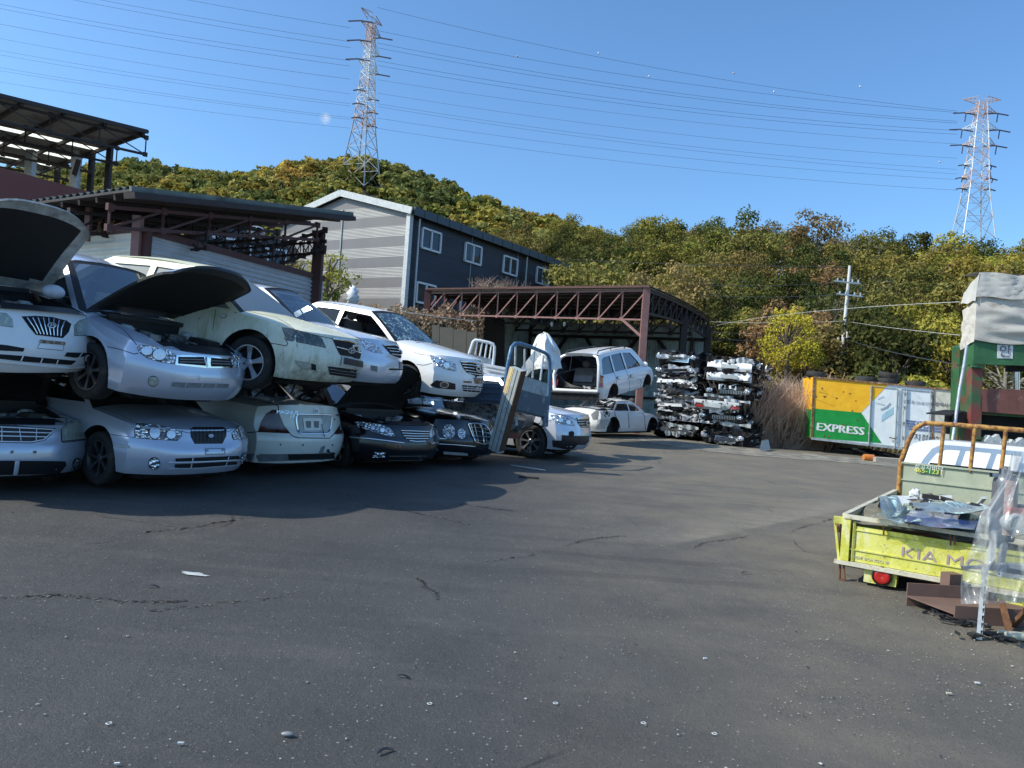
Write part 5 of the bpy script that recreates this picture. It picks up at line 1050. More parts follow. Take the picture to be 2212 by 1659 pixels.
for s in (.18, 1.2):   # lamp boxes
    q = MB(); bx0, bx1 = (.08, .56) if s < .5 else (1.16, 1.64); slab(q, [K9(*k_) for k_ in ((640,905),(965,958),(945,1108),(800,1085),(625,1052))] if s < .5 else [L3(bx0,-.0,.02), L3(bx1,-.0,.02), L3(bx1,-.0,.18), L3(bx0,-.0,.18)], hd*.10); lb = t.part(q, 'lamp_box', M['yellow'])
    c_ = (K9(808,1003,.02) if s < .5 else L3(1.42,-.02,.1)); q = MB().lathe([(.001,-.004),(.04,-.012),(.062,-.008),(.07,.0),(.07,.02)], 24, 'Y'); q.xf(Matrix.Translation(c_)@Matrix.Rotation(R_(-36),4,'Z')); t.part(q, 'tail_light', M['redlamp'], 50, lb)
    q = MB().lathe([(.07,-.014),(.082,-.008),(.082,.02)], 24, 'Y'); q.xf(Matrix.Translation(c_)@Matrix.Rotation(R_(-36),4,'Z')); t.part(q, 'lamp_rim', M['rim'], 50, lb)
for X in (1480, 1520, 820): q = MB().tube([K9(X,585 if X>1000 else 500,.03), K9(X+8,640 if X>1000 else 540,.05), K9(X+5,690 if X>1000 else 590,.03)], .008, 6); t.part(q, 'latch_hook', M['rust'], 60)
def gtx(name, txt, X, Y, size, m, sx, bold=0):
    tm = text_mesh(name, txt, size, m, None, K9(X, Y, .004), gn, sx, .002); tm.data.transform(Matrix.Translation(-t.l)); tm.parent = gate; return tm
mv = sm('mauve_lettering', (.33,.25,.27), .7, 0, .2, 30, (.5,.48,.15), .56, .62)
tm = gtx('lettering', 'KIA MOTORS', 1000, 860, .135, mv, 1.35); 
# anchor the first letter where the photo has it
bx = [v.co+t.l for v in tm.data.vertices]; mn = min((v-Vector((A_.x,A_.y,0))).dot(gd) for v in bx); want = (K9(1003,780)-Vector((A_.x,A_.y,0))).dot(gd); cz = (min(v.z for v in bx)+max(v.z for v in bx))/2; tm.data.transform(Matrix.Translation(gd*(want-mn)+Vector((0,0,K9(1030,764).z-cz))))
tm = gtx('lettering', 'WIDE BONGO III', 680, 835, .035, M['paleedge'], 1.2); tm.data.transform(Matrix.Translation(Vector((0,0,.0))))
# headboard and rack
hb = 2.72; hbp = lambda X, Y: onp(*Q8(X, Y), A_+hd*hb, gn)
zh1 = hbp(1160,1112).z; zh0 = z1; zr = hbp(1400,765).z
q = MB(); slab(q, [L3(-.0,hb,zh1), L3(W_,hb,zh1), L3(W_,hb,zh0), L3(0,hb,zh0)], hd*.03); t.part(q, 'headboard', M['sage'])
q = MB(); q.bar(L3(0,hb-.01,zh1-.2), L3(W_,hb-.01,zh1-.2), .015, .015); q.bar(L3(0,hb-.01,zh1), L3(W_,hb-.01,zh1), .03, .02); t.part(q, 'headboard_seam', M['sage'])
q = MB(); r0 = .12; pts = [L3(.01,hb,zh0), L3(.01,hb,zh1), L3(.08,hb,zr-.22), L3(.14,hb,zr-.07), L3(.24,hb,zr), L3(.5,hb,zr+.005), L3(W_-.24,hb,zr), L3(W_-.14,hb,zr-.07), L3(W_-.08,hb,zr-.22), L3(W_-.01,hb,zh1)]
q.tube(pts, .028, 10); t.part(q, 'rack_frame', M['orust'], 60)
for X in (1460, 1735, 2010):
    a_ = hbp(X, 1150); s_ = (a_-Vector((A_.x,A_.y,0))).dot(gd); q = MB().tube([L3(s_,hb,zh1-.03), L3(s_+.02,hb,zr)], .022, 8); t.part(q, 'rack_bar', M['orust'], 60)
q = MB(); slab(q, [hbp(*a)+gn*.02 for a in ((1283,1133),(1457,1157),(1450,1220),(1276,1196))], hd*.006); pl = t.part(q, 'sign_plate', sm('sign_green', (.015,.17,.07), .5, 0, .1, 8))
for txt, X, Y, sz, cc in (('성공자바닥', 1368, 1160, .062, (.7,.72,.68)), ('465-1231', 1366, 1188, .075, (.72,.68,.12))):
    tm = text_mesh('lettering', txt, sz, sm('letters', cc, .6), None, hbp(X, Y)+gn*.026, gn, 1.05, .001, up=(Vector((0,0,1))-gd*-.0)); tm.data.transform(Matrix.Translation(-t.l)); tm.parent = pl
# cab
cabz = hbp(1500,968).z+.06
def cabf(u, v):   # u around profile along heading, v across
    prof = [(0,.15),(0,.45),(.02,.80),(.10,cabz-.05),(.30,cabz),(.9,cabz),(1.15,cabz-.08),(1.5,.75),(1.62,.65),(1.65,.15)]
    s = u*(len(prof)-1); i = min(int(s), len(prof)-2); f = s-i; a, z = prof[i][0]*(1-f)+prof[i+1][0]*f, prof[i][1]*(1-f)+prof[i+1][1]*f
    b = 2*v-1; tb = max(0, (z-.55)/(cabz-.55)); w = (W_+.10)/2*(1-.13*tb**1.5); b2 = math.copysign(abs(b)**.85, b)
    return L3(W_/2+b2*w, hb+.12+a+.05*abs(b)**4, z-.07*abs(b)**5*(1 if .2 < u < .75 else .2))
q = MB().grid(cabf, 45, 24)
for v_ in (0, 1):
    ring = [cabf(i/45, v_) for i in range(46)]; cc = sum(ring, Vector())/46; q.add(ring+[cc], [(i, i+1, 46) for i in range(45)])
t.part(q, 'cab', M['white'], 60)
q = MB(); slab(q, [L3(-.035+.03,hb+.35,.72), L3(-.03,hb+1.2,.72), L3(.07,hb+1.0,cabz-.12), L3(.07,hb+.4,cabz-.12)], gd*.02); t.part(q, 'side_window', M['glassdark'])
q = MB(); slab(q, [L3(.25,hb+.10,.50), L3(W_-.25,hb+.10,.50), L3(W_-.3,hb+.115,cabz-.27), L3(.3,hb+.115,cabz-.27)], hd*.01); t.part(q, 'rear_window', M['glassdark'])
# loads in the bed
def sheet(name, pts9, z, m, label, cat, amp=.03, group=None):
    """warped sheet over a quadrilateral seen at height z"""
    c_ = [onz(*Q9(*p), z) for p in pts9]
    q = MB().grid(lambda u, v: c_[0].lerp(c_[1], u).lerp(c_[3].lerp(c_[2], u), v)+Vector((0,0,amp*math.sin(u*4+v*3)+amp*.8*noise.noise(Vector((u*4,v*4,z*9))))), 22, 14)
    return solo(q, name, m, label, cat, 60, group)
def onz(px, py, z): v = ray(px, py); return EYE+v*((z-EY)/v.z)
def bgm(name, c1, c2, tr):
    m = glass_mat(name, c1, tr, .25, 1, c2, .35); return m
M['shatter'] = bgm('shattered_windscreen', (.6,.7,.7), (.34,.40,.39), .35); M['bluepanel'] = sm('scratched_blue_panel', (.025,.06,.22), .25, .1, .25, 12, (.35,.4,.45), .66, .7, .15, .5)
sheet('broken_windscreen', [(700,405),(1110,330),(1200,470),(860,440)], zt_+.05, M['shatter'], 'crazed pale windscreen lying on the left of the blue panel in the yellow truck bed', 'windscreen', .02)
sheet('blue_panel', [(1130,330),(1800,375),(1720,550),(1000,452)], zt_+.05, M['bluepanel'], 'scratched dark blue car panel lying in the yellow truck bed', 'car panel', .012)
sheet('broken_windscreen', [(760,235),(1080,290),(1050,340),(800,370)], zt_+.11, M['shatter'], 'crumpled windscreen corner jutting out left of the yellow truck bed', 'windscreen', .06)
sheet('broken_windscreen', [(1060,300),(1850,285),(1800,370),(1130,320)], zt_+.12, M['shatter'], 'long curved windscreen behind the blue panel in the yellow truck bed', 'windscreen', .03)
q = MB(); rg = random.Random(8)
for k in range(110):
    p = L3(rg.uniform(.05,1.5), rg.uniform(.5,2.55), zt_+rg.uniform(-.03,.06)); q.box(p, (rg.uniform(.04,.2),rg.uniform(.03,.15),rg.uniform(.01,.06)), rg.uniform(0,3), rg.choice((0,1,2)), Matrix.Rotation(rg.uniform(-.7,.7),3,'X')@Matrix.Rotation(rg.uniform(0,3),3,'Z'))
q.grid(lambda u, v: L3(.02+1.6*u, .05+2.6*v, zt_-.05+.07*math.sin(3.14*v)+.08*noise.noise(Vector((u*5,v*5,2)))), 16, 16, 3)
solo(q, 'scrap_load', [M['lightgrey'], M['plastic'], M['sage'], sm('dirt_load', (.2,.18,.13), .95, 0, .3, 12)], 'loose grey scrap and dirt filling the yellow truck bed', 'scrap', 0, None, 'stuff')
q = MB().grid(lambda u, v: hbp(1255,1385)-hd*.15+Vector((math.cos(6.28*v)*math.sin(3.14*u), math.sin(6.28*v)*math.sin(3.14*u), -math.cos(3.14*u)))*(.065+.025*noise.noise(Vector((u*6,v*6,1)))), 12, 14); solo(q, 'plastic_bottle', M['whitesteel'], 'crumpled white plastic ball against the sage green headboard', 'plastic', 30)
# ---- steel channel lying on the ground
ca = onz(*Q16(215,1370), 0); cdir = (onz(*Q16(640,1395), 0)-ca).normalized(); cb = Vector((-cdir.y, cdir.x, 0)); cb = cb if cb.y > 0 else -cb
hh = onp(*Q16(225,1240), ca, cb).z
fl_ = lambda a, b, z: ca+cdir*a+cb*b+Vector((0,0,z))
wdt = .42; L_ = 1.8
q = MB(); slab(q, [fl_(0,0,0), fl_(L_,0,0), fl_(L_,0,hh), fl_(0,0,hh)], cb*.012); slab(q, [fl_(-.12,wdt,0), fl_(L_,wdt,0), fl_(L_,wdt,hh+.05), fl_(-.12,wdt,hh+.05)], cb*.012)
slab(q, [fl_(0,.012,hh*.55), fl_(L_,.012,hh*.55), fl_(L_,wdt,hh*.62), fl_(-.12,wdt,hh*.62)], (0,0,-.012)); q.box(fl_(.3,wdt+.1,hh+.06), (.12,.1,.14), .2)
solo(q, 'steel_channel', sm('brown_primer_steel', (.17,.105,.085), .6, .1, .15, 6, (.09,.05,.035), .6, .75, .1), 'wide brown steel channel lying beside the yellow truck', 'steel channel')
# ---- stand with gas cylinder under clear plastic
sx_ = onz(*Q16(400,1488), 0)
t = T_('workshop_stand', 'slotted angle steel stand holding a motor under the clear plastic sheet', 'stand', tuple(sx_))
def D16(X, Y, d): return P(*Q16(X, Y), d)
leg = lambda a, b, m, w=.035: MB().bar(a, b, w, .035)
q = leg(sx_, D16(445,950,sx_.y+.05), 0); lg = t.part(q, 'leg', M['galv'])
q = MB()
for k in range(9): p = sx_.lerp(D16(445,950,sx_.y+.05), .1+.1*k)-Vector((0,.02,0)); q.box(p, (.012,.006,.035))
t.part(q, 'slot', M['dark'], 0, lg)
t.part(leg(onz(*Q16(625,1450),0), D16(565,1200,5.55), 0), 'leg', M['rust']); t.part(leg(onz(*Q16(640,1390),0), D16(760,1270,5.3), 0), 'leg', M['rust']); t.part(leg(D16(545,1000,5.4), D16(590,740,5.4), 0), 'leg', M['galv']); t.part(leg(D16(480,980,5.5), D16(500,740,5.5), 0), 'leg', M['galv'])
q = MB(); q.bar(D16(275,960,5.25), D16(610,950,5.25), .03, .02); q.bar(D16(440,950,5.2), D16(800,1010,5.1), .04, .03); t.part(q, 'shelf', M['steel'])
q = MB().lathe([(.001,0),(.06,0),(.075,.02),(.075,.05),(.066,.055),(.075,.06),(.075,.10),(.066,.105),(.075,.11),(.075,.15),(.066,.155),(.075,.16),(.07,.2),(.001,.2)], 20, 'Y', D16(690,640,5.3)); t.part(q, 'motor', M['lightgrey'], 40)
q = MB(); q.box(D16(740,560,5.5), (.34,.1,.12)); t.part(q, 'motor_bracket', M['plastic']); q = MB(); q.box(D16(715,550,5.35), (.2,.04,.05)); t.part(q, 'red_cover', sm('faded_red', (.5,.13,.1), .6))
q = MB(); q.box(D16(800,990,5.4), (.5,.05,.1)); t.part(q, 'crossbar', M['whitesteel'])
gb = D16(545,330,5.45)
t2 = T_('gas_cylinder', 'grey gas cylinder with valve handle wrapped in clear plastic', 'gas cylinder', tuple(D16(590,770,5.45)))
zc0 = D16(590,760,5.45).z; cx = D16(582,500,5.45); q = MB().lathe([(.001,zc0),(.075,zc0),(.082,zc0+.03),(.082,gb.z-.02),(.078,gb.z+.02),(.06,gb.z+.05),(.035,gb.z+.07),(.025,gb.z+.09),(.025,gb.z+.12),(.001,gb.z+.12)], 28, 'Z', (cx.x, cx.y, 0)); t2.part(q, 'cylinder_body', sm('cylinder_grey', (.15,.155,.17), .3, .3, .15, 6), 60)
q = MB(); vz = D16(555,280,5.45).z; q.bar((cx.x-.11,cx.y,vz), (cx.x+.02,cx.y,vz), .035, .03); q.tube([(cx.x-.02,cx.y,vz-.05),(cx.x-.02,cx.y,vz+.05)], .03, 12); t2.part(q, 'valve', M['chrome'])
q = MB(); q.bar((cx.x-.02,cx.y,vz+.04), (cx.x+.16,cx.y,vz+.01), .04, .02); t2.part(q, 'valve_handle', M['plastic'])
q = MB(); q.grid(lambda u, v: (cx.x+.084*math.cos(-2.2+.8*u), cx.y+.084*math.sin(-2.2+.8*u), zc0+.05+.4*v), 8, 2); t2.part(q, 'label_sticker', sm('sticker', (.55,.45,.4), .5, 0, .2, 20, (.45,.1,.12), .5, .6))
def plastic():
    m = bpy.data.materials.new('clear_polythene'); m.use_nodes = True; nt = m.node_tree; nt.nodes.clear(); o = nt.nodes.new('ShaderNodeOutputMaterial'); v = tc(nt)
    tr = nt.nodes.new('ShaderNodeBsdfTransparent'); tr.inputs[0].default_value = (.93,.95,.96,1); df = nt.nodes.new('ShaderNodeBsdfDiffuse'); df.inputs[0].default_value = (.62,.65,.66,1); tl = nt.nodes.new('ShaderNodeBsdfTranslucent'); tl.inputs[0].default_value = (.75,.78,.8,1)
    gl = nt.nodes.new('ShaderNodeBsdfGlossy'); gl.inputs['Roughness'].default_value = .2
    bp = nt.nodes.new('ShaderNodeBump'); bp.inputs['Strength'].default_value = .5; bp.inputs['Distance'].default_value = .02; nt.links.new(nz(nt, v, 7, 3, .5, 0, 1), bp.inputs['Height'])
    for n_ in (gl, df, tl): nt.links.new(bp.outputs[0], n_.inputs['Normal'])
    m0 = nt.nodes.new('ShaderNodeMixShader'); m0.inputs[0].default_value = .4; nt.links.new(df.outputs[0], m0.inputs[1]); nt.links.new(tl.outputs[0], m0.inputs[2])
    m1 = nt.nodes.new('ShaderNodeMixShader'); nt.links.new(mth(nt, 'ADD', mth(nt, 'MULTIPLY', nz(nt, v, 3, 5, .6, .36, .66), .5), .22), m1.inputs[0]); nt.links.new(tr.outputs[0], m1.inputs[1]); nt.links.new(m0.outputs[0], m1.inputs[2])
    f = nt.nodes.new('ShaderNodeFresnel'); f.inputs[0].default_value = 1.45; nt.links.new(bp.outputs[0], f.inputs['Normal'])
    m2 = nt.nodes.new('ShaderNodeMixShader'); nt.links.new(mth(nt, 'MULTIPLY', f.outputs[0], 1.0), m2.inputs[0]); nt.links.new(m1.outputs[0], m2.inputs[1]); nt.links.new(gl.outputs[0], m2.inputs[2]); nt.links.new(m2.outputs[0], o.inputs[0]); return m
M['poly'] = plastic()
Lft = [(640,110),(600,280),(500,440),(410,560),(375,680),(345,800),(300,900),(268,1000),(262,1110),(266,1228)]
def bag(u, v):
    s = (1-v)*(len(Lft)-1); i = min(int(s), len(Lft)-2); f = s-i; X0 = Lft[i][0]*(1-f)+Lft[i+1][0]*f; Y0 = Lft[i][1]*(1-f)+Lft[i+1][1]*f
    X = X0+(1000-X0)*u; Y = Y0+u*(-15 if v < .1 else 0)
    w1 = .10*noise.noise(Vector((u*5, v*3.4, .3)))+.045*noise.noise(Vector((u*11, v*9, 3)))*(1.5-v)+.05*math.sin(u*26+3*v+4*noise.noise(Vector((u*3,v*3,1))))*(.35+.65*(1-v))*.5+.06*math.sin(u*13+v*3+2*noise.noise(Vector((u*4,v*4,9))))
    return D16(X, Y, 5.05+w1-.05*math.sin(u*3)+.22*v)
q = MB().grid(bag, 70, 80)
solo(q, 'plastic_bag', M['poly'], 'large clear plastic sheet draped over the stand in front of the yellow truck', 'plastic sheet', 180)
q = MB().tube([onz(*Q16(545,1480),.0)+Vector((0,0,.03)), onz(*Q16(545,1480),.0)+Vector((.9,-.16,.03))], .03, 14); solo(q, 'white_pipe', M['paleedge'], 'short off white pipe lying on the ground at the right edge', 'pipe', 50)
rg = random.Random(12)
for X, Y, lab in ((170,1325,'small heap of black rubber scraps at the left end of the steel channel'), (290,1380,'small heap of black scraps in front of the steel channel'), (490,1490,'small heap of black scraps beside the slotted stand leg')):
    q = MB(); p0 = onz(*Q16(X, Y), 0)
    for k in range(26): q.box(p0+Vector((rg.gauss(0,.09), rg.gauss(0,.06), .012+rg.random()*.03)), (rg.uniform(.02,.09),rg.uniform(.01,.04),.012), 0, 0, Matrix.Rotation(rg.uniform(0,3),3,'Z')@Matrix.Rotation(rg.uniform(-.5,.5),3,'X'))
    solo(q, 'rubber_scraps', M['plastic'], lab, 'scrap heap', 0, None, 'stuff')
q = MB(); p0 = onz(*Q16(690,1330), 0)+Vector((.05,.1,0))
for k in range(14):
    a_ = p0+Vector((rg.uniform(-.1,.25), rg.uniform(-.1,.2), 0)); hgt = rg.uniform(.1,.28); q.grid(lambda u, v: a_+Vector((.08*(v-.5)+.06*u*math.sin(k), .05*math.cos(k)*u, hgt*u)), 5, 2, rg.choice((0,0,1)))
solo(q, 'plastic_wrapper', [sm('lime_wrapper', (.55,.62,.08), .4), M['whitesteel']], 'lime green and white plastic wrappings under the stand at the right edge', 'wrapper', 40)
# ---- shape of the wooded hill
SKY = [(-900,430),(-500,390),(-200,372),(0,366),(150,362),(250,345),(330,360),(480,375),(560,360),(640,345),(730,338),(800,350),(870,370),(950,395),(1050,430),(1150,452),(1250,475),(1330,485),(1400,480),(1520,478),(1600,463),(1700,468),(1760,475),(1850,490),(1960,482),(2040,492),(2120,505),(2212,500),(2500,505),(2900,520),(3300,560)]
RD = [(-900,300),(700,265),(900,240),(1100,195),(1300,155),(1500,122),(1700,108),(2212,98),(3300,100)]
def lk(tab, x): return float(np.interp(x, [a for a, _ in tab], [b for _, b in tab]))
def theight(px, d):
    rd = lk(RD, px); crown = 10.2 if px > 1250 else 9.8; zr = P(px, lk(SKY, px), rd).z-crown
    k = min(1, max(0, (px-1150)/380)); st = 62-28*k; kf = min(1, max(0, (px-985)/60)); wb = min(1, max(0, (d-46)/5)); up = 4.3*((1-kf)*(1-wb)+(1-k)*wb)*min(1, max(0, (d-31)/3.5))
    if d <= st: return up if d > 31 else 0
    s = (d-st)/(rd-st)
    if s <= 1: return up+(zr-up)*(.30*s+.70*(s*s*(3-2*s)))*1.0
    return zr-(d-rd)*.12
# ---------------------------------------------------------------- buildings, sheds, pylons
M['redsteel'] = sm('shaded_red_steel', (.085,.030,.026), .6, .1, .25, 4, (.10,.04,.03), .6, .75, .1)  # red shed steel in shade, its darkness put into the colour
M['redlit'] = sm('sunlit_red_steel', (.26,.135,.12), .6, .1, .2, 6, (.15,.07,.05), .6, .75, .1)  # same red steel where sun falls, the light put into the colour
M['darksteel'] = sm('dark_steel', (.035,.022,.02), .6, .1, .3, 5)
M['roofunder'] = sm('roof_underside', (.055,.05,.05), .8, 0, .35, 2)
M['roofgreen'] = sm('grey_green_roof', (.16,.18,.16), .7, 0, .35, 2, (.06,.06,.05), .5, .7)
def corr(name, c1, c2, per, axis='Z', soft=1, dirt=None):
    """corrugated sheet: shading comes from a real profile in the bump, stripes follow the sheet"""
    m, nt, b = mat(name); v = tc(nt); sp = nt.nodes.new('ShaderNodeSeparateXYZ'); nt.links.new(v, sp.inputs[0])
    s = mth(nt, 'SINE', mth(nt, 'MULTIPLY', sp.outputs['XYZ'.index(axis)], 2*math.pi/per)); 
    c = mix(nt, nz(nt, v, 2.5, 6, .6, .35, .7), c1, c2)
    if dirt: c = mix(nt, nz(nt, v, 3, 8, .7, .55, .75), c, dirt)
    nt.links.new(c, b.inputs['Base Color']); b.inputs['Roughness'].default_value = .45; b.inputs['Metallic'].default_value = .15
    bump(nt, b, s, 1, per*.28); return m
def uvw(o, u):   # local frame so that object coordinates run along the wall
    u = Vector(u).normalized(); return u
def wallpiece(name, m, a, b, z0a, z0b, z1a, z1b, T, th=.06, parent=None, nu=1, prof=None):
    """vertical sheet from a to b (plan points); prof = (period, depth) gives real corrugation along z"""
    a = Vector((a[0], a[1], 0)); b = Vector((b[0], b[1], 0)); u = (b-a); L = u.length; u.normalize(); n = Vector((u.y, -u.x, 0))
    if n.y > 0: n = -n
    q = MB()
    if prof:
        per, dep = prof; H = max(z1a-z0a, z1b-z0b); k = max(2, int(H/per*6))
        def f(s, t):
            z0 = z0a+(z0b-z0a)*s; z1 = z1a+(z1b-z1a)*s; zz = z0+(z1-z0)*t; return a+u*(L*s)+n*(dep*math.sin((z1-zz)*2*math.pi/per))+Vector((0,0,zz))
        q.grid(f, max(1, nu), k)
        return T.part(q, name, m, 180, parent)
    slab(q, [a+Vector((0,0,z0a)), b+Vector((0,0,z0b)), b+Vector((0,0,z1b)), a+Vector((0,0,z1a))], -n*th)
    return T.part(q, name, m, 0, parent)
# ---- warehouse
WA = Vector((-6.2, 45, 0)); wu = Vector((.5376, .843, 0)).normalized(); wv = Vector((-wu.y, wu.x, 0)); 
c0 = P(886,457,45); WA = Vector((c0.x, c0.y, 0)); ze = c0.z; zb0 = P(868,672,45).z-1.5
def bandmat(name, ca, cb, per, off, fine):
    m, nt, b = mat(name); v = tc(nt); sp = nt.nodes.new('ShaderNodeSeparateXYZ'); nt.links.new(v, sp.inputs[0])
    w = mth(nt, 'FRACT', mth(nt, 'ADD', mth(nt, 'DIVIDE', sp.outputs[2], per), off)); k = mth(nt, 'LESS_THAN', w, .5)
    c = mix(nt, k, ca, cb); c = mix(nt, mth(nt, 'MULTIPLY', nz(nt, v, .7, 6, .7, .4, .7), .25), c, tuple(x*.6 for x in ca))
    nt.links.new(c, b.inputs['Base Color']); b.inputs['Roughness'].default_value = .5
    s = mth(nt, 'MULTIPLY', mth(nt, 'SINE', mth(nt, 'MULTIPLY', sp.outputs[2], 2*math.pi/fine)), k); bump(nt, b, s, .35, .02); return m
t = T_('warehouse', 'two storey warehouse with pale striped gable and dark navy side wall below the hill', 'building', (WA.x, WA.y, zb0))
Lw, Wg = 19.5, 11.6; cor = lambda a, b, z: WA+wu*a+wv*b+Vector((0,0,z))
zp = P(743,427,48.5).z
q = MB(); slab(q, [cor(0,0,zb0), cor(0,Wg,zb0), cor(0,Wg,ze-.1), cor(0,Wg/2,zp-.1), cor(0,0,ze-.1)], wu*.15); g = t.part(q, 'gable_wall', bandmat('gable_bands', (.18,.17,.168), (.30,.292,.28), 1.28, .2, .09))
q = MB(); slab(q, [cor(.16,-.0,zb0), cor(Lw,0,zb0), cor(Lw,0,ze-.1), cor(.16,0,ze-.1)], wv*.15); t.part(q, 'side_wall', bandmat('navy_bands', (.022,.023,.034), (.040,.042,.054), 1.28, .2, .09))
q = MB(); slab(q, [cor(0,Wg,zb0), cor(Lw,Wg,zb0), cor(Lw,Wg,ze-.1), cor(0,Wg,ze-.1)], wv*-.1); slab(q, [cor(Lw,0,zb0), cor(Lw,Wg,zb0), cor(Lw,Wg,ze-.1), cor(Lw,Wg/2,zp-.1), cor(Lw,0,ze-.1)], wu*-.1); t.part(q, 'rear_wall', M['greyslat'])
q = MB(); o = .35
for b0, b1, z0_, z1_ in ((-o, Wg/2, ze-.12, zp+.05), (Wg/2, Wg+o, zp+.05, ze-.12)): slab(q, [cor(-.2,b0,z0_), cor(Lw+.3,b0,z0_), cor(Lw+.3,b1,z1_), cor(-.2,b1,z1_)], (0,0,.22))
t.part(q, 'roof', sm('charcoal_roof', (.06,.065,.075), .5))
tr = sm('pale_flashing', (.55,.56,.55), .45); q = MB(); q.bar(cor(-.26,-o,ze-.02), cor(-.26,Wg/2,zp+.15), .1, .42); q.bar(cor(-.26,Wg+o,ze-.02), cor(-.26,Wg/2,zp+.15), .1, .42); q.box(cor(.0,-.02,(ze+zb0)/2), (.3,.3,ze-zb0-.3), math.atan2(wu.y, wu.x)); t.part(q, 'flashing', tr)
q = MB(); q.bar(cor(-.1,-o-.08,ze-.0), cor(Lw+.3,-o-.08,ze-.0), .14, .5); 
for k in range(16): q.box(cor(.8+k*1.25,-o-.16,ze-.0), (.03,.03,.52), math.atan2(wu.y, wu.x))
t.part(q, 'gutter', sm('charcoal_gutter', (.045,.055,.06), .4))
for s in (.7, 13.4, 19.2): t.part(MB().tube([cor(s,-.22,ze-.3), cor(s,-.22,zb0)], .06, 8), 'downpipe', tr, 60)
for s in (6.5, 12.4, 16.5): t.part(MB().box(cor(s,-.03,(ze+zb0)/2), (.05,.05,ze-zb0-.4), math.atan2(wu.y, wu.x)), 'seam', M['greyslat'])
q = MB()
q.box(cor(-.03,Wg*.49,(ze+zb0)/2+.5), (.07,.07,ze-zb0), math.atan2(wu.y, wu.x)); t.part(q, 'seam', M['greyslat'])
wm = sm('white_window_frame', (.75,.76,.77), .4, 0, .05)
def window(s, z, w=1.85, h=1.22):
    q = MB(); ang = math.atan2(wu.y, wu.x)
    for a_, b_, c_, d_ in ((0,h/2,w,.12),(0,-h/2,w,.12),(-w/2,0,.12,h),(w/2,0,.12,h),(0,0,.10,h)): q.box(cor(s+a_,-.06,z+b_), (c_,.14,d_), ang)
    f_ = t.part(q, 'window', wm)
    for sg in (-1, 1): t.part(MB().box(cor(s+sg*w/4,-.02,z), (w/2-.14,.04,h-.13), ang), 'pane', M['wpane'], 0, f_)
M['wpane'] = glass_mat('window_pane', (.2,.25,.33), .3, .02, 0, (.06,.075,.10))
zw = P(933,520,46.8).z
for s in (2.12, 6.68, 11.38, 16.13): window(s, zw)
for s in (1.95, 6.5): window(s, P(925,636,46.8).z)
# second low building behind the middle shed
t = T_('office_block', 'low dark grey building with white windows seen under the middle shed roof', 'building', tuple(P(560,600,40))); q = MB(); a_ = P(440,480,38); b_ = P(612,560,44)
slab(q, [P(430,465,38), P(612,520,44), P(612,640,44), P(430,640,38)], (0,3,0)); t.part(q, 'wall', sm('slate_wall', (.045,.05,.065), .6))
for X, Y in ((1730,1385),(2160,1470)):
    c_ = P(*Z(11, X, Y), 37.5 if X < 2000 else 41.5); q = MB()
    for a1, b1, c1, d1 in ((0,.5,1.7,.1),(0,-.5,1.7,.1),(-.85,0,.1,1.1),(.85,0,.1,1.1),(0,0,.1,1.0)): q.box(c_+Vector((a1,-.1+a1*.5,b1)), (c1,.1,d1), .45)
    f_ = t.part(q, 'window', wm); t.part(MB().box(c_, (1.6,.05,1.0), .45), 'pane', M['wpane'], 0, f_)
c_ = P(*Z(11, 2062, 1290), 37); q = MB().lathe([(.001,.0),(.28,0),(.28,.25),(.34,.3),(.42,.42),(.40,.6),(.25,.72),(.001,.75)], 16, 'Z', c_-Vector((0,0,.3))); t.part(q, 'roof_ventilator', M['galv'], 40)
# ---- middle shed
t = T_('open_shed', 'open shed with corrugated metal walls and a dark trussed roof behind the stacked cars', 'shed', (-7.5, 15, 0)); MS = t
A3 = P(300,497,15); C3 = P(700,604,21); B3 = P(120,515,16.6)
cm = sm('grey_corrugated_sheet', (.46,.48,.50), .45, .25, .15, 3, (.22,.2,.17), .6, .8); cl = sm('cream_corrugated_sheet', (.82,.80,.72), .5, .1, .12, 3, (.35,.3,.22), .62, .8)
wallpiece('side_wall', cm, A3, C3, 1.5, 1.5, A3.z, C3.z, t, nu=2, prof=(.115,.022)); wallpiece('end_wall', cl, B3, A3, 1.5, 1.5, B3.z, A3.z-.02, t, nu=2, prof=(.17,.03))
q = MB(); q.bar(A3+Vector((0,-.03,.02)), C3+Vector((0,-.03,.02)), .1, .14); q.bar(B3+Vector((0,-.05,.03)), A3+Vector((0,-.05,.0)), .1, .09); t.part(q, 'wall_beam', M['redsteel'])
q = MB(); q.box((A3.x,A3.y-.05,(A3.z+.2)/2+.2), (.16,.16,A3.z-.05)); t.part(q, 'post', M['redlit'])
q = MB(); q.box((A3.x+.16,A3.y+.05,A3.z/2), (.12,.16,A3.z)); t.part(q, 'post', M['redsteel'])
pc = P(684,600,20.6); q = MB(); q.box((pc.x,pc.y,P(690,500,20.6).z/2), (.26,.26,P(690,500,20.6).z)); t.part(q, 'post', M['redsteel'])
F0 = P(280,408,14); F1 = P(760,463,20.3); S0 = P(75,436,15.1); sv = (S0-F0); sl_ = sv.length; sv.normalize()
q = MB(); per = .2
q.grid(lambda u, v: F0.lerp(F1, v)+sv*(3.6*u)+Vector((0,0,.035*math.sin(u*3.6/per*2*math.pi)+.03)), 160, 2); t.part(q, 'roof', M['roofgreen'], 180)
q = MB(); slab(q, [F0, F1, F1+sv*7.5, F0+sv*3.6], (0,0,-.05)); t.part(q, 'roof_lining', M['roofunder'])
q = MB(); q.bar(F0+Vector((.03,-.03,0)), F1+Vector((.03,-.03,0)), .06, .1); t.part(q, 'roof_edge', M['roofgreen'])
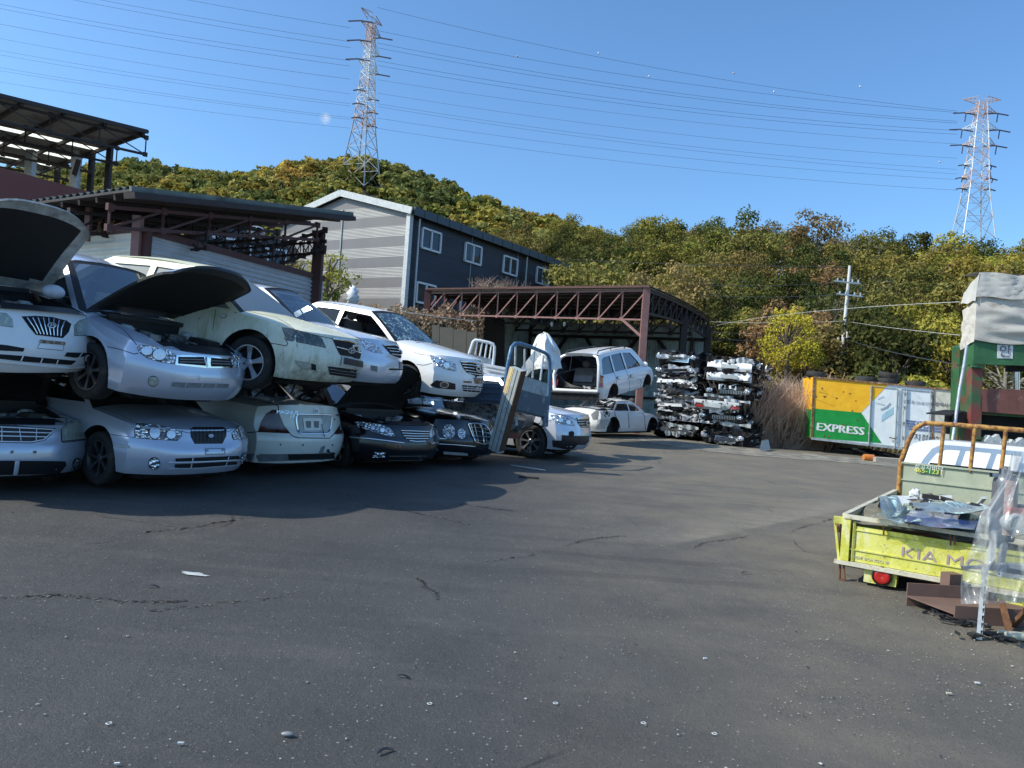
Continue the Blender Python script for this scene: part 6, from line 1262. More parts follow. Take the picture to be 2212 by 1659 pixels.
q = MB(); q.bar(F0+Vector((0,0,-.12))-sv*0, F1+Vector((0,0,-.12)), .3, .12); t.part(q, 'fascia', M['darksteel'])
def truss(T, a, b, da, db, n, wch, wv_, m, name='truss', diag=True, mats=None):
    q = MB(); q.bar(a, b, wch, wch); a2 = a-Vector((0,0,da)); b2 = b-Vector((0,0,db)); q.bar(a2, b2, wch, wch)
    for k in range(n+1):
        s = k/n; p_, r_ = a.lerp(b, s), a2.lerp(b2, s); q.bar(p_, r_, wv_, wv_)
        if diag and k < n: q.bar(r_, a.lerp(b, (k+1)/n), wv_, wv_)
        for z_ in (p_, r_): q.box(z_, (wch*1.9, wch*1.2, wch*1.9), math.atan2((b-a).y, (b-a).x))
    return T.part(q, name, m)
truss(t, F0+sv*.5-Vector((0,0,.3)), F1+sv*.5-Vector((0,0,.3))-(F1-F0).normalized()*.8, .40, .40, 5, .07, .045, M['redsteel'])
for k in (1.6, 2.4, 3.3): truss(t, F0+sv*k-Vector((0,0,.3)), F1+sv*k*1.6-Vector((0,0,.3)), .4, .4, 8, .07, .04, M['darksteel'])
for s in (.32, .62, .9): truss(t, F0.lerp(F1, s)+sv*.3-Vector((0,0,.75)), F0.lerp(F1, s)+sv*3.5-Vector((0,0,.75)), .3, .3, 12, .05, .02, M['darksteel'] if s > .1 else M['redlit'])
q = MB()
for k in range(7): q.bar(F0+sv*(.4+k*.5)-Vector((0,0,.13)), F1+sv*(.4+k)-Vector((0,0,.13)), .05, .1)
t.part(q, 'purlin', M['darksteel'])
q = MB(); ra = P(600,528,19); rb = P(700,493,19.8)
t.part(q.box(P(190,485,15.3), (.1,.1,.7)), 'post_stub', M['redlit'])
q = MB()
for X in (770,820,875,925,980,1020,1090,1130): q.bar(P(*Z(11, X, 1270), 15.4), P(*Z(11, X+(45 if (X//50) % 2 else -35), 1165), 15.3), .02, .02)
t.part(q, 'lattice_rod', M['rust'])
truss(t, P(590,534,20.0), P(702,497,20.4), .55, .5, 5, .08, .03, M['darksteel'])
# ---- upper left shed
t = T_('open_shed', 'tall open shed with patched sheet roof on thin posts, far left against the sky', 'shed', (-14, 26, 3)); US = t
R0 = P(322,286,24); R1 = P(107,374,30.3); R1.z = R0.z+.15; fl = P(0,207,21.5)-R0; fd = fl.normalized(); bd = (R1-R0); bl = bd.length; bd.normalize()
strips = [(0,.40,0),(.40,.455,1),(.455,.66,0),(.66,.71,1),(.71,.9,0),(.9,.94,1),(.94,1.08,0)]
trl = bpy.data.materials.new('translucent_sheet'); trl.use_nodes = True; _n = trl.node_tree; _n.nodes.clear(); _o = _n.nodes.new('ShaderNodeOutputMaterial'); _t = _n.nodes.new('ShaderNodeBsdfTranslucent'); _t.inputs[0].default_value = (.95,.93,.75,1); _n.links.new(_t.outputs[0], _o.inputs[0])
qa = MB(); qb = MB()
for a, b, k in strips:
    p0, p1 = R0+bd*bl*a, R0+bd*bl*b; (qb if k else qa).add([p0, p1, p1+fd*12, p0+fd*12, p0+Vector((0,0,.04)), p1+Vector((0,0,.04)), p1+fd*12+Vector((0,0,.04)), p0+fd*12+Vector((0,0,.04))], [(0,1,2,3),(7,6,5,4),(0,4,5,1),(1,5,6,2),(2,6,7,3),(3,7,4,0)] if not k else [(0,1,2,3)])
t.part(qa, 'roof', sm('old_sheet_underside', (.34,.33,.29), .8, 0, .25, .6, (.07,.065,.06), .5, .6)); t.part(qb, 'translucent_sheet', trl)
q = MB(); q.bar(R0+Vector((0,-.05,0)), R0+fd*12+Vector((0,-.05,0)), .06, .12); t.part(q, 'roof_edge', M['roofunder'])
q = MB()
for k in range(11): q.bar(R0+fd*(.15+k*1.1)-Vector((0,0,.08)), R0+bd*bl*1.08+fd*(.15+k*1.1)-Vector((0,0,.08)), .08, .12)
t.part(q, 'rafter', M['darksteel'])
for s in (.02, .27, .52, .78):
    a = R0+bd*bl*s-Vector((0,0,.14)); truss(t, a, a+fd*12, .55, .55, 9, .07, .03, M['darksteel'])
for X, Y, d, m_, w_ in ((238,318,26,'darksteel',.17),(200,326,27.5,'darksteel',.17),(166,335,27,'galv',.26),(125,360,30,'darksteel',.16),(66,360,27,'galv',.26)):
    p = P(X, Y, d); q = MB(); q.box((p.x, p.y, (p.z+1)/2+.6), (w_,w_,p.z-1)); t.part(q, 'post', M[m_])
q = MB(); q.bar(P(170,345,26.8), P(160,378,26.8), .12, .12); t.part(q, 'brace', M['darksteel'])
tag_ = MB(); slab(tag_, [P(-60,345,18), P(0,366,19), P(205,417,21.5), P(205,520,21.5), P(-60,560,18)], (0,.2,0)); solo(tag_, 'red_wall', sm('red_brown_wall', (.25,.075,.055), .7, 0, .08, 2, (.2,.08,.06), .6, .8), 'plain red brown wall under the tall shed at the far left', 'wall')
# ---- front shed
t = T_('open_shed', 'wide open shed with red lattice truss and teal back wall behind the people carrier', 'shed', (5, 34, 0)); FS = t
zt1 = P(1395,622,29.4).z; LPp = P(925,628,35.3); RPp = P(1397,622,29.4); SPp = P(1531,692,39.4); LPp.z = RPp.z; SPp.z = RPp.z; BLp = LPp+(SPp-RPp)
q = MB(); q.box((LPp.x,LPp.y,LPp.z/2), (.3,.3,LPp.z)); t.part(q, 'post', M['redsteel'])
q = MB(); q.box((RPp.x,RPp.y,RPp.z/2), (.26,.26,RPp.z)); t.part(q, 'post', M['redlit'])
for p_ in (SPp, BLp, RPp.lerp(SPp, .55)): q = MB(); q.box((p_.x,p_.y,p_.z/2-.2), (.3,.3,p_.z-.4)); t.part(q, 'post', M['darksteel'])
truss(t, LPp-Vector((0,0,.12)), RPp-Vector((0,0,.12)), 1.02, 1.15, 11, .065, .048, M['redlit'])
truss(t, LPp.lerp(BLp,.33)-Vector((0,0,.12)), RPp.lerp(SPp,.33)-Vector((0,0,.12)), 1.0, 1.0, 11, .1, .07, M['darksteel']); truss(t, LPp.lerp(BLp,.66)-Vector((0,0,.12)), RPp.lerp(SPp,.66)-Vector((0,0,.12)), 1.0, 1.0, 11, .1, .07, M['darksteel'])
arch = lambda s: .12*math.sin(math.pi*s)
for E0, E1, m_ in ((RPp, SPp, 'darksteel'), (LPp, BLp, 'redsteel')):
    q = MB(); n = 12; tp = [E0.lerp(E1, k/n)+Vector((0,0,arch(k/n)-.1)) for k in range(n+1)]; bt = [E0.lerp(E1, k/n)+Vector((0,0,-1.0+.2*math.sin(math.pi*k/n))) for k in range(n+1)]
    for k in range(n): q.bar(tp[k], tp[k+1], .12, .12); q.bar(bt[k], bt[k+1], .1, .1); q.bar(bt[k], tp[k+1], .09, .07); q.bar(tp[k], bt[k], .08, .07)
    t.part(q, 'side_truss', M[m_])
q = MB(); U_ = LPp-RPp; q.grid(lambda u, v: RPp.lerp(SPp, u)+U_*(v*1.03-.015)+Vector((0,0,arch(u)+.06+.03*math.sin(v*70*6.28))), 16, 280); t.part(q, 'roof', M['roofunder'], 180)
q = MB(); q.grid(lambda u, v: RPp.lerp(SPp, u*1.04-.02)+U_*(v*1.03-.015)+Vector((0,0,arch(u)+.0)), 16, 2); t.part(q, 'roof_lining', sm('roof_lining_green', (.62,.66,.60), .7, 0, .3, 1))
q = MB(); q.bar(RPp+Vector((.1,-.12,.04)), LPp.lerp(RPp,.42)+Vector((-.1,-.12,.04)), .1, .12); q.bar(LPp+Vector((-.1,-.12,.06)), LPp.lerp(RPp,.42)+Vector((0,-.12,.06)), .1, .06); t.part(q, 'fascia', M['redsteel'])
q = MB()
for k in range(8): q.bar(LPp.lerp(BLp, (k+.5)/8)+Vector((0,0,arch((k+.5)/8)-.08)), RPp.lerp(SPp, (k+.5)/8)+Vector((0,0,arch((k+.5)/8)-.08)), .1, .12)
t.part(q, 'purlin', M['darksteel'])
M['teal'] = sm('faded_teal_sheet', (.52,.62,.60), .6, 0, .15, 1.5, (.06,.08,.075), .5, .7)
q = MB(); n = 70; dd = (SPp-BLp); nn = Vector((dd.y,-dd.x,0)).normalized()
q.grid(lambda u, v: BLp.lerp(SPp, u)+nn*(.03 if (int(u*n*4) % 4 == 0) else 0)+Vector((0,0,-BLp.z+(BLp.z-.35)*v)), n*4, 1); t.part(q, 'back_wall', M['teal'])
q = MB(); q.bar(BLp+nn*.12-Vector((0,0,1.1)), SPp+nn*.12-Vector((0,0,1.1)), .1, .16); q.bar(BLp+nn*.12-Vector((0,0,4.4)), SPp+nn*.12-Vector((0,0,4.4)), .1, .14)
for s in (.10,.50,.93):
    p_ = BLp.lerp(SPp, s)+nn*.15; sg = (SPp-BLp).normalized()
    q.bar(p_-Vector((0,0,3.4)), p_-Vector((0,0,1.1))+sg*(1.6 if s < .9 else -2.0), .16, .16)
    if s == .5: q.bar(p_-Vector((0,0,3.4)), p_-Vector((0,0,1.1))-sg*1.6, .16, .16)
    q.box((p_.x,p_.y,p_.z/2-.5), (.16,.16,p_.z-1))
t.part(q, 'wall_frame', M['darksteel'])
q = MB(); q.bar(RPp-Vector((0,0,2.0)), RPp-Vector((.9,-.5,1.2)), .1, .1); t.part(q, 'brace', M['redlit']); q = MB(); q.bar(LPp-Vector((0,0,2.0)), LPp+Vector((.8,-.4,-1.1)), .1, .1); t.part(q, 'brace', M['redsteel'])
q = MB(); k0 = P(1084,700,38.2); slab(q, [(k0.x,k0.y,0), (BLp.x,BLp.y,0), (BLp.x,BLp.y,BLp.z-.2), (k0.x,k0.y,BLp.z-.2)], (-.05,.05,0)); t.part(q, 'side_wall', M['teal'])
q = MB(); slab(q, [P(1030,672,37.3), P(1088,690,37.8), P(1088,850,37.8), P(1030,850,37.3)], (.05,.3,0)); t.part(q, 'partition', sm('dark_board', (.045,.035,.028), .8))
q = MB()
for X in (1192, 1219): q.tube([P(X,676,33), P(X,692,33)], .012, 5); q.sphere(P(X,700,33), .09, 6, 1, (.7,.7,1.3))
t.part(q, 'hanging_lamp', [M['plastic'], M['lightgrey']])
q = MB()
for k, X in enumerate((560,635,770,900)):
    X2 = (635,770,900,1005)[k]; slab(q, [P(*Z(5, X, 612+k*22), 33.5), P(*Z(5, X2-4, 618+k*22), 33.5), P(*Z(5, X2-4, 1050), 33.5), P(*Z(5, X, 1050), 33.5)], (0,.2,0), 0)
solo(q, 'retaining_wall', sm('tan_concrete_panel', (.20,.175,.13), .9, 0, .15, 4, None, 0, 0, .3), 'tan concrete panel wall left of the wide truss shed', 'wall')
# ---- pylons
stl = sm('galvanised_lattice', (.40,.42,.43), .5, .3, .1, 1); org = sm('orange_lattice', (.60,.42,.33), .6, 0, .1, 1); wht = sm('white_lattice', (.72,.73,.73), .5, 0, .05, 1); ins = sm('insulator_brown', (.10,.06,.06), .4)
def pylon(px, pyb, pyt, d, hws, arms, ang, label, seed=0):
    """hws: (py, half width m); arms: (py, half length m)"""
    base = P(px, pyb, d); zof = lambda y: P(px, y, d).z; t = T_('pylon', label, 'pylon', tuple(base), 'transmission pylons on the ridge')
    R = Matrix.Rotation(ang, 3, 'Z'); zs = sorted([(zof(y), h) for y, h in hws]); zz = [a for a, _ in zs]; hh = [b for _, b in zs]
    hw = lambda z: float(np.interp(z, zz, hh)); q = MB(); B = lambda x, y, z: Vector((base.x, base.y, z))+R@Vector((x, y, 0)); z = zz[0]; zt = zz[-1]; lv = [z]
    while z < zt-.5: z += max(1.6, hw(z)*1.5); lv.append(min(z, zt))
    def mi(z):
        f = (z-zz[0])/(zt-zz[0]); return 0 if f < .36 else (1 if f < .46 else 2 if f < .60 else 1 if f < .68 else 2 if f < .86 else 1)
    for a, b in zip(lv, lv[1:]):
        ha, hb = hw(a), hw(b); c = [(-1,-1),(1,-1),(1,1),(-1,1)]; m = mi((a+b)/2); th = (.26 if a < zz[0]+.4*(zt-zz[0]) else .2)*(1 if px < 1000 else .75)
        for k in range(4):
            x0, y0 = c[k]; x1, y1 = c[(k+1) % 4]; q.bar(B(x0*ha,y0*ha,a), B(x0*hb,y0*hb,b), th, th, m); q.bar(B(x0*ha,y0*ha,a), B(x1*hb,y1*hb,b), .11, .11, m); q.bar(B(x1*ha,y1*ha,a), B(x0*hb,y0*hb,b), .11, .11, m); q.bar(B(x0*hb,y0*hb,b), B(x1*hb,y1*hb,b), .11, .11, m)
    t.part(q, 'lattice_tower', [stl, org, wht])
    for i, (y, L) in enumerate(arms):
        for sg in (-1, 1):
            z = zof(y); h = hw(z); q = MB(); m = mi(z); tip = B(sg*L, 0, z+(.9 if i == 0 else 0)); 
            for yy in (-1, 1):
                q.bar(B(sg*h, yy*h, z), tip, .12, .12, m); q.bar(B(sg*h, yy*h, z+1.6), tip, .12, .12, m)
                for k in (1,2,3): s = k/4; q.bar(B(sg*h,yy*h,z).lerp(tip, s), B(sg*h,yy*h,z+1.6).lerp(tip, s-.2), .07, .07, m); q.bar(B(sg*h,yy*h,z).lerp(tip, s), B(sg*h,-yy*h,z).lerp(tip, s), .07, .07, m)
            ar = t.part(q, 'cross_arm', [stl, org, wht])
            if i:
                q = MB(); big = i <= 3; l = 3.2 if big else 1.6
                ln = (P(px+100, 0, d)-P(px, 0, d)).normalized(); ln.z = 0
                for s2 in (-1, 1): q.bar(tip, tip+ln*s2*l+Vector((0,0,-.35)), .26, .26)
                if px > 1500: q.bar(tip-Vector((0,0,.2))+ln*.3, tip-Vector((0,0,l*.75))+ln*.1, .2, .2)
                t.part(q, 'insulator', ins, 0, ar)
    return t
PD = next((d_ for d_ in range(150, 262, 2) if theight(777, d_) > P(777,412,d_).z), 250); k_ = PD/250
pylon(777, 412, 42, PD, [(y, h*k_) for y, h in ((412,5.2),(271,2.6),(150,1.6),(50,.9))], [(y, h*k_) for y, h in ((42,6.5),(62,6.2),(103,6.2),(143,6.2),(203,4.2),(232,4.2),(262,4.2))], R_(68), 'lattice pylon on the left hilltop, orange and white banded')
pylon(2100, 520, 217, 200, [(520,4.0),(413,2.4),(300,1.7),(215,.9)], [(221,4.8),(243,4.0),(279,4.7),(313,4.2),(356,3.3),(384,3.8),(407,3.5)], R_(-8), 'lattice pylon behind the trees at the far right, arms spread wide')
GW = 'power lines strung between the pylons'
wm_ = sm('power_cable', (.05,.055,.06), .5, .3)
def wire(pts, r, name='power_line', label=None, group=GW, n=36, m=None):
    (x0,y0,d0),(x1,y1,d1),(x2,y2,d2) = pts; q = MB(); out = []
    a = P(x0,y0,d0); c = P(x2,y2,d2); s = (x1-x0)/(x2-x0); md = P(x1,y1, d0+(d2-d0)*s); 
    for k in range(n+1):
        t_ = k/n; p = a.lerp(c, t_); ch = a.lerp(c, s); sag = (md.z-ch.z)/(4*s*(1-s)); p.z += sag*4*t_*(1-t_); out.append(p)
    q.tube(out, r, 4); return solo(q, name, m or wm_, label, 'cable' if name != 'power_line' else 'power line', 0, group)
LYs = [(28,60),(63,90),(72,103),(110,131),(117,143),(148,171),(177,203),(200,224),(207,229),(232,254),(236,258),(258,277)]
for i, (yl, yp) in enumerate(LYs):
    s = .20-.05*i/11; wire([(-700, yl-594*s-700*(s+.03)+0, 215),(100, yl-494*s+6, 0),(757, yp, PD)], .028 if i > 5 else .036, label='thin power line from the left edge of the sky to the hilltop pylon')
RYs = [(16,62,68,240),(66,0,0,243),(93,0,0,262),(103,0,0,266),(131,0,0,282),(141,0,0,290),(172,0,0,311),(201,0,0,342),(224,0,0,366),(230,0,0,376),(255,0,0,388),(277,0,0,411)]
for i, r_ in enumerate(RYs):
    y0, y3 = r_[0], r_[3]; sg = 62 if i > 0 else 70; wire([(815,y0,PD),(1430, y0+(y3-y0)*.49+sg*.34-(5 if i > 5 else 0), 0),(2068,y3,200)], .028 if i > 5 else .036, label='long sagging power line between the two pylons')
rg = random.Random(2)
for i, (px_, py_) in enumerate(((1117,122),(1293,115),(1402,165),(1585,158),(1672,198),(1858,187),(2030,350))):
    q = MB().sphere(P(px_, py_, 225), .30, 6); solo(q, 'marker_ball', wht if i % 3 else org, 'tiny warning ball hanging high in the blue sky among the power lines', 'marker ball', 60, 'warning balls among the power lines')
# ---- roadside pole and cables
t = T_('utility_pole', 'leaning concrete utility pole with two short crossarms in front of the woods', 'utility pole', tuple(P(1816,800,38)-Vector((0,0,1))))
pcon = sm('pale_concrete_pole', (.60,.59,.56), .7, 0, .1, 4); q = MB().tube([P(1813,830,38), P(1836,574,38)], [.115,.07], 10); t.part(q, 'pole', pcon, 60)
for X, Y in ((1378,500),(1388,560)):
    c_ = P(*Z(14, X+10, Y), 37.8); q = MB(); q.bar(c_+Vector((-.65,0,.02)), c_+Vector((.65,0,-.04)), .07, .08)
    for k in (-.5,-.2,.25,.55): q.tube([c_+Vector((k,0,.0)), c_+Vector((k,0,.16))], .04, 6)
    t.part(q, 'crossarm', M['galv'])
q = MB().box(P(*Z(14, 1393, 745), 37.7), (.2,.2,.35)); t.part(q, 'junction_box', pcon)
q = MB().tube([P(*Z(14, 1336, 905), 38), P(*Z(14, 1347, 758), 38)], .07, 8); solo(q, 'steel_post', pcon, 'short thin post beside the leaning utility pole', 'post', 60)
for pts, r, lab, m_ in (([(45,390,55),(700,424,0),(1398,428,38)],.015,'thin cable from the warehouse eave to the top of the utility pole',None),([(750,685,40),(1050,690,0),(1370,682,38)],.008,'pale cable running level to the middle of the utility pole',pcon),
    ([(750,708,40),(1300,668,0),(1915,592,18)],.007,'pale cable rising right to the grey tarpaulin',pcon),([(1395,684,38),(1650,715,0),(1915,748,18)],.0065,'pale cable falling right from the pole to the press',pcon),
    ([(750,732,40),(1000,748,0),(1362,764,38)],.02,'thick dark cable left of the utility pole',None),([(1375,764,38),(1600,812,0),(1905,886,18)],.013,'dark cable falling right behind the press',None),([(750,765,40),(1000,778,0),(1345,798,38)],.02,'lower dark cable left of the thin post',None),([(700,512,45),(1000,520,0),(1380,498,38)],.012,'fine cable reaching the upper crossarm',None),([(700,560,45),(1000,572,0),(1385,556,38)],.012,'fine cable reaching the lower crossarm',None)):
    q = [(*Z(14, a, b), c) for a, b, c in pts]; wire(q, r, 'cable', lab, None, 20, m_)
q = MB().tube([P(*Z(5,250,480),31), P(*Z(5,700,545),32), P(*Z(5,1000,575),33)], .015, 5); solo(q, 'cable', pcon, 'pale cable along the dry hedge left of the truss shed', 'cable')
q = MB().grid(lambda u, v: P(762,642,30)+Vector((.30*math.sin(v*6.28)*math.sin(u*3.1)**.6*(1+1.1*noise.noise(Vector((u*7,math.sin(v*6.28)*3,1))))*.8, .3*math.cos(v*6.28)*math.sin(u*3.1), (u-.5)*.95*(1+.2*noise.noise(Vector((v*6,u*5,3)))))), 16, 20); solo(q, 'plastic_bundle', M['tarp'], 'white plastic bundle by the bushes at the foot of the striped gable', 'bundle', 40)
# ---------------------------------------------------------------- ground, hill, trees
def tpos(px, d, dz=0): v = ray(px, 829.5+4+(px-1106)*math.tan(_r)); p = EYE+v*(d/v.y); p.z = theight(px, d)+dz; return p
pxs = list(range(-1500, 3601, 60)); ds = [30.5,31,32,33,34.5,36,38,41,45,50,56,62,70,78,86,94,102,112,124,138,155,175,195,215,235,255,275,300,340,400,500,700]
V = []; Fc = []
for i, px in enumerate(pxs):
    for j, d in enumerate(ds):
        p = tpos(px, d); p.z += (noise.noise(Vector((p.x*.06, p.y*.06, 0)))*1.2 if d > 62 else 0)-(.06 if d < 31 else 0); V.append(p)
for i in range(len(pxs)-1):
    for j in range(len(ds)-1): n = len(ds); Fc.append((i*n+j, (i+1)*n+j, (i+1)*n+j+1, i*n+j+1))
hill = mesh('hillside_terrain', V, Fc, sm('forest_floor', (.045,.04,.022), .95, 0, .4, .3, (.09,.075,.03), .5, .7), None, None, 180); tag(hill, kind='structure')
# asphalt: one sheet, fine near the camera, out to the horizon
def asphalt():
    m, nt, b = mat('worn_asphalt'); v = tc(nt); L = nt.links.new
    c = mix(nt, nz(nt, v, .35, 6, .62, .35, .65), (.050,.050,.049), (.078,.077,.074))
    c = mix(nt, mth(nt, 'MULTIPLY', nz(nt, v, 1.6, 8, .7, .45, .72), .5), c, (.062,.061,.062))
    c = mix(nt, mth(nt, 'MULTIPLY', nz(nt, v, .42, 7, .72, .50, .64), .65), c, (.036,.036,.038)); c = mix(nt, mth(nt, 'MULTIPLY', nz(nt, tc(nt, (.35,1.5,1)), 1.1, 7, .7, .52, .72), .35), c, (.135,.128,.115))
    # dusty ochre patches, denser towards the right hand side of the yard
    sp = nt.nodes.new('ShaderNodeSeparateXYZ'); L(v, sp.inputs[0])
    e = mth(nt, 'ADD', mth(nt, 'MULTIPLY', sp.outputs[0], .20), mth(nt, 'MULTIPLY', sp.outputs[1], .006)); g = nt.nodes.new('ShaderNodeMapRange'); g.inputs[1].default_value = .0; g.inputs[2].default_value = .95; L(e, g.inputs[0])
    dust = mth(nt, 'MULTIPLY', nz(nt, v, .9, 9, .68, .40, .68), g.outputs[0]); c = mix(nt, mth(nt, 'MULTIPLY', dust, .95), c, (.27,.225,.155))
    c = mix(nt, mth(nt, 'MULTIPLY', g.outputs[0], .7), c, (.172,.150,.114))
    a0, a1 = G(1470,1172), G(1900,1085); du = (a1-a0).normalized(); Lp = (a1-a0).length; X_, Y_ = sp.outputs[0], sp.outputs[1]
    uu = mth(nt, 'ADD', mth(nt, 'MULTIPLY', X_, du.x), mth(nt, 'ADD', mth(nt, 'MULTIPLY', Y_, du.y), -(a0.x*du.x+a0.y*du.y))); vv = mth(nt, 'ADD', mth(nt, 'MULTIPLY', X_, -du.y), mth(nt, 'ADD', mth(nt, 'MULTIPLY', Y_, du.x), a0.x*du.y-a0.y*du.x))
    def soft(val, lo, hi): r = nt.nodes.new('ShaderNodeMapRange'); r.interpolation_type = 'SMOOTHSTEP'; r.inputs[1].default_value = lo; r.inputs[2].default_value = hi; L(val, r.inputs[0]); return r.outputs[0]
    pm = mth(nt, 'MULTIPLY', mth(nt, 'MULTIPLY', soft(vv, -.06, .04), soft(vv, 1.0, .1)), mth(nt, 'MULTIPLY', soft(uu, -.6, .5), soft(uu, Lp+.6, Lp-.8))); c = mix(nt, mth(nt, 'MULTIPLY', mth(nt, 'MULTIPLY', pm, nz(nt, v, 2.2, 9, .75, .30, .60)), .75), c, (.24,.215,.165))
    d2 = nz(nt, v, .55, 9, .75, .60, .74); c = mix(nt, mth(nt, 'MULTIPLY', d2, .45), c, (.17,.155,.13))
    # aggregate: pale and dark grains
    for sc, th, col, k in ((120, .08, (.18,.175,.165), .5), (75, .05, (.20,.19,.18), .5), (170, .2, (.03,.03,.03), .5), (48, .012, (.30,.29,.27), .7), (90,.09,(.02,.02,.02),.6)):
        w = nd(nt, 'ShaderNodeTexVoronoi'); w.inputs['Scale'].default_value = sc; L(v, w.inputs['Vector']); s = nt.nodes.new('ShaderNodeSeparateColor'); L(w.outputs['Color'], s.inputs[0])
        on = mth(nt, 'MULTIPLY', mth(nt, 'LESS_THAN', w.outputs['Distance'], .30), mth(nt, 'LESS_THAN', s.outputs[0], th*2.2)); c = mix(nt, mth(nt, 'MULTIPLY', on, k), c, col)
    # cracks
    wv_ = nd(nt, 'ShaderNodeTexNoise'); wv_.inputs['Scale'].default_value = 1.1; wv_.inputs['Detail'].default_value = 7; L(v, wv_.inputs['Vector'])
    cr = nd(nt, 'ShaderNodeTexVoronoi'); cr.feature = 'DISTANCE_TO_EDGE'; cr.inputs['Scale'].default_value = .30; L(mix(nt, .28, v, wv_.outputs[1]), cr.inputs['Vector'])
    gate = nz(nt, v, .5, 3, .5, .56, .62); k = mth(nt, 'MULTIPLY', mth(nt, 'LESS_THAN', cr.outputs['Distance'], .0022), gate); c = mix(nt, mth(nt, 'MULTIPLY', k, .8), c, (.013,.012,.012))
    k2 = mth(nt, 'MULTIPLY', mth(nt, 'MULTIPLY', mth(nt, 'LESS_THAN', cr.outputs['Distance'], .014), gate), nz(nt, v, 9, 6, .7, .5, .6)); c = mix(nt, mth(nt, 'MULTIPLY', k2, .45), c, (.12,.11,.09))
    # faint tyre tracks curving through the yard
    wt = nd(nt, 'ShaderNodeTexWave'); wt.wave_type = 'RINGS'; wt.inputs['Scale'].default_value = .45; wt.inputs['Distortion'].default_value = 2.5; wt.inputs['Detail'].default_value = 2; mp = nt.nodes.new('ShaderNodeMapping'); mp.inputs['Location'].default_value = (-9, -1, 0); L(v, mp.inputs[0]); L(mp.outputs[0], wt.inputs['Vector'])
    tr = mth(nt, 'MULTIPLY', nz(nt, mp.outputs[0], .3, 3, .5, .5, .65), mth(nt, 'GREATER_THAN', wt.outputs[0], .86)); c = mix(nt, mth(nt, 'MULTIPLY', tr, .25), c, (.02,.02,.021))
    L(c, b.inputs['Base Color']); b.inputs['Roughness'].default_value = .75; b.inputs['Specular IOR Level'].default_value = .4
    h = mth(nt, 'ADD', nz(nt, v, 60, 6, .8, 0, 1), mth(nt, 'MULTIPLY', nz(nt, v, 6, 8, .7, 0, 1), 2.2)); h = mth(nt, 'SUBTRACT', h, mth(nt, 'MULTIPLY', k, 3)); bump(nt, b, h, .7, .016); return m
V = []; Fc = []; xs = [-1500,-300,-80,-40]+[-24+i*.8 for i in range(61)]+[40,80,300,1500]; ys = [-300,-20]+[-4+i*.8 for i in range(46)]+[45,80,200,1500]
for x in xs:
    for y in ys: V.append((x, y, (noise.noise(Vector((x*.35, y*.35, 0)))*.003 if abs(x) < 25 and -5 < y < 33 else 0)-.002-(0 if y < 40 else .5)))
n = len(ys)
for i in range(len(xs)-1):
    for j in range(n-1): Fc.append((i*n+j, (i+1)*n+j, (i+1)*n+j+1, i*n+j+1))
tag(mesh('asphalt_ground', V, Fc, asphalt(), None, None, 180), kind='structure')
def gstrip(name, pts, m, z=.006, jag=.05, seed=0):
    rg = random.Random(seed); out = []
    for (a, b), (c, d) in zip(pts, pts[1:]+pts[:1]):
        p0, p1 = G(a, b), G(c, d); k = max(2, int((p1-p0).length/.25))
        for i in range(k): p = p0.lerp(p1, i/k); out.append(Vector((p.x+rg.uniform(-jag,jag), p.y+rg.uniform(-jag,jag), z)))
    fs = tessellate_polygon([out]); return tag(mesh(name, out, fs, m), kind='structure')
sand = sm('sandy_dust', (.27,.25,.20), .95, 0, .25, 3, (.09,.085,.075), .42, .62, .2)
gstrip('dust_strip', [(1290,938),(1380,940),(1500,955),(1600,968),(1750,980),(1960,1001),(2030,1012),(1960,1012),(1800,997),(1640,986),(1500,972),(1380,953),(1300,946)], sand, .006, .12, 1)
crk = sm('crack_fill', (.024,.023,.022), .95, 0, .4, 20); crs = sm('crack_grit', (.13,.12,.10), .95, 0, .4, 20)
def crack(pts, w, seed):
    rg = random.Random(seed); q = MB(); s0 = 0
    for (a, b), (c, d) in zip(pts, pts[1:]):
        p0, p1 = G(a, b), G(c, d); L = (p1-p0).length; u = (p1-p0).normalized(); v = Vector((-u.y, u.x, 0)); x = 0
        while x < L:
            g = noise.noise(Vector(((s0+x)*.9, seed*3.1, 0))); off = .10*noise.noise(Vector(((s0+x)*1.3, seed, 7)))+.03*noise.noise(Vector(((s0+x)*6, seed, 2)))
            if g > -.12:
                for k in range(2):
                    pale = rg.random() < .5; r = rg.uniform(.004,.013)*(1.25 if pale else 1)*(.6+w*40); c_ = p0+u*(x+rg.uniform(-.02,.02))+v*(off+rg.gauss(0, .022 if pale else .007)); n = 5; a0 = rg.uniform(0,6)
                    el = 1 if pale else rg.uniform(1.2,2.6); q.add([Vector((c_.x, c_.y, .0035 if pale else .0055))+u*(math.cos(a0+i*1.256)*r*el*rg.uniform(.6,1.2))+v*(math.sin(a0+i*1.256)*r*rg.uniform(.5,1.1)) for i in range(n)], [tuple(range(n))], 1 if pale else 0)
            x += .014+.02*(abs(g) < .1)
        s0 += L
    tag(q.build('ground_crack', [crk, crs]), kind='structure')
for i, (pts, w) in enumerate([([(310,1150),(480,1128),(640,1108),(800,1092)],.015),([(0,1222),(150,1200),(310,1172),(400,1140)],.011),([(640,1040),(800,1085),(950,1118),(1060,1142)],.012),([(980,1088),(1150,1110),(1290,1140),(1350,1158)],.012),([(1350,1158),(1250,1170),(1150,1200),(1050,1215)],.010),([(330,1320),(560,1295),(740,1268),(900,1250),(1060,1252),(1250,1240)],.009),([(900,1250),(945,1290),(955,1340),(930,1390)],.008),([(1500,1182),(1600,1160),(1700,1148),(1800,1122)],.005),([(0,1290),(120,1286),(260,1300),(400,1292)],.010)]): crack(pts, w, i+1)
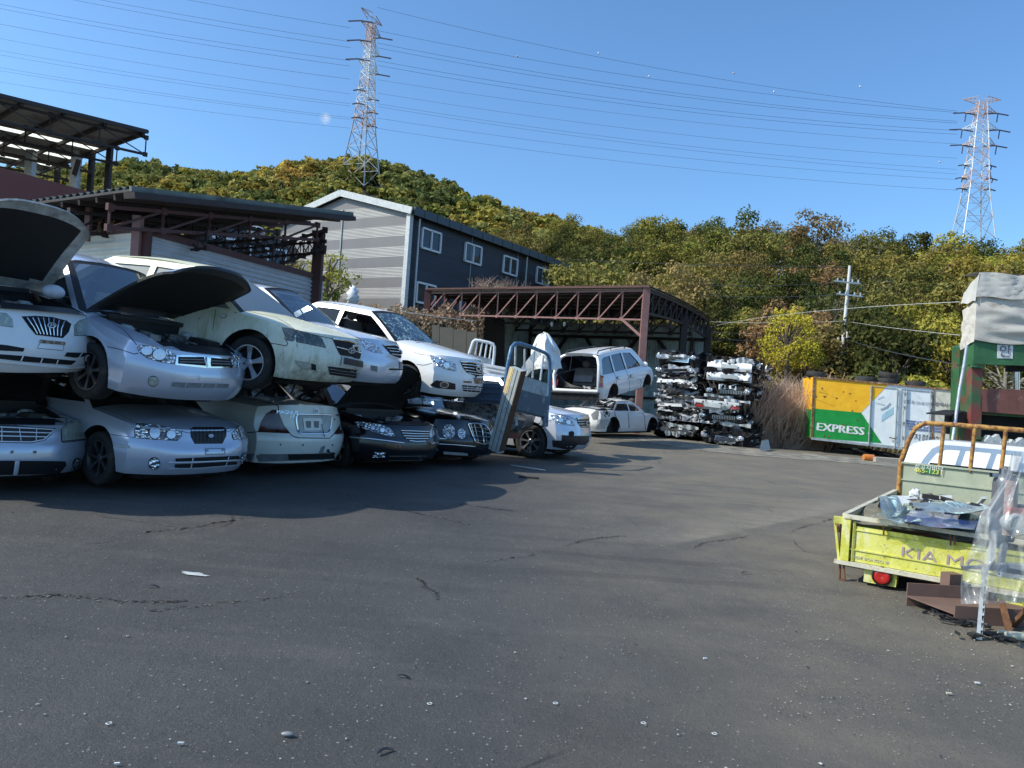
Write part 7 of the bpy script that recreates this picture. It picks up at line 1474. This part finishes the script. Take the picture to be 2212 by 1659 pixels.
# litter
def litter():
    rg = random.Random(21); q = MB(); n = 0
    while n < 2600:
        px, py = (rg.uniform(-40, 2260), rg.uniform(960, 1680)) if rg.random() < .62 else (rg.uniform(1650, 2260), rg.uniform(1230, 1560))
        if py < 1000 and px < 1300: continue
        if py < 1090 and px < 1050 and rg.random() < .6: continue
        p = G(px, py); 
        if p.y > 24: continue
        n += 1; s = rg.uniform(.0014,.0042)*(1 if rg.random() < .95 else 2.0)*(.75+.06*p.y); k = rg.random(); h = s*rg.uniform(.2,.7)
        Mx = Matrix.Rotation(rg.uniform(0,3.14), 3, 'Z')@Matrix.Rotation(rg.uniform(-.3,.3), 3, 'X'); mi = 0 if k < .45 else 1 if k < .62 else 2 if k < .94 else 3
        V = [Mx@Vector((x*s*rg.uniform(.6,1.4), y*s*rg.uniform(.4,1), z*h)) for x, y, z in ((-1,-1,0),(1,-1,0),(1,1,0),(-1,1,0),(-.7,-.6,1),(.7,-.7,1),(.6,.7,1),(-.6,.7,1))]
        q.add([v+Vector((p.x, p.y, .006)) for v in V], [(4,5,6,7),(0,1,5,4),(1,2,6,5),(2,3,7,6),(3,0,4,7)], mi)
    for v in q.V: pass
    o = q.build('ground_litter', [sm('grit_grey', (.30,.29,.27), .8), sm('grit_white', (.42,.41,.39), .6), M['plastic'], sm('grit_brown', (.16,.10,.06), .9)]); tag(o, 'scattered stone chips, glass bits and rubber crumbs on the asphalt', 'litter', None, 'stuff')
litter()
def item(px, py, kind, label, s=1.0, rz=0.0, m='lightgrey'):
    p = G(px, py)+Vector((0,0,.008)); q = MB()
    if kind == 'ring': q.lathe([(.013,0),(.017,.003),(.022,0),(.017,-.003)], 16, 'Z', close=True); nm, ct_ = 'washer_ring', 'ring'
    elif kind == 'stone': q.sphere((0,0,.01), .06, 6, 0, (1,.45,.35)); nm, ct_ = 'stone', 'stone'
    elif kind == 'strip': q.grid(lambda u, v: (-.07+.14*u, .02*math.sin(u*2.5)+.022*(v-.5), .012+.012*math.sin(u*4)), 8, 1); q.grid(lambda u, v: (-.07+.14*u, .02*math.sin(u*2.5)+.022*(v-.5), .002+.012*math.sin(u*4)), 8, 1); nm, ct_ = 'rubber_strip', 'strip'
    elif kind == 'puddle':
        q.add([(math.cos(a*.4)*.16*(1+.3*math.sin(a*2.1)), math.sin(a*.4)*.05*(1+.3*math.cos(a*1.7)), -.003) for a in range(16)], [tuple(range(16))]); nm, ct_ = 'pale_stain', 'stain'
    elif kind == 'chip': q.box((0,0,.008), (.055,.022,.014), .3); nm, ct_ = 'plastic_chip', 'chip'
    elif kind == 'stick': q.tube([(-.9,0,.01),(.9,.1,.01)], .012, 5); nm, ct_ = 'rod', 'rod'
    s *= {'chip':.45,'ring':.6,'strip':.55,'stone':.6,'puddle':.7}.get(kind, 1); q.V = [v*s for v in q.V]; o = q.build(nm, M[m], None, 40, p); o.rotation_euler = (0,0,rz); tag(o, label, ct_)
item(420,1241,'puddle','pale grey oval stain on the asphalt, left of centre',1,-.3,'lightgrey'); item(621,1592,'stone','smooth dark grey stone at the bottom, left of centre',.8,0,'grey'); item(833,1628,'strip','black rubber strip at the very bottom edge',1,.6,'plastic'); item(330,1270,'strip','black rubber scrap right below the crack on the left',1,.1,'plastic')
item(1613,1241,'strip','black scrap on the dusty ground left of the yellow truck',1.3,.1,'plastic'); item(870,1466,'strip','small black rubber piece in the lower middle',.9,-.2,'plastic'); item(928,1523,'ring','pale washer ring in the lower middle',1,0); item(1200,1522,'ring','pale washer ring right of the lower middle',1,0); item(1390,1565,'ring','pale washer ring toward the lower right',1,0); item(1543,1588,'ring','pale washer ring at the lower right, nearest the tyre marks',1,0); item(235,1566,'ring','pale washer ring near the lower left corner',1,0)
item(1523,1426,'chip','bright white chip right of centre on the asphalt',.9,0,'whitesteel'); item(2111,1479,'chip','white plastic chip near the lower right edge',1.1,-.4,'whitesteel'); item(2050,1502,'chip','thin pale splinter near the lower right edge',1.2,-.3,'paleedge'); item(390,1611,'chip','pale grey chip near the bottom left',1,-.2,'lightgrey'); item(252,1655,'chip','white chip at the bottom left edge',.8,0,'whitesteel')
p0 = G(*Z(6,600,1390)); p1 = G(*Z(6,935,1440)); solo(MB().tube([p0+Vector((0,0,.02)), p1+Vector((0,0,.02))], .016, 6), 'steel_rod', M['galv'], 'thin pale rod lying in the shade below the silver SUV', 'rod')
p0 = G(*Z(6,675,1502)); p1 = G(*Z(6,875,1518)); solo(MB().tube([p0+Vector((0,0,.02)), p1+Vector((0,0,.02))], .016, 6), 'rubber_strip', M['dark'], 'black strip lying in the shadow below the silver SUV', 'strip')
# ---- foliage
def leafmat(name, c1, c2, c3, attr=False):
    m = bpy.data.materials.new(name); m.use_nodes = True; nt = m.node_tree; nt.nodes.clear(); L = nt.links.new
    o = nt.nodes.new('ShaderNodeOutputMaterial'); v = tc(nt); oi = nt.nodes.new('ShaderNodeObjectInfo')
    c = mix(nt, nz(nt, v, .9, 3, .5, .38, .62), c1, c2); c = mix(nt, nz(nt, v, 5, 3, .6, .5, .7), c, c3)
    if attr:
        a = nt.nodes.new('ShaderNodeAttribute'); a.attribute_name = 'tint'; c = mix(nt, 1.0, c, a.outputs['Color'], 'MULTIPLY')
    else:
        h = nt.nodes.new('ShaderNodeHueSaturation'); L(c, h.inputs['Color']); r = nt.nodes.new('ShaderNodeMapRange'); r.inputs[3].default_value = .75; r.inputs[4].default_value = 1.25; L(oi.outputs['Random'], r.inputs[0]); L(r.outputs[0], h.inputs['Value'])
        r2 = nt.nodes.new('ShaderNodeMapRange'); r2.inputs[3].default_value = .475; r2.inputs[4].default_value = .52; L(mth(nt, 'FRACT', mth(nt, 'MULTIPLY', oi.outputs['Random'], 7.3)), r2.inputs[0]); L(r2.outputs[0], h.inputs['Hue']); c = h.outputs[0]
    d = nt.nodes.new('ShaderNodeBsdfDiffuse'); t_ = nt.nodes.new('ShaderNodeBsdfTranslucent'); L(c, d.inputs[0]); L(c, t_.inputs[0]); ms = nt.nodes.new('ShaderNodeMixShader'); ms.inputs[0].default_value = .28; L(d.outputs[0], ms.inputs[1]); L(t_.outputs[0], ms.inputs[2]); L(ms.outputs[0], o.inputs[0]); return m
LM = {'green': leafmat('leaf_green', (0.120,0.136,0.030), (0.246,0.224,0.055), (0.372,0.310,0.090)), 'olive': leafmat('leaf_olive', (0.138,0.129,0.038), (0.270,0.224,0.070), (0.384,0.305,0.110)), 'dark': leafmat('leaf_dark', (0.054,0.071,0.022), (0.102,0.115,0.035), (0.180,0.178,0.060)),
      'brown': leafmat('leaf_brown', (0.198,0.144,0.060), (0.300,0.207,0.085), (0.396,0.287,0.130)), 'yellow': leafmat('leaf_yellow', (.40,.34,.04), (.50,.42,.05), (.24,.24,.04)), 'lime': leafmat('leaf_lime', (0.228,0.218,0.040), (0.360,0.316,0.060), (0.456,0.391,0.090)), 'dry': leafmat('leaf_dry', (.40,.30,.17), (.54,.44,.28), (.68,.6,.46)), 'grey': leafmat('leaf_greyish', (.10,.105,.06), (.17,.17,.10), (.22,.2,.13))}
bark = sm('bark', (.10,.075,.055), .9, 0, .4, 8); barkp = sm('pale_bark', (.26,.23,.19), .9, 0, .3, 8)
def crown_arrays(seed, R, H, nc, per, ls, cz, fill=.5):
    g = np.random.default_rng(seed); V = []
    th = g.uniform(0, 2*np.pi, nc); ph = np.arccos(g.uniform(-.75, 1, nc)); rr = g.uniform(fill, 1, nc)**.6
    cx = np.stack([np.sin(ph)*np.cos(th)*R*rr, np.sin(ph)*np.sin(th)*R*rr, cz+np.cos(ph)*H/2*rr], 1); cr = g.uniform(.20, .40, nc)*R
    N = nc*per; c = np.repeat(cx, per, 0); r = np.repeat(cr, per); d = g.normal(size=(N,3)); d[:,2] = d[:,2]*.8+.25; d /= np.linalg.norm(d, axis=1)[:,None]; p = c+d*(r*g.uniform(.55,1.05,N))[:,None]*np.array([1,1,.75])
    nrm = d+g.normal(size=(N,3))*.55+np.array([0,0,.25]); nrm /= np.linalg.norm(nrm, axis=1)[:,None]; a = np.cross(nrm, g.normal(size=(N,3))); a /= np.linalg.norm(a, axis=1)[:,None]; b = np.cross(nrm, a); s = (ls*g.uniform(.6,1.3,N))[:,None]
    return np.stack([p-a*s*.5, p+b*s*.28-a*s*.05, p+a*s*.5, p-b*s*.28+a*s*.05], 1).reshape(-1,3), cx
def quads(name, V, mats, parent=None, cols=None):
    me = bpy.data.meshes.new(name); n = len(V); me.vertices.add(n); me.vertices.foreach_set('co', np.asarray(V, 'f').ravel()); me.loops.add(n); me.loops.foreach_set('vertex_index', np.arange(n, dtype='i')); me.polygons.add(n//4); me.polygons.foreach_set('loop_start', np.arange(0, n, 4, dtype='i'))
    if cols is not None: a = me.color_attributes.new('tint', 'FLOAT_COLOR', 'POINT'); a.data.foreach_set('color', np.asarray(cols, 'f').ravel())
    me.materials.append(mats); me.update(calc_edges=True); o = bpy.data.objects.new(name, me); C.objects.link(o); o.parent = parent; return o
def make_tree(seed, R, H, hz, nc, per, ls, leaf, name='tree', trunkm=None, fill=.5):
    root = thing(name, 'x', 'tree'); V, cx = crown_arrays(seed, R, H, nc, per, ls, hz, fill); quads('crown', V, LM[leaf], root)
    rg = random.Random(seed); q = MB(); top = Vector((rg.uniform(-.4,.4), rg.uniform(-.4,.4), hz+H*.1)); mid = Vector((rg.uniform(-.3,.3), rg.uniform(-.3,.3), hz*.5)); q.tube([(0,0,-1.5), mid, top], [.17,.12,.06], 7)
    for k in range(0, len(cx), 2):
        e = Vector(cx[k]); s = mid.lerp(top, rg.uniform(.1,.9)); q.tube([s, s.lerp(e, .5)+Vector((0,0,.2)), e], [.06,.04,.012], 5)
    q.build('trunk', trunkm or bark, root, 60); return root
GT = {'green':'green broadleaf trees on the wooded bank','olive':'olive toned trees on the wooded bank','dark':'dark evergreen trees on the wooded bank','brown':'russet brown trees on the wooded bank','lime':'yellow green trees on the wooded bank','grey':'grey green thin trees on the wooded bank'}
LB = {'green':'green broadleaf tree on the wooded bank behind the yard','olive':'olive green tree with thinning leaves on the wooded bank','dark':'dark green tree in the shade of the wooded bank','brown':'russet brown autumn tree on the wooded bank','lime':'yellow green sunlit tree on the wooded bank','grey':'grey green thin tree with pale bare branches on the bank'}
protos = {}
for i, (k, n_) in enumerate((('green',3),('olive',3),('dark',2),('brown',2),('lime',2),('grey',2))):
    protos[k] = [make_tree(100+i*10+j, 2.7+.3*j, 5.2+.5*j, 4.2+.3*j, 44 if k != 'grey' else 26, 84 if k != 'grey' else 40, .28 if k != 'grey' else .22, k, 'broadleaf_tree' if k != 'dark' else 'evergreen_tree', barkp if k == 'grey' else bark, .35) for j in range(n_)]
used = set(); rg = random.Random(77)
def put(k, px, d, s, dz=0, label=None, group=None):
    pr = rg.choice(protos[k]); o = pr if pr.name not in used else copy_tree(pr); used.add(pr.name)
    p = tpos(px, d, dz); o.location = p; o.rotation_euler = (0,0,rg.uniform(0,6.28)); o.scale = (s, s, s*rg.uniform(.9,1.15)); tag(o, label or LB[k], 'tree', group or GT[k]); return o
rows_ = []; d = 35.0
while d < 128:
    step = 3.6+.022*d; px = -60+ (1240 if d < 62 else 1150)
    while px < 2700:
        pp = px+rg.uniform(-.4,.4)*step/d*1600; dd = d+rg.uniform(-1.4,1.4)
        if 1770 < pp < 1860 and dd < 43: px += step/d*1600; continue
        if dd < lk(RD, pp)+5 and (pp > 1560 or dd > 48) and not (pp < 1200 and dd < 66): rows_.append((pp, dd))
        px += step/d*1600
    d += step*.88
rg.shuffle(rows_)
for px, d in rows_:
    x = rg.random(); br = .06+.35*max(0, 1-abs(px-1470)/90)*(d > 85)+.3*max(0, 1-abs(px-1800)/140)*(d > 60)+.22*max(0, 1-abs(px-1620)/120)*(d > 85)
    if x < br: k = 'brown'
    elif x < br+(.18 if d < 60 else .06): k = 'grey' if px > 1500 else 'olive'
    else: k = rg.choice(('green','green','olive','olive','dark','dark') if px < 1950 else ('green','lime','lime','olive','dark'))
    s = rg.uniform(.75,1.2)*(.8 if d < 45 else 1.0 if d < 80 else 1.12)
    put(k, px, d, s, -.3)
# distinctive trees
yt = make_tree(301, 1.5, 3.6, 2.6, 40, 70, .15, 'yellow', 'broadleaf_tree'); yt.location = tpos(1694, 34.5, 2.0); yt.scale = (.8,.8,.95); tag(yt, 'bright yellow autumn tree left of the utility pole', 'tree')
for j, (px, d, s, hz_) in enumerate(((1655,35,.5,1.4),(1738,35,.5,3.2))):
    o = copy_tree(yt); o.location = tpos(px, d, hz_-.6); o.scale = (s,)*3; o.rotation_euler = (0,0,j*2+1); tag(o, ['smaller yellow tree on the left of the bright yellow tree','smaller yellow tree on the right of the bright yellow tree'][j], 'tree')
lt = make_tree(311, 1.3, 2.4, 1.3, 30, 55, .22, 'lime', 'bush')
for j, (px, d, s, lab) in enumerate(((1985,29.5,1.15,'lime green bush above the white end of the cargo box'),(2035,28.5,.9,'lime green bush left of the press frame'),(2085,27,1.0,'lime green bush seen through the press frame'),(1750,31,.8,'light green bush at the foot of the utility pole'),(1640,31.5,.8,'light green bush above the dry reeds'),(1560,32.5,.85,'pale green bush behind the right scrap pile'))):
    o = lt if j == 0 else copy_tree(lt); o.location = tpos(px, d); o.location.z += .5 if px < 1800 else .2; o.scale = (s,)*3; o.rotation_euler = (0,0,j*1.3); tag(o, lab, 'bush')
dk = make_tree(315, 1.5, 2.6, 1.4, 30, 50, .24, 'dark', 'bush')
for j, (px, d, s, lab) in enumerate(((1870,31,1.0,'dark green bush behind the orange part of the cargo box'),(1930,31.5,.9,'dark green bush behind the middle of the cargo box roof'),(1850,31.5,.85,'dark green bush just right of the utility pole foot'),(1510,33,.8,'dark bush between the truss shed and the scrap piles'))):
    o = dk if j == 0 else copy_tree(dk); o.location = tpos(px, d); o.location.z += .5; o.scale = (s,)*3; o.rotation_euler = (0,0,j*1.7); tag(o, lab, 'bush')
# far wood on the hill: one uncountable mass
def far_wood():
    g = np.random.default_rng(5); VV = []; CC = []; base = [crown_arrays(500+j, 1, 2.1, 16, 26, .36, 0, .55)[0] for j in range(6)]; d = 64.0; cnt = 0
    pal = [(1,1,1),(1.25,1.15,.9),(.6,.72,.8),(1.2,1.0,.8),(.8,.9,.9),(1.3,1.2,.8),(1.1,1.1,1.0),(.75,.85,.7)]
    while d < 305:
        st = 3.9+.012*d; px = -700.0
        while px < (1700 if d > 128 else 1160):
            pp = px+g.uniform(-.45,.45)*st/d*1600; dd = d+g.uniform(-.45,.45)*st; rd = lk(RD, pp)
            if dd < rd+6 and not (pp > 560 and pp < 1215 and dd < 68) and not (abs(pp-777) < 42 and PD-34 < dd < PD+7):
                p = tpos(pp, dd); s = g.uniform(2.3,3.6)*(1+.0012*dd); a = g.uniform(0, 6.28); B = base[g.integers(6)]; R = np.array([[np.cos(a), -np.sin(a), 0],[np.sin(a), np.cos(a), 0],[0,0,1.0]])
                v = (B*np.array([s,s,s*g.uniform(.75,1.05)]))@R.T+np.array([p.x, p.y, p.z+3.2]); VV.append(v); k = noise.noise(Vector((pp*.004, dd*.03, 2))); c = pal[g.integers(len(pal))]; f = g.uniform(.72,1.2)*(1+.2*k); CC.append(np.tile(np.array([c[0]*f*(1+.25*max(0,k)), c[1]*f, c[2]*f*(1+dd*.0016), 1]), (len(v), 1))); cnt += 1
            px += st/d*1600
        d += st*.86
    LM['far'] = leafmat('leaf_far', (0.180,0.196,0.045), (0.324,0.299,0.070), (0.456,0.391,0.120), True)
    o = quads('hillside_wood', np.concatenate(VV), LM['far'], None, np.concatenate(CC)); tag(o, 'autumn woodland covering the hill behind the warehouse', 'woodland', None, 'stuff'); print('far crowns', cnt)
far_wood()
# dry reeds, hedge, weeds: uncountable
def blades(name, label, n, region, hgt, w, col, lean=.25, cat='grass'):
    g = np.random.default_rng(len(label)); V = []
    for i in range(n):
        px, d = region(g); p = tpos(px, d) if d > 31 else Vector(G(px, 900)*0)+Vector((((px-1106)/1600)*d, d, 0)); h = hgt*g.uniform(.35,1.1)*(.8+.55*noise.noise(Vector((px*.02, d*.7, 3)))); a = g.uniform(0, 6.28); l = g.uniform(-lean, lean, 2)*h; dx, dy = np.cos(a)*w, np.sin(a)*w
        V += [(p.x-dx, p.y-dy, p.z), (p.x+dx, p.y+dy, p.z), (p.x+dx*.6+l[0], p.y+dy*.6+l[1], p.z+h), (p.x-dx*.6+l[0], p.y-dy*.6+l[1], p.z+h)]
    o = quads(name, np.array(V), LM[col] if col in LM else M[col]); return tag(o, label, cat, None, 'stuff')
LM['reed'] = leafmat('leaf_reed', (.44,.34,.23), (.60,.48,.34), (.70,.60,.44))
blades('dry_reeds', 'dry brown reeds between the scrap piles and the cargo box', 26000, lambda g: (g.uniform(1585,1800), g.uniform(26.5,33.5)), 2.3, .013, 'reed', .7)
blades('dry_reeds', 'low dry grass behind the cargo box along the bank', 5000, lambda g: (g.uniform(1760,2400), g.uniform(28,33)), 1.0, .025, 'dry', .4)
blades('weeds', 'green weeds above the reeds at the foot of the bank', 7000, lambda g: (g.uniform(1480,1900), g.uniform(31.5,36)), 1.3, .03, 'lime', .5)
blades('bank_scrub', 'mixed scrub covering the foot of the wooded bank', 12000, lambda g: (g.uniform(1450,2700), g.uniform(34,44)), 1.6, .06, 'olive', .6)
def hedge():
    g = np.random.default_rng(9); V = []
    for i in range(16000):
        px = g.uniform(660,1035); d = g.uniform(33.5,36.5); p = tpos(px, d); k = noise.noise(Vector((px*.03, d*.5, 0))); ztop = P(px, 655+(px-800)*.05, 33.5).z+.5*k; z = g.uniform(2.5, max(3.2, ztop)); s = g.uniform(.05,.11); n = g.normal(size=3); n /= np.linalg.norm(n); a = np.cross(n, g.normal(size=3)); a /= np.linalg.norm(a); b = np.cross(n, a); c = np.array([p.x, p.y-(z-2.5)*-.2, z]); V += [c-a*s, c+b*s*.6, c+a*s, c-b*s*.6]
    o = quads('dry_hedge', np.array(V), LM['dry']); tag(o, 'dry leafy hedge along the top of the bank below the warehouse', 'hedge', None, 'stuff')
hedge()
bb = thing('bare_shrub', 'tall bare pinkish shrub in front of the navy warehouse wall', 'shrub', tuple(P(1068,650,40))); q = MB(); rg = random.Random(4)
for k in range(150):
    a = Vector((rg.uniform(-1.1,1.1), rg.uniform(-.5,.5), -1.0)); l = Vector((rg.gauss(0,.45), rg.gauss(0,.3), rg.uniform(1.4,2.3))); q.tube([a, a+l*.5+Vector((rg.gauss(0,.06),0,0)), a+l], [.02,.013,.006], 3, 0, False)
    for j in range(4): s = a+l*rg.uniform(.4,.9); q.tube([s, s+Vector((rg.gauss(0,.25), rg.gauss(0,.2), rg.uniform(.2,.5)))], [.01,.005], 3, 0, False)
q.build('twig', sm('pale_twig', (.30,.21,.16), .9), bb)
V, _ = crown_arrays(61, 1.15, 1.2, 26, 22, .09, .35, .2); quads('seed_head', V, LM['dry'], bb)
sh = make_tree(71, .8, 2.4, 1.6, 26, 50, .11, 'lime', 'bush', barkp, .2); sh.location = P(712,650,23.5)-Vector((0,0,1.2)); tag(sh, 'small yellow green tree between the corrugated shed wall and the striped gable', 'bush')
o = copy_tree(sh); o.location = P(650,600,24)-Vector((0,0,1.3)); o.scale = (.7,)*3; tag(o, 'small sprig of yellow green leaves above the corrugated wall', 'bush')

w = bpy.data.worlds.new('World'); bpy.context.scene.world = w; w.use_nodes = True; nt = w.node_tree
sky = nt.nodes.new('ShaderNodeTexSky'); sky.sky_type = 'NISHITA'; sky.sun_disc = False
EL = R_(42); AZ = R_(12)   # sun from the left, a little behind the camera
sd = Vector((-math.cos(AZ)*math.cos(EL), -math.sin(AZ)*math.cos(EL), math.sin(EL)))
sky.sun_elevation = EL; sky.sun_rotation = math.atan2(sd.x, sd.y); sky.altitude = 100; sky.air_density = 1.0; sky.dust_density = 1.8; sky.ozone_density = 2.0
cdir_ = ray(703, 256).normalized(); gm = nt.nodes.new('ShaderNodeTexCoord')
vm = nt.nodes.new('ShaderNodeVectorMath'); vm.operation = 'DISTANCE'; vm.inputs[1].default_value = cdir_; nt.links.new(gm.outputs['Generated'], vm.inputs[0])
mr = nt.nodes.new('ShaderNodeMapRange'); mr.inputs[1].default_value = .008; mr.inputs[2].default_value = .001; nt.links.new(vm.outputs['Value'], mr.inputs[0])
skc = mix(nt, 1.0, sky.outputs[0], (.90,1.30,1.60), 'MULTIPLY'); skc = mix(nt, mth(nt, 'MULTIPLY', mr.outputs[0], nz(nt, gm.outputs['Generated'], 120, 3, .6, .3, .8)), skc, (6.5,6.8,7.2))
nt.links.new(skc, nt.nodes['Background'].inputs[0]); nt.nodes['Background'].inputs[1].default_value = .14
sl = bpy.data.lights.new('sun', 'SUN'); sl.energy = 5.0; sl.angle = R_(.53); sl.color = (1, .93, .80); so = bpy.data.objects.new('sun', sl); C.objects.link(so)
so.rotation_euler = sd.to_track_quat('Z', 'Y').to_euler()
bpy.context.scene.view_settings.view_transform = 'Standard'; bpy.context.scene.view_settings.look = 'None'; bpy.context.scene.view_settings.exposure = 0
bpy.context.scene.cycles.max_bounces = 6; bpy.context.scene.cycles.transparent_max_bounces = 12
